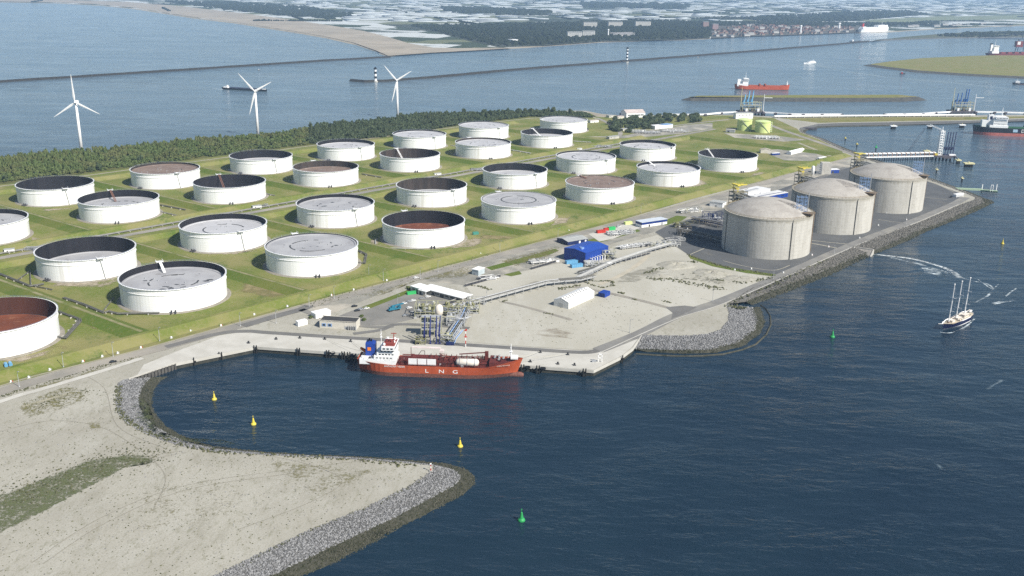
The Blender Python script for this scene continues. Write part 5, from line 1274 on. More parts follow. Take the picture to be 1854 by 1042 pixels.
# small coloured gear on the pads
for nm, lb, cat, px, py, sz, m_ in (('container', 'red container on the cluttered pad behind the navy shed', 'container', 1088, 421, (10, 3.5, 3), RED), ('container', 'short red container behind the bright green one on the cluttered pad', 'container', 1098, 417, (6, 3, 2.8), RED), ('container', 'bright green container on the cluttered pad behind the navy shed', 'container', 1107, 416, (8, 3.5, 3.4), BGRN), ('container', 'yellow-green container on the grass left of the blue banded building', 'container', 1137, 405.5, (9, 4, 3), LIME), ('skip', 'green skip by the white gatehouse of the car park', 'skip', 745, 532, (8, 3, 2.2), BGRN), ('container', 'small teal container on the sand beside the rust floored oil tank', 'container', 861, 424, (6, 3, 2.6), mat('sea_green_paint', (.06,.25,.20))), ('container', 'long light blue box in front of the tall blue warehouse', 'container', 1036, 476, (14, 4, 3), LBLUE), ('container', 'second light blue box nearer the sand in front of the tall blue warehouse', 'container', 1044, 483, (12, 4, 3), LBLUE)):
    a = G(px, py); t = empty(nm, lb, cat, tuple(a), .45)
    MB().box((0, 0, sz[2]/2+.1), sz).build('body', m_, t); q = MB()
    for k in range(6): q.box((sz[0]*(k/5-.5), 0, sz[2]/2+.1), (.14, sz[1]+.16, sz[2]+.1))
    q.build('rib', m_, t); MB().box((0, 0, .06), (sz[0]*.95, sz[1]*.9, .12)).build('skid', DARK, t)
t = empty('storage_cylinder', 'two light blue drums on the grass by the rust red tank at the left edge', 'drum', tuple(G(15, 662)), .6)
for k in (-1.4, 1.4): MB().cyl((k, -2.2, 1.2), (k, 2.2, 1.2), 1.2, n=16).build('drum', LBLUE, t)
MB().box((0, 0, .1), (5, 3, .2)).build('skid', DARK, t)

# ------------------------------------------------------------------ quay and its fittings
qw = [G(x, y) for x, y in QUAY]
def inner(p, q_, d): return p
t = empty('quay_wall', 'pale concrete quay wall with dark tidal foot along the basin', 'quay wall', (0, 0, 0))
fc = MB(); ft = MB(); cp = MB()
def off(pts, d):
    o_ = []
    for i, p in enumerate(pts):
        a = pts[max(i-1, 0)]; b = pts[min(i+1, len(pts)-1)]; v = (b-a); v.z = 0; v.normalize(); o_.append(p+Vector((v.y, -v.x, 0))*d)
    return o_
Q1 = qw[1:]; Q2 = off(Q1, .7); Q3 = off(Q1, .9)
fc.strip([Vector((p.x, p.y, .25)) for p in Q1], [Vector((p.x, p.y, .25)) for p in Q2]).strip([Vector((p.x, p.y, .25)) for p in Q2], [Vector((p.x, p.y, -1.9)) for p in Q2])
fc.build('wall_face', APRON, t)
ft.strip([Vector((p.x, p.y, -1.9)) for p in Q2], [Vector((p.x, p.y, -1.9)) for p in Q1]); ft.strip([Vector((p.x, p.y, -1.88)) for p in Q1], [Vector((p.x, p.y, -9)) for p in Q1])
ft.build('wet_foot', mat('wet_quay_foot', (.030,.032,.026), (.05,.05,.04), .3, .8), t)
sp_ = empty('sheet_piling', 'dark corrugated steel sheet piling at the left end of the quay', 'sheet piling', tuple(qw[0]), 0)
d = qw[1]-qw[0]; Ls = d.length; d.normalize(); n_ = Vector((d.y, -d.x, 0)); mb = MB(); A = []; B = []
for k in range(int(Ls/1.3)):
    o_ = .9 if k % 2 else 0
    for e in (.1, 1.2): q = d*(k*1.3+e)+n_*o_; A.append(q+Vector((0, 0, .1))); B.append(q+Vector((0, 0, -8)))
mb.strip(A, B).build('panel', mat('dark_pile_steel', (.065,.062,.058), (.10,.095,.085), .4, .8), sp_)
MB().bar(n_*.45+Vector((0, 0, .25)), d*Ls+n_*.45+Vector((0, 0, .25)), .9).build('capping_beam', CONC, sp_)
FEND = mat('black_fender_pile', (.018,.018,.017), None, .5, .7)
fp = [((352,650.5),'single dark fender pile nearest the sheet piling'), ((400,640.5),'dark fender pile midway along the left leg of the quay'), ((463,628.5),'pair of dark fender piles in the inner corner of the quay'), ((541,633),'pair of dark fender piles between the inner corner and the red ship'), ((594,637),'dark fender piles in the left group of two beside the stern of the red ship'), ((622,639.5),'dark fender piles close to the stern of the red ship'), ((632,640.5),'dark fender piles right behind the stern of the red ship'), ((946,663),'dark fender piles at the bow of the red ship'), ((974,665),'dark fender piles with a tyre, between the bow and the right corner of the quay'), ((1058,670.5),'dark fender piles by the outer right corner of the quay'), ((1127,646.5),'single dark fender pile on the slanting right end of the quay')]
for (px, py), lb in fp:
    p = G(px, py-1); t = empty('fender_pile', lb, 'fender', (p.x, p.y-1.6, W), 0, 'fender piles along the quay')
    for k in ((-.9, .9) if 'single' not in lb else (0,)):
        MB().cyl((k, 0, -4), (k, 0, 6.2), .45, n=8).build('pile', FEND, t)
    MB().box((0, .7, 3.0), (2.6, 1.0, 1.2)).build('fender_pad', FEND, t)
    if 'tyre' in lb or 'group' in lb or 'bow' in lb or 'right behind' in lb:
        MB().lathe([(1.3, -.5), (2.0, -.5), (2.0, .5), (1.3, .5), (1.3, -.5)], 16, (3.5, 0, 4.2)).build('tyre', BLACK, t)
for k, (px, py) in enumerate(((500,614),(543,612),(588,614),(635,618),(978,638),(1028,642),(960,655),(1010,659),(450,621),(1040,661))):
    t = empty('bollard', 'small dark mooring bollard on the pale quay deck', 'bollard', tuple(G(px, py)+Vector((0, 0, .1))), 0, 'mooring bollards on the quay deck')
    MB().lathe([(.9, 0), (.9, .2), (.5, .3), (.45, 1.0), (.8, 1.3), (.6, 1.6), (.01, 1.7)], 12).build('post', BLACK, t, smooth=True); MB().box((0, 0, .1), (2.2, 2.2, .2)).build('foot_plate', DARK, t)
t = empty('hook_unit', 'white mooring hook frame near the right corner of the quay', 'mooring hook', tuple(G(1083, 655)+Vector((0, 0, .1))))
MB().box((0, 0, 3), (.5, .5, 6)).box((2.6, 0, 3), (.5, .5, 6)).box((1.3, 0, 5.8), (3, .5, .5)).box((1.3, 0, 3), (3, .5, .4)).build('frame', WHITE, t); MB().box((-3, 0, .6), (3, 2, 1.2)).build('hook_base', GREY, t)
def foam(px, m_, z=.05, nm='sea_foam', soft=.5): return cover_mesh(nm, [G(x, y, W) for x, y in px], m_, z, soft)
def foam_line(px, wd, m_, z=.06, nm='sea_foam'):
    pts = [G(x, y, W) for x, y in px]; P = [pts[0]]+pts+[pts[-1]]; q = []
    for i in range(1, len(P)-2):
        for k in range(8):
            t = k/8; a, b, c, d = P[i-1], P[i], P[i+1], P[i+2]; q.append(.5*((2*b)+(c-a)*t+(2*a-5*b+4*c-d)*t*t+(3*b-a-3*c+d)*t**3))
    q.append(pts[-1]); rows = [[], [], [], []]
    for i, p in enumerate(q):
        d = (q[min(i+1, len(q)-1)]-q[max(i-1, 0)]).normalized(); n = Vector((-d.y, d.x, 0)); f = i/(len(q)-1); w_ = (wd[0]*(1-f)+wd[1]*f)/2
        for r, k in zip(rows, (-1, -.35, .35, 1)): r.append(p+n*w_*k)
    mb = MB(); vals = []
    for (a, b), (ca, cb) in zip(zip(rows[:-1], rows[1:]), ((0, 1), (1, 1), (1, 0))): mb.strip(a, b); vals += [ca*1.]*len(a)+[cb*1.]*len(a)
    o = mb.build(nm, m_, loc=(0, 0, z)); o.data.attributes.new('cover', 'FLOAT', 'POINT').data.foreach_set('value', vals); return tag(o, kind='stuff')
# scrub lines and tufts on the site sand
def tufts(name, px, n, s0, s1, spread, m_):
    L = GL(px); P = []
    for _ in range(n):
        k = rnd.randrange(len(L)-1); q = L[k].lerp(L[k+1], rnd.random()); P.append((q.x+rnd.gauss(0, spread), q.y+rnd.gauss(0, spread), rnd.uniform(.05, .4)))
    V, Fc = blobs(np.array(P), rng.uniform(s0, s1, n), (1, 1, .6), .4); return tag(np_mesh(name, V, Fc, m_), kind='stuff')
TUFT = rock_mat('scrub_tuft', (.05, .058, .026), (.12, .118, .060), (.075, .08, .035))
for px, n, sp_ in (([(1168,494),(1195,486),(1240,476),(1262,474)], 130, 1.6), ([(1172,503),(1215,506),(1260,515),(1310,524)], 170, 3.0), ([(1246,461),(1262,467),(1300,480)], 120, .8), ([(1302,480),(1330,487),(1365,492),(1404,499)], 120, 1.4), ([(1330,512),(1365,508),(1400,503)], 90, 2.2), ([(1060,507),(1082,509),(1106,508),(1110,517),(1090,521),(1066,514),(1060,507)], 130, .8), ([(1012,523),(1052,516)], 40, 1.5), ([(1118,529),(1130,531)], 20, .9), ([(1145,541),(1152,543)], 14, .7), ([(1200,545),(1215,548)], 14, .9), ([(1295,506),(1310,508)], 36, 1.0), ([(906,547),(918,543)], 8, .5), ([(985,566),(1000,569)], 14, .7), ([(1318,550),(1390,520),(1440,494),(1500,469)], 130, 1.6), ([(1320,552),(1330,556),(1345,556)], 60, 2), ([(890,525),(870,518),(850,516)], 40, 1.0)): tufts('site_vegetation', px, n, .35, 1.1, sp_, TUFT)
tufts('verge_vegetation', [(560,553),(600,541),(660,523),(745,501),(900,458)], 260, .2, .6, 4, TUFT)
tufts('verge_vegetation', [(0,718),(70,698),(180,664),(250,646)], 200, .25, .6, 1.2, TUFT)
tufts('spit_vegetation', [(215,700),(212,725),(218,748),(236,766),(275,787),(330,806),(400,819),(520,825),(640,833),(760,843)], 520, .3, .8, 1.2, TUFT)
tufts('spit_vegetation', [(770,862),(700,905),(600,945),(500,990),(420,1030)], 120, .2, .5, .8, TUFT)
tufts('spit_vegetation', [(20,905),(80,880),(150,850),(230,825),(300,822)], 700, .2, .55, 9, TUFT)
tufts('spit_vegetation', [(60,735),(160,705)], 160, .2, .5, 6, TUFT)
def scatter(name, px, n, s0, s1, m_):
    poly = [(p.x, p.y) for p in GL(px)]; xs = [p[0] for p in poly]; ys = [p[1] for p in poly]; P = []
    while len(P) < n:
        x, y = rng.uniform(min(xs), max(xs)), rng.uniform(min(ys), max(ys))
        if inside(x, y, poly): P.append((x, y, .05))
    V, Fc = blobs(np.array(P), rng.uniform(s0, s1, n)**1.0, (1, 1, .5), .4); return tag(np_mesh(name, V, Fc, m_), kind='stuff')
scatter('sand_debris', [(-60,800),(0,740),(200,700),(215,770),(330,815),(560,832),(760,850),(640,910),(460,1000),(400,1045),(-60,1045)], 1500, .12, .42, TUFT)
scatter('sand_debris', [(-60,800),(0,740),(200,700),(215,770),(330,815),(560,832),(760,850),(640,910),(460,1000),(400,1045),(-60,1045)], 700, .12, .40, ROCKL)
scatter('sand_debris', [(860,600),(900,560),(1000,560),(1180,520),(1290,510),(1200,570),(1080,625),(960,620)], 420, .15, .5, TUFT)
scatter('grass_litter', [(0,660),(120,620),(330,590),(560,530),(800,470),(1000,425),(980,415),(780,455),(560,515),(300,580),(100,610),(0,640)], 500, .15, .5, TUFT)
RUT = decal('wheel_rut_cover', (.24,.225,.18), (.28,.26,.21), .35, .30, .60)
for px in ([(-20,985),(60,930),(140,880),(230,852),(330,835)], [(-20,1000),(70,940),(150,888),(235,858),(340,838)], [(60,1040),(180,960),(330,900),(520,870),(680,850)], [(80,1042),(195,966),(340,906),(530,876)], [(0,800),(90,780),(180,790),(250,830),(300,880),(280,940)], [(140,690),(190,720),(215,790),(300,830)], [(470,840),(560,860),(620,890),(560,930),(430,980)]): foam_line([(x, y-6.0) for x, y in px], (.8, .8), RUT, -W+.09, 'wheel_track')
# bare earth beside the oil tanks
EARTH = decal('bare_earth_cover', (.27, .225, .16), (.33, .29, .22), .10, .36, .56)
for px in ([(842,430),(870,425),(890,435),(860,450),(800,456),(790,448)], [(660,455),(690,440),(690,425),(670,432)], [(55,425),(75,430),(70,442),(55,445)], [(245,500),(252,515),(200,525),(60,520),(70,508)], [(150,375),(60,385),(70,378)], [(480,455),(490,445),(440,462),(330,462),(350,455)], [(1230,345),(1290,335),(1280,325),(1265,318)], [(1005,392),(1040,390),(1030,405),(990,412)], [(640,335),(690,330),(660,345),(600,345)], [(350,375),(420,378),(480,372),(440,382)], [(-20,655),(60,640),(110,628),(100,640),(20,662)], [(440,340),(360,345),(330,352),(420,352)], [(1360,312),(1385,308),(1400,318),(1350,322)]): cover('bare_ground', px, EARTH, .13, .5)
for px in ([(0,560),(60,590),(140,620),(150,640),(60,650),(0,640)], [(120,565),(200,590),(270,596),(250,610),(160,600)], [(430,500),(520,530),(560,538),(500,545),(420,530)], [(850,420),(980,432),(960,438),(850,432)], [(1120,380),(1240,350),(1250,356),(1130,392)]): cover('dry_field', px, decal('dry_grass_cover', (.20,.17,.075), (.24,.2,.10), .05, .36, .58), .14, .5)
# small white hydrants and markers
for k, (px, py) in enumerate([(20,692),(52,684),(90,670),(150,655),(185,646),(213,640),(255,630),(310,612),(345,600),(400,590),(460,570),(520,555),(600,535),(640,525),(700,508),(820,472),(870,460),(940,440),(1030,418),(1418,494),(1556,431),(1641,398),(1330,489),(1360,487),(1470,462),(1605,386),(1590,408),(1500,447)]):
    t = empty('hydrant', 'small white hydrant box beside the roads and yards of the terminal', 'hydrant', tuple(G(px, py)), .7, 'white hydrants of the terminal')
    MB().box((0, 0, .8), (1.0, .9, 1.3)).build('cabinet', WHITE, t); MB().box((0, 0, .1), (2.0, 1.7, .25)).build('plinth', CONC, t); MB().cyl((1.1, 0, .1), (1.1, 0, 1.3), .2, n=6).build('standpipe', RED if k % 3 == 0 else GREY, t)
for pts_, wd in (([(1445,437),(1480,442),(1530,452)], 2.4), ([(1440,431),(1478,436),(1548,443)], 1.6), ([(1246,462),(1276,449)], 1.2), ([(1590,397),(1645,404),(1668,397)], 1.0), ([(1672,357),(1715,361)], 1.0), ([(1668,324),(1700,335),(1728,348)], 1.2), ([(1310,472),(1350,482),(1400,489),(1430,480)], 1.0)): road('yard_kerb', pts_, wd, mat('pale_kerb', (.34,.315,.25), (.28,.26,.2), .2, .9), .13)
# lamp posts by the roads
LP = [(35,700),(115,664),(205,645),(289,617),(435,590),(500,585),(560,556),(605,540),(694,508),(761,505),(793,492),(881,548),(905,455),(720,556),(1010,432),(1160,385),(1330,340),(1218,440),(668,500),(1140,602),(1290,545),(1400,505),(1510,458),(1640,405)]
for k, (px, py) in enumerate(LP):
    t = empty('street_lamp', 'slim grey lamp post standing along the roads of the terminal', 'street lamp', tuple(G(px, py)), .8, 'lamp posts along the terminal roads')
    MB().cyl((0, 0, 0), (0, 0, 11), .22, .13, n=6).box((0, 0, .3), (.8, .8, .6)).build('pole', STEEL, t); MB().bar((0, 0, 11), (0, -1.8, 11.4), .16).build('arm', STEEL, t); MB().box((0, -2.2, 11.35), (.5, 1.1, .25)).build('lamp_head', GREY, t)

# ------------------------------------------------------------------ vehicles
TYRE = mat('tyre_rubber', (.015,.015,.015), None, .5, .9)
def car(px, py, rz, m_, label, van=False):
    t = empty('parked_car', label, 'van' if van else 'car', tuple(G(px, py)+Vector((0, 0, .12))), rz, 'cars on the terminal')
    L, w_ = (5.2, 2.0) if van else (4.6, 1.85)
    pro = [(-L/2, .35), (L/2, .35), (L/2, .8), (L*.44, .92), (L*.2, 1.0), (-L*.47, 1.02), (-L/2, .85)]
    mb = MB(); n = len(pro)
    mb.add([(x, -w_/2, z) for x, z in pro]+[(x, w_/2, z) for x, z in pro], [tuple(range(n)), tuple(range(2*n-1, n-1, -1))]+[(i, n+i, n+(i+1) % n, (i+1) % n) for i in range(n)])
    mb.build('body', m_, t)
    top = 2.2 if van else 1.5; x0, x1 = (-L*.46, L*.2) if van else (-L*.42, L*.16)
    cb = MB(); a = w_/2-.08; b = w_/2-.28
    cb.add([(x0, -a, 1.0), (x1+.5, -a, 1.0), (x1+.5, a, 1.0), (x0, a, 1.0), (x0+.3, -b, top-.06), (x1-.2, -b, top-.06), (x1-.2, b, top-.06), (x0+.3, b, top-.06)], [(0,1,5,4),(1,2,6,5),(2,3,7,6),(3,0,4,7)])
    cb.build('window_band', GLASS, t)
    MB().box(((x0+x1)/2+.05, 0, top), (x1-x0-.5, 2*b+.06, .1)).build('roof', m_, t)
    for x in (-L*.31, L*.31):
        for y in (-w_/2+.1, w_/2-.1): MB().cyl((x, y-.12, .34), (x, y+.12, .34), .34, n=10).build('wheel', TYRE, t)
    return t
SILV = mat('silver_car_paint', (.45,.46,.47), None, .5, .35, .3)
for px, py, rz, m_, lb in ((205,656,.55,BLACK,'lone black car on the road at the left, near the sheet piling'), (642,555,.5,BLACK,'dark car in the corner of the car park nearest the verge'), (647,563,.5,BLACK,'dark car beside the silver one at the left end of the car park'), (653,561,.5,SILV,'silver car between a dark car and a white one in the car park'), (664,559,.5,WHITE,'white car in the left cluster of the car park, nearest the blue truck'), (732,550,.5,WHITE,'white car just right of the blue truck'), (741,547,.5,SILV,'silver car second right of the blue truck'), (748,545,.5,WHITE,'white car third right of the blue truck, near the lamp post row end'), (741,558,.6,WHITE,'white car with dark glass alone in the middle lane of the car park'), (775,538,.4,WHITE,'white car in front of the long white office porch'), (764,541,.4,SILV,'silver car left of the white one before the long white office'), (734,572,.5,SILV,'silver car parked by the yellowish skid near the loading arms'), (753,503.5,.55,WHITE,'white car on the main road above the gatehouse'), (787,533,.4,BLACK,'dark car close against the long white office'), (1040,452,.5,WHITE,'white car by the navy shed at the road')):
    car(px, py, rz, m_, lb)
for px, py, rz, m_, lb in ((1722,357,.9,BLACK,'dark van at the outer corner of the dark yard'), (1480,290,.9,WHITE,'white van at the harbour basin road junction'), (1120,411,.5,WHITE,'white van on the cluttered pad near the bright green container')):
    car(px, py, rz, m_, lb, True)
def truck(px, py, rz, m_, label):
    t = empty('crane_truck', label, 'truck', tuple(G(px, py)+Vector((0, 0, .12))), rz)
    MB().box((0, 0, 1.5), (11, 2.5, .9)).box((3.9, 0, 2.2), (2.2, 2.4, 1.2)).build('chassis', m_, t)
    c = MB().box((4.6, 0, 2.4), (2.0, 2.4, 2.0)).build('cab', m_, t); MB().box((5.62, 0, 2.8), (.08, 2.0, .8)).build('windscreen', GLASS, c)
    MB().box((-1.2, 0, 3.0), (3.2, 2.3, 2.2)).box((-3.6, 0, 2.6), (2, 2.4, 1.4)).build('crane_house', m_, t); MB().bar((-2, 0, 4.1), (7.2, 0, 4.6), 1.0).bar((3, 0, 4.4), (9.0, 0, 4.8), .7).build('boom', m_, t)
    for x in (-4.2, -2.8, 2.2, 3.8):
        for y in (-1.2, 1.2): MB().cyl((x, y-.2, .6), (x, y+.2, .6), .6, n=10).build('wheel', TYRE, t)
    for x in (-5, 1): MB().box((x, 0, .8), (.5, 4.4, .4)).build('outrigger', DARK, t)
truck(714, 562, .62, TEAL, 'teal blue crane truck standing in the car park')

# ------------------------------------------------------------------ ships
def hull(L, B, fb, boot, bow=0, stern=0, full=.80, transom=.72, rake=.05, bul=.9, bowlen=.25, n=36):
    """stern at x=0, bow at x=L, water at z=0; materials: 0 topsides, 1 boot, 2 deck"""
    mb = MB(); rows = []
    ks = [i/n for i in range(n+1)]
    def half(t, wl):
        s = .10 if not wl else .22; tr = transom if not wl else .30
        a = 1 if t > s else tr+(1-tr)*math.sin(t/s*math.pi/2)
        e = 1-bowlen*(1 if not wl else 1.35)
        b = 1 if t < e else max(0, 1-((t-e)/(1-e))**(2.2 if not wl else 1.7))
        return B/2*min(a, b)
    for t in ks:
        top = fb+bow*max(0, (t-.78)/.22)**.8*(1 if t > .78 else 0)+stern*max(0, (.2-t)/.2)
        xw = t*L*(1-rake)+L*.012
        r = []
        for z, f in ((-2.5, 0.), (0., .0), (boot, .25), (top, 1.)):
            hw = half(t, True)*(1-f)+half(t, False)*f; x = xw*(1-f)+t*L*f; r.append((x, hw, z))
        rows.append((r, top, half(t, False), t*L))
    V = []
    for r, top, hd, xd in rows: V += [(x, -y, z) for x, y, z in r]+[(x, y, z) for x, y, z in r]
    Fs = []; m_ = []
    for i in range(n):
        a, b = 8*i, 8*(i+1)
        for j, mi in ((0, 1), (1, 1), (2, 0)):
            mb_f = [(a+j, b+j, b+j+1, a+j+1), (a+4+j, a+4+j+1, b+4+j+1, b+4+j)]
            for f in mb_f: Fs.append(f); m_.append(mi)
    for j, mi in ((0, 1), (1, 1), (2, 0)): Fs.append((j, j+1, 4+j+1, 4+j)); m_.append(mi)
    o = len(mb.v); mb.v += V; mb.f += Fs; mb.m += m_
    A = [Vector((xd, -max(hd-.12, 0), top-bul)) for r, top, hd, xd in rows]; Bp = [Vector((xd, max(hd-.12, 0), top-bul)) for r, top, hd, xd in rows]
    mb.strip(A, Bp, 2)
    return mb
def ship_frame(name, label, cat, pst, pbow, group=None, z=W):
    a, b = G(*pst, z), G(*pbow, z); d = b-a
    return empty(name, label, cat, tuple(a), math.atan2(d.y, d.x), group), d.length
def block(t, name, m_, specs, wn=()):
    mb = MB()
    for x0, x1, y, z0, z1 in specs: mb.box(((x0+x1)/2, 0, (z0+z1)/2), (x1-x0, 2*y, z1-z0))
    o = mb.build(name, m_, t)
    for x0, x1, y, z0, z1 in wn:       # window rows: dark panes just proud of the walls
        w_ = MB(); k = max(1, int((x1-x0)/2.2))
        for i in range(k):
            xc = x0+(x1-x0)*(i+.5)/k
            for s in (-1, 1): w_.box((xc, s*(y+.02), (z0+z1)/2), ((x1-x0)/k*.6, .12, z1-z0))
        w_.build('window_row', GLASS, o)
    return o

# red gas carrier at the quay
t, L = ship_frame('gas_carrier', 'orange red gas tanker with white bridge and LNG lettering, moored at the quay', 'ship', (651,669), (941,679.5))
L += 2
hb = hull(L, 18.6, 8.3, 2.7, 5.0, 2.6, rake=.055, bowlen=.24); HB = hb.build('hull', [HULLR, BOOT, DECKR], t)
bb = MB().lathe([(.01, 0), (1.3, .4), (2.1, 2), (2.3, 5), (2.3, 10)], 12).build('bulbous_bow', BOOT, HB, smooth=True)
bb.rotation_euler = (0, -math.pi/2, 0); bb.location = (L*1.008, 0, .6)
mx = lambda x, y, z: Matrix.Translation((x, y, z)) @ Matrix.Rotation(math.pi/2, 4, 'X')
y0 = -9.38
for ch, xx in (('L', 48.7), ('N', 58.9), ('G', 68.4)): text(ch, 3.7, WHITE, mx(xx, y0, 3.6) @ Matrix.Scale(1.45, 4, (1, 0, 0)), 'hull_letter', HB, .03)
text('ANTHONY VEDER', 1.75, WHITE, mx(26.4, y0, 6.7), 'company_name', HB, .03)
# the bow name lies on the flaring plating, turned with it
text('CORAL METHANE', 1.15, mat('dull_white_letter', (.5,.42,.38)), Matrix.Translation((L*.885, -7.3, 9.4)) @ Matrix.Rotation(R(19), 4, 'Z') @ Matrix.Rotation(math.pi/2-.16, 4, 'X'), 'ship_name', HB, .03)
sh = block(t, 'superstructure', WHITE, [(2, 27, 8.6, 8, 11.4), (12, 26, 8.0, 11.4, 14), (14, 26.5, 7.4, 14, 16.4), (15.5, 26.5, 7.0, 16.4, 18.6), (17.5, 26.8, 9.2, 18.6, 21.0)], [(18, 26, 9.2, 19.4, 20.4), (15, 26, 7.4, 14.6, 15.5), (13, 25, 8.0, 12.1, 13), (16, 26, 7.0, 16.9, 17.8)])
w_ = MB()
for i in range(8): w_.box((26.85, -7.8+i*2.2, 19.9), (.14, 1.5, 1.1))
w_.build('bridge_window', GLASS, sh)
MB().box((22, 0, 21.15), (8.4, 14, .3)).box((22.5, -3.8, 21.9), (5, 3.4, 1.2)).box((21, 2.2, 21.8), (3.4, 3.4, 1.1)).build('bridge_roof', mat('dull_red_roof', (.24, .045, .035), (.18,.04,.03), .5, .7), sh)
for x, y in ((24.5, 5.5), (19, -6), (19.5, 5.8), (25, -.5)): MB().lathe([(.01, 0), (.8, .1), (.9, 1), (.5, 1.7), (.01, 1.9)], 8, (x, y, 21.3)).build('radome', WHITE, sh)
rl = MB()
for x in np.linspace(2, 26, 9):
    for q in (-1, 1): rl.bar((x, q*8.7, 11.4), (x, q*8.7, 12.5), .12)
for q in (-1, 1): rl.bar((2, q*8.7, 12.5), (26, q*8.7, 12.5), .14)
for q in (-1, 1): rl.bar((17.5, q*9.1, 22), (26.8, q*9.1, 22), .12)
rl.build('railing', WHITE, sh)
fn = MB().box((8.2, 2.2, 15.6), (6.5, 7, 9.4)).box((7.6, 2.2, 20.5), (5.0, 5.6, .9)).build('funnel', mat('funnel_blue', (.014,.045,.24), (.02,.06,.30), .4, .45), t)
MB().box((7.6, -1.38, 16.4), (2.4, .14, 2.4)).build('funnel_badge', mat('orange_badge', (.75,.22,.03)), fn)
MB().box((11.5, 2.2, 15.6), (.16, 5.4, 7.4)).build('funnel_louvre', NAVY, fn)
mb = MB()
for dx, dy in ((-1.2, 1.2), (1, 2.2), (-.5, 3.4)): mb.cyl((7.6+dx, dy, 20.6), (7.6+dx, dy, 22.6), .55, n=8)
mb.build('exhaust', BLACK, fn)
MB().cyl((15.5, 2, 18), (15.5, 2, 30), .32, .15, n=6).box((15.5, 2, 26.6), (.3, 4, .25)).box((15.5, 2, 24.4), (1.2, 2, .3)).build('mast', WHITE, t)
MB().cyl((25, -1.5, 21), (25, -1.5, 29), .28, n=6).box((25, -1.5, 28.6), (3.8, .45, .45)).box((25, -1.5, 26.8), (.4, 3.0, .4)).build('radar_mast', mat('dull_red_mast', (.30,.05,.03)), t)
lb_ = MB().lathe([(.01, -3.4), (.9, -2.8), (1.2, 0), (.9, 2.8), (.01, 3.4)], 10).build('lifeboat', mat('orange_lifeboat', (.65,.16,.03)), t, smooth=True)
lb_.rotation_euler = (0, -1.0, 0); lb_.location = (3.0, 3.5, 13.5)
for x, y in ((4, -5), (6, -7), (9, -6.5), (11, -4), (3.5, -1)): MB().box((x, y, 12), (1.6, 1.2, 1.4)).build('deck_gear', rnd.choice((GREY, DARK, WHITE)), t)
# cargo deck: trunk, pipes, domes, white panels and the horizontal deck tank
block(t, 'cargo_trunk', DECKR, [(29, 91, 5.0, 7.2, 9.2), (37, 57, 5.6, 9.2, 10.8)])
for k in range(9):
    P = [(30, -5+k*1.25, 9.9+.35*(k % 3)), (90-3*(k % 4), -5+k*1.25, 9.9+.35*(k % 3))]; MB().tube(P, .30, 6).build('deck_pipe', DECKR, t)
DRB = mat('red_brown_pipe', (.20, .045, .033), (.15, .035, .028), .6, .6); DRD = mat('deep_brown_fitting', (.055, .018, .016), None, .6, .7)
for k in range(46):
    x = 29+rnd.uniform(0, 62); y = rnd.uniform(-8.4, 8.3)
    MB().box((x, y, 8.4+rnd.uniform(0, .8)), (rnd.uniform(.6, 2.4), rnd.uniform(.6, 1.5), rnd.uniform(1.2, 3.4))).build('deck_fitting', (DECKR, DRD, DRB, DRD, DRB, STEEL)[k % 6], t)
for k in range(26):
    x = 30+rnd.uniform(0, 60); y = rnd.uniform(-7.8, 7); z = rnd.uniform(9.5, 13.5)
    MB().tube([(x, y, 7.5), (x, y, z), (x+rnd.uniform(-8, 8), y, z), (x+rnd.uniform(-8, 8), y, 8.6)], .2, 6).build('riser_pipe', (DECKR, DRB, DRD)[k % 3], t)
for yy in (-9.0, 9.0):
    mb = MB()
    for x in np.linspace(29, 92, 33): mb.bar((x, yy, 8), (x, yy, 9.4), .10)
    mb.bar((29, yy, 9.4), (92, yy, 9.4), .12).bar((29, yy, 8.8), (92, yy, 8.8), .08).build('railing', DRB, t)
for k in range(11): MB().bar((50+k*3.6, -4.6, 9), (50+k*3.6, -4.6, 12.4), .3).bar((50+k*3.6, 4.6, 9), (50+k*3.6, 4.6, 12.4), .3).bar((50+k*3.6, -4.6, 12.2), (50+k*3.6, 4.6, 12.2), .3).build('pipe_frame', DRB if k % 2 else DRD, t)
pn = MB().box((45.5, -8.35, 11.0), (19.0, .4, 4.4)).build('white_screen', WHITE, t)
for x in (42.2, 48.8): MB().box((x, -8.62, 11.0), (.4, .12, 4.4)).build('screen_seam', DECKR, pn)
mb = MB()
for x in (35.5, 56.0): mb.bar((x, -8.2, 8), (x, -8.2, 14), .4).bar((x, 6.8, 8), (x, 6.8, 15.6), .4)
mb.bar((35.5, -8.2, 14), (56, -8.2, 14), .45).build('manifold_frame', DECKR, t)
MB().box((46.5, 6.8, 15.8), (20, 2.4, .6)).box((57.5, 4.5, 14.6), (2.8, 4.0, 1.5)).build('manifold_gantry', mat('pinkish_white', (.66,.58,.55)), t)
dt = MB().lathe([(.01, -8.1), (1.6, -7.7), (2.5, -6.4), (2.6, 6.4), (1.6, 7.7), (.01, 8.1)], 20).build('deck_tank', mat('cream_paint', (.7,.64,.56)), t, smooth=True)
dt.rotation_euler = (0, math.pi/2, 0); dt.location = (76.5, -6.2, 11.0)
for x in (-5.2, 0, 5.2): MB().lathe([(2.66, -.22), (2.78, -.22), (2.78, .22), (2.66, .22)], 20, (0, 0, x)).build('tank_band', GREY, dt)
for x in (71, 82): MB().box((x, -6.2, 8.2), (1.2, 5, 1.6)).build('tank_saddle', DECKR, t)
mb = MB().box((89, 3, 12), (2.4, 2.4, 7.5)).bar((89, 3, 15.2), (70, 2, 13.6), .6); mb.build('deck_crane', DECKR, t)
block(t, 'forecastle_deck', DECKR, [(91.5, 97, 7.0, 8, 11.6)])
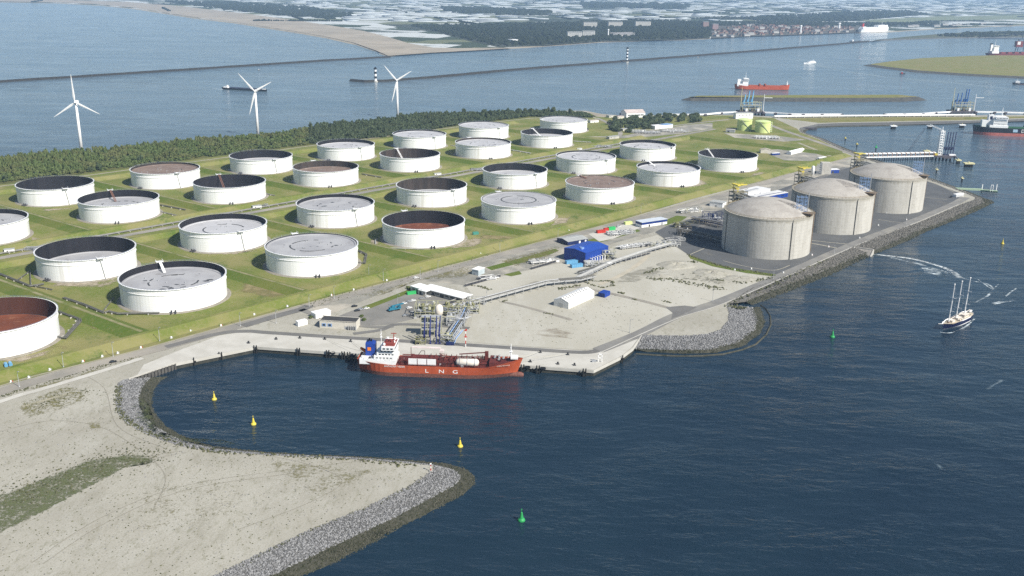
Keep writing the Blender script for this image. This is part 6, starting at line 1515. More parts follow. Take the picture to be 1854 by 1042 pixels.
MB().box((108.5, .5, 13.4), (5, 5, 1.5)).cyl((106, .5, 12.4), (106, .5, 23), .5, .22, n=8).box((106, .5, 20.5), (.4, 3.6, .35)).box((106, .5, 17.5), (2.2, 1.6, .3)).bar((104, .5, 12.6), (106, .5, 18.5), .3).build('bow_mast', WHITE, t)
for dx, dy in ((-8, -2.5), (-8, 2.5), (-5, 0), (-11, 1)): MB().cyl((106+dx, dy-1, 13.0), (106+dx, dy+1, 13.0), .8, n=10).build('winch', GREY, t)

# mooring lines of the gas carrier
for (sx, sy, sz), (px, py), lb in (((3, 8.5, 10.5), (588, 614), 'long slack mooring rope from the stern of the red ship to a bollard'), ((8, 9, 10.5), (635, 618), 'short mooring rope from the stern of the red ship to the quay'), ((107, 4, 12.8), (978, 638), 'short mooring rope from the bow of the red ship to the quay'), ((109, 3, 12.8), (1028, 642), 'long mooring rope from the bow of the red ship to the quay')):
    a = t.matrix_basis @ Vector((sx, sy, sz)); b = G(px, py)+Vector((0, 0, 1.2)); r = empty('mooring_rope', lb, 'rope', tuple(a)); P = []
    for k in range(9): f = k/8; q = a.lerp(b, f)-a; q.z -= 1.6*4*f*(1-f); P.append(q)
    MB().tube(P, .10, 5).build('rope', mat('pale_rope', (.5,.48,.4)), r)
# sailing ship
t, L = ship_frame('sailing_ship', 'three masted white and navy sailing ship motoring with bare masts', 'sailing ship', (1755,574), (1704,598))
HB = hull(L, 9.6, 4.2, .5, 1.6, .5, transom=.6, rake=.10, bowlen=.42, bul=.5).build('hull', [NAVYP, WHITE, TEAK], t)
sr = MB()
hull_r = hull(L+.1, 9.75, 4.3, 3.4, 1.6, .5, transom=.6, rake=.10, bowlen=.42, bul=.5)
HR = MB(); 
for f, mi in zip(hull_r.f, hull_r.m):
    if mi == 0: HR.add([hull_r.v[i] for i in f], [tuple(range(len(f)))])
HR.build('white_rail_strake', WHITE, HB)
MB().cyl((L*.97, 0, 5.4), (L+7.5, 0, 7.4), .28, .14, n=6).build('bowsprit', WHITE, t)
block(t, 'deckhouse', mat('cream_paint', (.7,.64,.56)), [(8, 16, 2.6, 3.6, 6.0), (20, 27, 2.2, 3.8, 5.6), (31, 36, 1.8, 3.8, 5.4)], [(8.5, 15.5, 2.6, 4.6, 5.3), (20.5, 26.5, 2.2, 4.4, 5.0)])
block(t, 'skylight', mat('varnished_wood', (.20,.09,.035), None, .5, .4), [(17, 18.6, .9, 3.8, 4.5), (28.4, 30, .9, 3.8, 4.5), (38, 40, .8, 4.2, 4.8)])
for x in (11, 26, 39):
    ms = MB().cyl((x, 0, 3.5), (x-.6, 0, 36.5), .55, .34, n=8).build('mast', WHITE, t)
    for z in (14, 25): MB().bar((x-.3, -3.0, z), (x-.3, 3.0, z), .3).build('spreader', WHITE, ms)
    MB().box((x-.6, 0, 36.4), (1.6, .6, .5)).build('masthead', WHITE, ms)
    MB().cyl((x, 0, 6.6), (x-10, 0, 7.0), .28, n=6).build('boom', mat('cream_paint', (.7,.64,.56)), ms)
    MB().bar((x-.3, -3.0, 14), (x, -4.3, 4.6), .07).bar((x-.3, 3.0, 14), (x, 4.3, 4.6), .07).bar((x-.5, -.2, 36), (x-.3, -3, 25), .07).bar((x-.5, .2, 36), (x-.3, 3, 25), .07).bar((x-.3, -3, 25), (x-.3, -3, 14), .07).bar((x-.3, 3, 25), (x-.3, 3, 14), .07).build('shroud', STEEL, ms)
for k in range(9): MB().box((rnd.uniform(4, 42), rnd.choice((-1, 1))*rnd.uniform(2.4, 3.4), 4.2), (1.0, .6, .9)).build('deck_gear', rnd.choice((WHITE, DARK, STEEL)), t)
db = MB().lathe([(.01, -2.6), (.7, -1.6), (.9, 0), (.7, 2), (.01, 2.4)], 8).build('dinghy', WHITE, t, smooth=True); db.rotation_euler = (0, math.pi/2, 0); db.location = (-.6, 0, 5.4)

# red tanker under way in the channel
t, L = ship_frame('tanker', 'long orange red tanker with white bridge aft, under way beyond the low island', 'ship', (1330,161), (1429,163))
hull(L, 21, 9.5, 1.6, 4.5, 3, rake=.03, bowlen=.2).build('hull', [mat('bright_orange_hull', (.46,.085,.035), (.40,.075,.03), .2, .5), BOOT, mat('orange_deck', (.36,.09,.045), None, .3, .7)], t)
block(t, 'superstructure', WHITE, [(4, 32, 9.5, 9, 15), (18, 32, 9, 15, 24), (20, 33, 10.4, 24, 28)], [(20, 32, 10.4, 25, 27), (18, 31, 9, 20, 21.5)])
MB().box((10, 0, 20), (9, 8, 11)).build('funnel', WHITE, t); MB().cyl((26, 0, 28), (26, 0, 43), .6, .3, n=6).box((26, 0, 38), (.5, 7, .5)).build('mast', WHITE, t)
block(t, 'cargo_trunk', mat('orange_deck', (.36,.09,.045)), [(36, L*.9, 4, 8, 11.5)])
for x in (L*.45, L*.55): MB().box((x, 0, 12.5), (3, 14, 5)).build('manifold', mat('orange_deck', (.36,.09,.045)), t)
MB().cyl((L*.95, 0, 12), (L*.95, 0, 24), .9, .5, n=6).box((L*.95, 0, 16), (3, 5, 6)).build('bow_mast', WHITE, t)
# black and green tanker at the right edge
t, L = ship_frame('tanker', 'black hulled tanker with white bridge and green deck, cut off by the right edge', 'ship', (1761,242), (1930,248))
HB = hull(L, 27, 14.5, 5.4, 5, 2, rake=.03, bowlen=.18).build('hull', [BLKH, PINK, DGREEN], t)
block(t, 'superstructure', WHITE, [(24, 56, 12.5, 13.5, 19), (30, 54, 11.5, 19, 30), (33, 54, 13.2, 30, 34), (12, 22, 5, 13, 27)], [(34, 53, 13.2, 31, 33), (31, 53, 11.5, 25, 26.5), (31, 53, 11.5, 20.5, 22)])
fn = MB().box((27, 0, 28), (9, 9, 18)).build('funnel', WHITE, t); MB().box((27, -4.55, 31), (4.5, .14, 6)).build('funnel_badge', NAVYP, fn); MB().cyl((26, 0, 37), (26, 0, 39.5), 1.3, n=8).build('exhaust', BLACK, fn)
MB().cyl((46, 0, 34), (46, 0, 50), .7, .35, n=6).box((46, 0, 44), (.6, 8, .6)).build('mast', WHITE, t)
MB().box((38, -9, 18), (6, 4, 3)).build('lifeboat', mat('orange_lifeboat', (.65,.16,.03)), t)
block(t, 'deck_gear', DGREEN, [(60, L*.92, 3, 13, 15.5), (90, 96, 12, 13, 18)])
MB().cyl((100, 0, 13), (100, 0, 34), 1.4, n=8).bar((100, 0, 33), (88, 0, 47), 1.2).build('deck_crane', WHITE, t)
text('Delta', 8.5, WHITE, mx(L*.487, -13.62, 7.0), 'hull_lettering', HB, .04, 'LEFT')
lg = MB().box((0, 0, 0), (8, .14, 5.2)).build('hull_emblem', mat('pale_blue_emblem', (.35,.5,.62)), HB); lg.location = (L*.425, -13.6, 10)
MB().box((0, 0, 0), (2.4, .16, 5.4)).build('emblem_stripe', NAVYP, HB).location = (L*.463, -13.6, 10)
# barge behind the middle turbine
t, L = ship_frame('barge', 'long dark inland barge passing behind the middle wind turbine', 'barge', (403,160.5), (484,165))
hull(L, 11.5, 3.4, .8, 1.2, .6, transom=.9, rake=.02, bowlen=.10).build('hull', [BLKH, BLKH, DARK], t)
block(t, 'coaming', mat('bluish_hatch', (.05,.06,.10), (.07,.08,.12), .1, .6), [(22, L*.86, 4.6, 3, 5.6)])
block(t, 'wheelhouse', WHITE, [(5, 16, 4.2, 3, 6.4), (11, 15, 3.2, 6.4, 9.2)], [(11, 15, 3.2, 7.2, 8.6)])
block(t, 'bow_house', WHITE, [(L*.90, L*.95, 3.4, 3.4, 5.0)]); MB().cyl((L*.97, 0, 4), (L*.97, 0, 9), .2, n=6).build('mast', WHITE, t)
# fast white launch, ferry, far red ship, dark coaster, workboat
t, L = ship_frame('launch', 'white launch throwing a curved wake in the channel', 'boat', (1477,113.5), (1455,115.5))
hull(L, 9, 3.2, .5, 1.8, .2, bowlen=.4).build('hull', [WHITE, NAVYP, WHITE], t); block(t, 'cabin', WHITE, [(8, L*.65, 3.2, 2.6, 6), (14, L*.5, 2.6, 6, 8.4)], [(14, L*.5, 2.6, 6.8, 7.8)]); MB().cyl((17, 0, 8), (17, 0, 14), .3, n=6).build('mast', WHITE, t)
t, L = ship_frame('ferry', 'large white passenger ferry berthed at the far town quay', 'ferry', (1556,59), (1608,56.5))
hull(L, 32, 20, 2, 3, 0, rake=.02, bowlen=.14, bul=.5).build('hull', [WHITE, mat('ferry_blue_boot', (.06,.10,.25)), WHITE], t)
block(t, 'superstructure', WHITE, [(10, L*.9, 15, 19, 28), (L*.55, L*.88, 14, 28, 38), (20, 50, 10, 28, 33)], [(20, L*.85, 15, 22, 24)])
MB().box((28, 0, 40), (14, 9, 20)).build('funnel', RED, t); MB().cyl((L*.75, 0, 38), (L*.75, 0, 56), 1, .5, n=6).build('mast', WHITE, t)
t, L = ship_frame('bulk_carrier', 'dark red bulk ship with white bridge, beyond the grassy point at the right edge', 'ship', (1786,101), (1900,100))
hull(L, 28, 10, 2, 4, 1, rake=.03).build('hull', [mat('maroon_hull', (.14,.02,.025)), BOOT, mat('maroon_deck', (.20,.035,.035))], t)
block(t, 'superstructure', WHITE, [(14, 46, 12, 9, 18), (22, 44, 11, 18, 36), (26, 44, 13, 36, 40)], [(26, 44, 13, 37, 39)]); MB().box((16, 0, 32), (9, 8, 24)).build('funnel', WHITE, t); MB().box((16, 0, 46), (8, 7, 5)).build('funnel_top', BLACK, t)
for k in range(4): MB().box((72+k*32, 0, 12), (20, 18, 5)).build('hatch', mat('maroon_deck', (.2,.03,.03)), t)
MB().cyl((34, 0, 40), (34, 0, 62), .8, .4, n=6).build('mast', WHITE, t)
t = empty('unloading_crane', 'dark lattice unloading crane with a maroon machine house, over the maroon ship', 'crane', tuple(G(1846, 99, W)))
mb = MB()
for dx in (-18, 18):
    for dy in (-10, 10): mb.bar((dx, dy, 0), (dx*.6, dy*.6, 62), 2.2)
mb.bar((-150, 0, 62), (40, 0, 62), 2.6).bar((-150, 0, 62), (0, 0, 84), 1.4).bar((0, 0, 62), (0, 0, 84), 2).bar((-70, 0, 62), (0, 0, 84), 1.2).bar((40, 0, 62), (0, 0, 84), 1.2)
mb.build('frame', mat('blue_grey_crane', (.05,.07,.11)), t); MB().box((-10, 0, 42), (26, 18, 22)).build('crane_house', mat('maroon_deck', (.2,.03,.03)), t); MB().box((-14, -9.4, 46), (12, .6, 12)).build('crane_cab', WHITE, t)
t, L = ship_frame('coaster', 'low dark red coaster just entering at the right edge', 'ship', (1833,152), (1900,154))
hull(L, 12, 3.6, .8, 1.5, 1).build('hull', [BLKH, BOOT, mat('maroon_deck', (.2,.03,.03))], t); block(t, 'wheelhouse', WHITE, [(6, 18, 4.5, 3, 9)], [(6, 18, 4.5, 6, 7.6)]); MB().cyl((12, 0, 9), (12, 0, 16), .35, n=6).build('mast', WHITE, t)
t, L = ship_frame('workboat', 'small red and black workboat off the tip of the grassy point', 'boat', (1629,134), (1639,134))
hull(L, 6, 2.6, .5, 1, .3, bowlen=.4).build('hull', [BLKH, BOOT, GREY], t); block(t, 'wheelhouse', RED, [(4, 9, 2, 2.4, 6)], [(4, 9, 2, 4, 5.4)]); MB().cyl((6.5, 0, 6), (6.5, 0, 11), .25, n=6).build('mast', WHITE, t)
t, L = ship_frame('dredger', 'small dark dredger with a tall spud mast where the breakwater meets the far island', 'boat', (1540,76), (1556,75))
hull(L, 16, 4, .8, 1, .3, transom=.95, bowlen=.1).build('hull', [BLKH, BOOT, GREY], t); block(t, 'deckhouse', WHITE, [(6, 20, 5, 4, 11)], [(6, 20, 5, 7, 9)]); MB().cyl((28, 0, 4), (28, 0, 46), 1.2, .8, n=6).bar((28, 0, 40), (50, 0, 18), 1).build('spud_mast', DARK, t)
for lb, a, b in (('small sailing boat shape on the grey water left of the far dredger, nearest', (1262,104.3), (1266,104.3)), ('tiny dark boat off the left part of the long breakwater', (467,127), (471,127.2))):
    t, L = ship_frame('small_boat', lb, 'boat', a, b); hull(L, 4, 1.6, .3, .8, .2, bowlen=.45).build('hull', [BLKH, WHITE, GREY], t); block(t, 'cabin', WHITE, [(2, L*.5, 1.2, 1.4, 3.4)])

# ------------------------------------------------------------------ buoys and beacons
def buoy(px, py, m_, label, cat='buoy', k=1.0):
    t = empty('buoy', label, cat, tuple(G(px, py, W)), 0, 'navigation buoys'); t.scale = (k, k, k)
    MB().lathe([(.01, -.8), (1.5, -.5), (1.75, .2), (1.5, .9), (.9, 1.3)], 16).build('float', m_, t, smooth=True); MB().lathe([(.95, 1.25), (.45, 4.0), (.3, 4.2), (.01, 4.2)], 12).build('body', m_, t)
    MB().cyl((0, 0, 4.1), (0, 0, 5.4), .14, n=6).box((0, 0, 5.5), (.5, .5, .5)).build('lantern', m_, t)
for px, py, m_, lb, k in ((388,723,YEL,'yellow buoy highest up in the sheltered cove, nearest the sheet piling',1), (459,768,YEL,'yellow buoy in the middle of the cove, off its stony left shore',1), (833,808,YEL,'yellow buoy off the tip of the sandy spit',1), (1815,441,YEL,'lone yellow buoy at the right edge, below the pontoon jetty',1), (944,942,GRN,'green buoy nearest to the camera, right of the sandy spit',1.15), (1507,610,GRN,'green buoy midway between the rounded point and the sailing ship',1.15)): buoy(px, py, m_, lb, k=k)
for px, py, h, lb in ((680,146,26,'shorter black and white banded beacon tower at the tip of the mid channel breakwater'), (1135,111,30,'taller black and white banded beacon tower farther along the mid channel breakwater')):
    t = empty('beacon_tower', lb, 'beacon', tuple(G(px, py, W+3)), 0, 'banded beacon towers')
    n = 5 if h < 28 else 8; h2 = h*1.25 if h < 28 else 38
    if h < 28: h2 = 30
    else: h2 = 42
    for k in range(n): MB().cyl((0, 0, h2*k/n), (0, 0, h2*(k+1)/n), 3.3, n=16).build('band', [WHITE, BLACK][k % 2 if h < 28 else (k+1) % 2], t)
    MB().lathe([(4.4, h2), (5.2, h2+.2), (5.2, h2+1.2), (3, h2+1.4), (3, h2+4), (.01, h2+5.5)], 12).build('lantern', BLACK, t); MB().cyl((0, 0, -3), (0, 0, .05), 6, n=12).build('base', CONC, t)

# ------------------------------------------------------------------ jetties
JD = mat('jetty_dark', (.06,.055,.065), (.09,.08,.09), .3, .8)
def dolphin(px, py, label, s=1.0, top_=WHITE, k=3, hgt=5.0, group='mooring dolphins in the harbour'):
    t = empty('mooring_dolphin', label, 'dolphin', tuple(G(px, py, W)), 0, group)
    for i in range(k):
        for j in range(2): MB().cyl((s*(i-(k-1)/2)*2.6, s*(j-.5)*3, -4), (s*(i-(k-1)/2)*2.6, s*(j-.5)*3, hgt), s*.7, n=8).build('pile', FEND, t)
    MB().box((0, 0, hgt+s*.6), (s*(k*2.7+1), s*6.4, s*1.4)).build('cap', top_, t); MB().lathe([(.6*s, 0), (.5*s, 1.4), (.9*s, 1.7), (.01, 1.9)], 8, (0, 0, hgt+1.3*s)).build('bollard', mat('pale_yellow_cap', (.6,.56,.32)) , t)
for px, py, lb, s, m_, k in ((1617,233,'white capped mooring dolphin left of the one the gangway reaches',1.3,WHITE,3), (1683,233,'white capped mooring dolphin at the end of the white gangway',1.3,WHITE,3), (1741,231,'white capped mooring dolphin off the stern of the black tanker',1.3,WHITE,3), (1530,255,'slim dark dolphin nearest the inner end of the basin',.8,YEL,1), (1551,266,'slim dark dolphin second along the inner shore of the basin',.8,YEL,1), (1677,279,'low yellow topped dolphin just left of the trestle head',1.1,mat('pale_yellow_cap',(.6,.56,.32)),3), (1734,296,'yellow topped dolphin at the end of the trestle footbridge',1.2,mat('pale_yellow_cap',(.6,.5,.3)),2), (1753,302,'outermost double dolphin with yellow and black caps beyond the trestle head',1.3,mat('pale_yellow_cap',(.6,.5,.3)),4), (1695,313,'slim pale topped dolphin right of the farthest gas tank dome',.85,mat('pale_yellow_cap',(.6,.5,.3)),1), (1741,329,'slim pale topped dolphin just off the pontoon jetty',.85,mat('pale_yellow_cap',(.6,.5,.3)),1)): dolphin(px, py, lb, s, m_, k)
t = empty('green_beacon', 'small green beacon pile off the root of the trestle', 'beacon', tuple(G(1585, 276, W)))
MB().cyl((0, 0, -3), (0, 0, 8), .9, n=8).build('pile', FEND, t); MB().box((0, 0, 9), (3.6, 3.6, 1.2)).cyl((0, 0, 9), (0, 0, 13), .6, n=6).build('lantern', BGRN, t)
def span(mb, a, b, wd, th): 
    d = b-a; rz = math.atan2(d.y, d.x); c = (a+b)/2; return mb.box((c.x, c.y, c.z), (d.length, wd, th), rz)
# trestle with white deck and its loading head
a, b = G(1566, 284, 2.2), G(1692, 281.5, 2.2); o = Vector((a.x, a.y, 0)); t = empty('trestle_jetty', 'long white decked trestle jetty on many piles behind the farthest gas tank', 'jetty', tuple(o))
span(MB(), a-o, b-o, 9, 1.4).build('deck', WHITE, t); d = (b-a).normalized(); n_ = Vector((-d.y, d.x, 0)); L = (b-a).length
for k in range(15):
    q = a-o+d*(L*(k+.5)/15); mb = MB()
    for s in (-3.4, 3.4): mb.cyl((q+n_*s)[:2]+(-9,), (q+n_*s)[:2]+(1.6,), .6, n=8)
    mb.build('pile', FEND, t); MB().bar(q-n_*3.8+Vector((0, 0, .9)), q-n_*3.8+Vector((0, 0, 6.2)), .8).bar(q+n_*3.8+Vector((0, 0, .9)), q+n_*3.8+Vector((0, 0, 6.2)), .8).bar(q-n_*3.8+Vector((0, 0, 6)), q+n_*3.8+Vector((0, 0, 6)), .6).build('portal', mat('orange_tan_steel', (.40,.22,.12)), t)
for s in (-2.4, -.8, .8, 2.4): MB().cyl(a-o+n_*s+Vector((0, 0, 5.2)), b-o+n_*s+Vector((0, 0, 5.2)), .8, n=8).build('pipe', WHITE, t)
p = G(1707, 289, W); t = empty('jetty_platform', 'dark jetty head platform with tall white lattice tower at the end of the trestle', 'jetty', tuple(p))
MB().box((0, 0, 6.5), (34, 20, 2.4)).box((2, -8, 4.8), (12, 8, 1.4)).build('deck', JD, t)
for k in range(6):
    for s in (-8, 8): MB().cyl((-14+k*5.6, s, -5), (-14+k*5.6, s, 5.4), .9, n=8).build('pile', FEND, t)
tw = MB()
for dx in (-3, 3):
    for dy in (-3, 3): tw.bar((-7+dx, dy, 7), (-7+dx, dy, 46), .7)
for z in range(8, 47, 4):
    for dy in (-3, 3): tw.bar((-10, dy, z), (-4, dy, z), .5).bar((-10, dy, z), (-4, dy, min(z+4, 46)), .4)
    for dx in (-3, 3): tw.bar((-7+dx, -3, z), (-7+dx, 3, z), .5)
    tw.box((-7, 0, z+.2), (5.4, 5, .3))
tw.bar((-7, 0, 46), (-7, 0, 52), .7).build('lattice_tower', WHITE, t)
MB().box((12, -3, 8.6), (10, 5, 2)).build('white_platform', WHITE, t); MB().box((-13, -2, 9), (4, 4, 3)).build('valve_block', YEL, t)
for k, lb in enumerate(('leftmost of the four tall dark loading arms on the trestle head', 'second from the left of the tall dark loading arms on the trestle head', 'third from the left of the tall dark loading arms on the trestle head', 'rightmost of the tall dark loading arms on the trestle head')):
    loading_arm(p+Vector((2+k*4.2, 0, 7.7)), lb, mat('dark_blue_arm', (.03,.045,.10), (.05,.06,.12), .3, .6), 37, 'loading arms on the trestle head', 1.5)
a, b = G(1683, 231.5, 3), G(1702, 242, 3); 
pa_ = Vector((p.x-7, p.y, 41)); pb_ = G(1683, 233, W)+Vector((0, 0, 7.2)); o = Vector(pb_); t = empty('gangway', 'white gangway sloping from the lattice tower to a mooring dolphin', 'gangway', tuple(o))
# gangway truss between tower top and dolphin
v_ = pa_-o; mb = MB()
for s in (-1, 1): mb.bar(Vector((s, 0, 0)), v_+Vector((s, 0, 0)), .5).bar(Vector((s, 0, 1.6)), v_+Vector((s, 0, 1.6)), .4)
for k in range(14): q = v_*(k/13); mb.bar(q+Vector((-1, 0, 0)), q+Vector((1, 0, 0)), .4).bar(q+Vector((-1, 0, 0)), q+Vector((-1, 0, 1.6)), .35)
mb.build('truss', WHITE, t)
a, b = p+Vector((16, -3, 8.2)), G(1734, 296, W)+Vector((0, 0, 6.2)); o = Vector(a); t = empty('footbridge', 'thin dark footbridge from the trestle head to the yellow topped dolphin', 'footbridge', tuple(o))
span(MB(), a-o, b-o, 1.8, .6).build('deck', DARK, t); mb = MB()
for s in (-.8, .8): mb.bar(a-o+Vector((0, s, 1.2)), b-o+Vector((0, s, 1.2)), .15)
mb.build('railing', STEEL, t)
# pontoon jetty
a, b, c = G(1730, 340, -1), G(1776, 344, -2.5), G(1806, 347, -2.8); o = Vector((a.x, a.y, 0)); t = empty('pontoon_jetty', 'pale green pontoon jetty at the outer corner beside the dark yard', 'jetty', tuple(o))
span(MB(), a-o, b-o, 4.5, 2.2).build('bridge', mat('pale_green_paint', (.36,.46,.32), (.30,.40,.27), .4, .6), t); span(MB(), b-o, c-o, 7, 1.8).build('pontoon', mat('dark_pontoon', (.06,.10,.08)), t); span(MB(), b-o+Vector((0, 0, 1.1)), c-o+Vector((0, 0, 1.1)), 4.6, .5).build('deck', mat('pale_green_paint', (.36,.46,.32)), t)
for px in (1777, 1803): q = G(px, 346, W)-o; MB().cyl((q.x, q.y, -8), (q.x, q.y, 5), .7, n=8).build('guide_pile', WHITE, t)
q = G(1793, 346, -2)-o; MB().bar((q.x, q.y, -2), (q.x, q.y, 7), .5).bar((q.x+3, q.y, -2), (q.x+3, q.y, 7), .5).bar((q.x, q.y, 6.5), (q.x+3, q.y, 6.5), .5).build('mooring_frame', WHITE, t)
a, b = G(1549, 277, 0), G(1587, 281, 0); o = Vector((a.x, a.y, 0)); t = empty('green_walkway', 'pale green walkway from the shore toward the green beacon', 'walkway', tuple(o)); span(MB(), a-o+Vector((0, 0, 1)), b-o+Vector((0, 0, 1)), 3.5, 1).build('deck', mat('pale_green_paint', (.3,.4,.3)), t); MB().cyl((20, 0, -7), (20, 0, .6), .7, n=8).build('pile', FEND, t)
a, b = G(1452, 231.5, -2), G(1479, 232.5, -2); o = Vector((a.x, a.y, 0)); t = empty('landing_stage', 'small dark landing stage in the inner corner of the basin', 'landing stage', tuple(o)); span(MB(), a-o, b-o, 9, 3).build('deck', JD, t); MB().cyl((3, -3, -8), (3, -3, -1), .7, n=8).cyl((20, -3, -8), (20, -3, -1), .7, n=8).build('pile', FEND, t)
# jetties on the channel side: loading platform, walkway spans and their dark supports
def channel_jetty(px, py, label, arms, span_px, seedc):
    p = G(px, py, W); t = empty('loading_platform', label, 'jetty', tuple(p))
    MB().box((0, 0, 7), (56, 30, 3.2)).build('deck', JD, t); mb = MB()
    for k in range(9):
        for s in (-11, 11): mb.cyl((-26+k*6.5, s, -5), (-26+k*6.5, s, 6), 1.1, n=6)
    mb.build('pile', FEND, t); fr = MB()
    for x in (-20, -7, 6, 19):
        for y in (-8, 8): fr.bar((x, y, 8), (x, y, 27), 1.0)
    for z in (15, 21, 27):
        for y in (-8, 8): fr.bar((-20, y, z), (19, y, z), .9)
    fr.build('frame', PYEL, t); MB().box((0, 0, 20.7), (38, 14, .6)).box((6, 2, 14.5), (20, 10, .6)).build('upper_deck', GREY, t)
    for k in range(7): MB().box((-18+k*6+seedc, (-1)**k*6, 11.5), (4.5, 5, 5+k % 3)).build('equipment', [JD, WHITE, PIPEL, mat('brown_steel', (.1,.1,.1))][k % 4], t)
    MB().cyl((-22, 0, 8), (-22, 0, 56), .8, .4, n=6).build('yellow_mast', mat('pale_yellow_cap', (.6,.5,.3)), t); MB().cyl((25, 0, 8), (25, 0, 44), .7, .4, n=6).bar((25, 0, 36), (42, 0, 36), .9).build('crane_mast', WHITE, t)
    for k, (dx, hh) in enumerate(arms): loading_arm(p+Vector((dx, 4, 20)), f'{["first","second","third","fourth"][k]} blue loading arm from the left on the {label.split(",")[0]}', LBLUE if seedc else mat('bright_loading_blue', (.02,.10,.30)), hh, 'blue loading arms on the channel jetties', 2.0)
channel_jetty(1359, 208, 'loading platform behind the lime green tanks, with masts and blue arms', [(-14, 22), (-6, 30), (2, 30)], None, 1)
channel_jetty(1741, 207, 'loading platform left of the black tanker, with masts and blue arms', [(-12, 24), (-4, 26), (5, 34), (10, 34)], None, 0)
def walkway(label, pxs, z=8):
    pts = [G(x, y, W+z) for x, y in pxs]; o = Vector((pts[0].x, pts[0].y, 0)); t = empty('jetty_walkway', label, 'walkway', tuple(o))
    for a, b in zip(pts[:-1], pts[1:]):
        span(MB(), a-o, b-o, 5, 2.6).build('span', WHITE, t)
    for q in pts:
        MB().box((q.x-o.x, q.y-o.y, W+z-1), (5, 9, 4)).cyl((q.x-o.x, q.y-o.y, W-4), (q.x-o.x, q.y-o.y, W+z-2.5), 2.2, n=8).build('support', JD, t)
walkway('white jetty walkway on dark supports, left of the platform behind the lime tanks', [(1206,206.5),(1242,207),(1277,206.5),(1306,203.5),(1334,202.5)])
walkway('white jetty walkway on dark supports, right of the platform behind the lime tanks', [(1382,203),(1404,204),(1430,206),(1454,206.5),(1488,206.5),(1524,206.5)])
walkway('white jetty walkway on dark supports, left of the platform by the black tanker', [(1602,206.5),(1637,206),(1671,205.5),(1694,203.5),(1722,202)])
walkway('white jetty walkway on dark supports behind the bridge of the black tanker', [(1766,202),(1800,202.5),(1820,203),(1856,204),(1900,203)])
a, b = G(1402, 213, 0), G(1765, 210.2, 0); o = Vector((a.x, a.y, 0)); t = empty('jetty_pipeline', 'long white pipeline along the grassy strip beside the channel jetties', 'pipeline', tuple(o))
for s in (0, 2.6, 5.2): MB().cyl(a-o+Vector((0, s, 3)), b-o+Vector((0, s, 3)), 1.2, n=8).build('pipe', WHITE, t)
mb = MB()
for k in range(24): q = (b-a)*((k+.5)/24); mb.box((q.x, q.y+2.6, 1), (1.5, 8, 2))
mb.build('support', CONC, t)
# cooling water outfall
p = G(1564, 452, -1); t = empty('outfall', 'concrete outfall apron in the stony sea bank, with a stream of white water', 'outfall', tuple(p), -.55)
MB().add([(-9, 0, .6), (9, 0, .6), (9, -12, -3.6), (-9, -12, -3.6), (-9, 0, -4), (9, 0, -4), (9, -12, -4.6), (-9, -12, -4.6)], [(0,3,2,1),(4,5,6,7),(0,1,5,4),(1,2,6,5),(2,3,7,6),(3,0,4,7)]).build('apron', mat('wet_concrete', (.26,.24,.215), (.2,.19,.17), .2, .8), t)
for s in (-9.4, 9.4): MB().add([(s-.5, 1, 1.8), (s+.5, 1, 1.8), (s+.5, -12, -2.6), (s-.5, -12, -2.6), (s-.5, 1, -4), (s+.5, 1, -4), (s+.5, -12, -4.6), (s-.5, -12, -4.6)], [(0,3,2,1),(4,5,6,7),(0,1,5,4),(1,2,6,5),(2,3,7,6),(3,0,4,7)]).build('wing_wall', CONC, t)
MB().box((0, .8, 1.0), (19.8, 1.0, 1.8)).build('head_wall', CONC, t)
foam_line([(1580,460),(1610,463),(1650,468),(1690,478),(1718,488),(1730,496),(1738,503)], (7, 13), FOAM)
foam_line([(1612,466),(1650,474),(1690,486),(1718,494)], (9, 15), FOAMT)
foam([(1655,478),(1690,482),(1722,495),(1712,505),(1690,499),(1668,497)], FOAMT, .08)
foam_line([(1734,500),(1760,508),(1785,513),(1798,522),(1788,535),(1766,547)], (5, 4), FOAMT)
foam_line([(1770,505),(1780,512),(1796,522),(1808,514)], (2.5, 2.5), FOAMT)
foam_line([(1798,550),(1815,546),(1838,543)], (9, 10), FOAMT); foam_line([(1821,536),(1832,527),(1840,522)], (3.5, 3), FOAMT)
foam([(1760,715),(1790,690),(1840,672),(1845,678),(1800,700),(1768,722)], WAKE, .05, soft=.9); foam([(1670,826),(1700,832),(1722,850),(1715,862),(1690,845)], WAKE, .05, soft=.9)
foam_line([(1466,114.5),(1480,117.5),(1520,127),(1580,136),(1660,144),(1760,153),(1850,164)], (40, 70), WAKE, .08, 'boat_wake')
foam_line([(1462,116),(1472,114.5),(1490,116)], (26, 22), FOAM, .12, 'boat_wake')
foam_line([(384,159.8),(404,161.5)], (6, 12), FOAM, .1, 'boat_wake')
foam_line([(1702,601),(1722,602),(1748,591),(1764,577)], (3, 3), FOAMT, .05, 'boat_wake')
foam([(0,246),(150,232),(270,222),(420,224),(560,216),(700,200),(700,204),(560,221),(420,229),(270,228),(150,238),(0,252)], decal('breaking_crests', (.45,.55,.62), (.6,.66,.7), .03, .60, .72, (.35, 1.6, 1), R(-5)), .08)
foam([(640,82),(660,90),(700,103),(698,104.5),(650,93),(590,76),(540,65),(540,62)], WAKE, .1, 'surf')

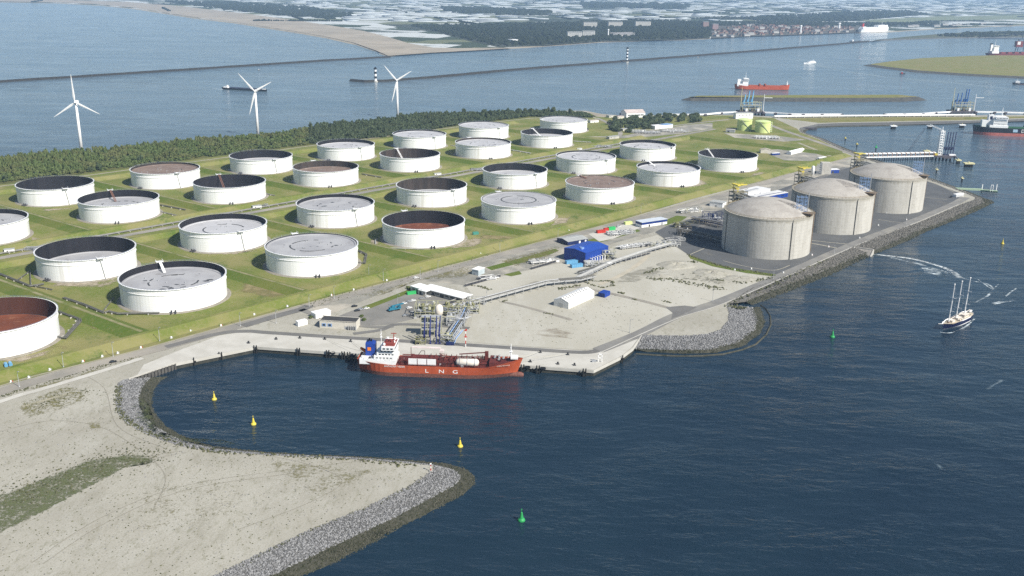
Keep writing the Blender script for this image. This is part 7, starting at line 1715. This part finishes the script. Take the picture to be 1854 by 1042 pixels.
# ------------------------------------------------------------------ far shore buildings
def far_block(label, x0, x1, yb, yt, cat='apartment block', m_=WALLB, nm='apartment_block', d_=22, group='apartment blocks on the far shore', rows=6):
    a = G(x0, yb, Z3); b = G(x1, yb, Z3); L = (b-a).length; h = (yb-yt)*(a.y/F)/math.cos(PITCH*.3)
    t = empty(nm, label, cat, tuple(a), math.atan2((b-a).y, (b-a).x), group)
    w_ = MB().box((L/2, d_/2, h/2), (L, d_, h)).build('wall', m_, t); MB().box((L/2, d_/2, h+.6), (L+1.5, d_+1.5, 1.2)).build('roof', ROOFG, t)
    for k in range(rows):
        MB().box((L/2, -.08, h*(k+.6)/rows), (L*.94, .3, h/rows*.42)).build('window_row', mat('far_windows', (.12,.14,.17)), w_)
PALE = mat('pale_apartment_wall', (.56,.55,.50), None, .05, .8)
far_block('wide pale apartment block on the far shore, left of its twin nearest the water', 1028, 1054, 67.5, 58, m_=PALE); far_block('wide pale apartment block on the far shore, right hand twin nearest the water', 1055.5, 1077, 66.8, 56.5, m_=PALE)
far_block('grey apartment block in the far wood, left of the row of three', 1057, 1081, 49, 40.5); far_block('grey apartment block in the far wood, middle of the row of three', 1102, 1127, 48.5, 40); far_block('grey apartment block in the far wood, right of the row of three', 1151, 1178, 48.5, 39.5)
far_block('reddish flats at the left end of the far town', 1273, 1283, 51, 40, m_=mat('reddish_brick_wall', (.30,.16,.12)), nm='flats', cat='flats'); far_block('pink flats beside the reddish ones in the far town', 1290, 1300, 55, 44, m_=mat('pinkish_brick_wall', (.36,.20,.18)), nm='flats', cat='flats')
for px, yb, yt, r_, lb in ((1101,66,53,3.5,'slim white radar tower between the far apartment blocks and the yacht quay'), (1449,61,46,5,'white tower in the far town'), (1519,51,41.5,7,'white broad tower left of the large ferry')):
    a = G(px, yb, Z3); h = (yb-yt)*a.y/F; t = empty('white_tower', lb, 'tower', tuple(a)); MB().cyl((0, 0, 0), (0, 0, h*.85), r_, r_*.8, n=12).build('shaft', WHITE, t); MB().cyl((0, 0, h*.85), (0, 0, h), r_*1.3, r_*.9, n=12).build('top', WHITE, t)
t, L, D, r = building('shore_house', 'small white shed standing in the far wood near the channel bank', 'house', (928,75.5), (938,75), 30, 9, WHITE, WHITE, over=.5)
HM = []
for k, (wm, rm) in enumerate((((.26,.20,.16), (.12,.055,.04)), ((.32,.28,.24), (.13,.07,.055)), ((.18,.12,.095), (.07,.065,.06)), ((.42,.41,.39), (.22,.215,.21)))):
    mb = MB(); L_, D_, h_ = (16, 10, 6.5) if k < 3 else (30, 16, 8)
    mb.box((0, 0, h_/2), (L_, D_, h_)); a, b = L_/2+.4, D_/2+.4
    mb.add([(-a, -b, h_+.05), (a, -b, h_+.05), (a, 0, h_+4.5), (-a, 0, h_+4.5), (a, b, h_+.05), (-a, b, h_+.05)], [(0,1,2,3), (3,2,4,5), (0,3,5), (1,4,2)], 1)
    o = mb.build('house', [mat('house_wall_%d' % k, wm), mat('house_roof_%d' % k, rm)]); HM.append(o.data); bpy.data.objects.remove(o)
town = [(p.x, p.y) for p in [G(x, y, Z3) for x, y in [(1288,52),(1340,47),(1440,47),(1530,49),(1552,53),(1552,58),(1453,62),(1357,65),(1292,69)]]]
cnt = 0
while cnt < 240:
    x = rng.uniform(min(p[0] for p in town), max(p[0] for p in town)); y = rng.uniform(min(p[1] for p in town), max(p[1] for p in town))
    if inside(x, y, town):
        k = int(rng.choice(4, p=[.38, .27, .22, .13])); o = link('town_house', HM[k]); o.location = (x, y, Z3); o.rotation_euler = (0, 0, R(18)+float(rng.choice([0, 1.57]))); o.scale = (1.1, 1.1, 1.1)
        tag(o, ['brown walled house with red roof among the rows of the far town', 'pale walled house with red roof among the rows of the far town', 'brick house with dark roof among the rows of the far town', 'larger pale grey roofed building in the far town'][k], 'house', 'houses of the far town'); cnt += 1
for k in range(26):
    x = rnd.choice([rnd.uniform(1110, 1150), rnd.uniform(1560, 1840)]); f = (x-1560)/290
    y = (66-(x-1110)*.03-rnd.uniform(0, 3)) if x < 1200 else 55.5-13*f-rnd.uniform(.5, 4)
    o = link('quay_shed', HM[3]); o.location = G(x, y, Z3); o.rotation_euler = (0, 0, R(14)); o.scale = (1.5, 1.3, 1)
    tag(o, 'pale grey roofed shed along the quays of the far shore', 'shed', 'sheds along the far quays')

# ------------------------------------------------------------------ air
t = NT('haze'); hz = MB().box((0, 22000, 160), (110000, 62000, 340)).build('haze', t.mat); tag(hz, kind='stuff')
t.t.nodes.clear(); o = t.n('ShaderNodeOutputMaterial'); pv = t.n('ShaderNodeVolumePrincipled')
pv.inputs['Color'].default_value = (.50, .72, 1, 1); pv.inputs['Density'].default_value = 5.2e-5; pv.inputs['Anisotropy'].default_value = .1
t.l(pv.outputs[0], o.inputs['Volume'])
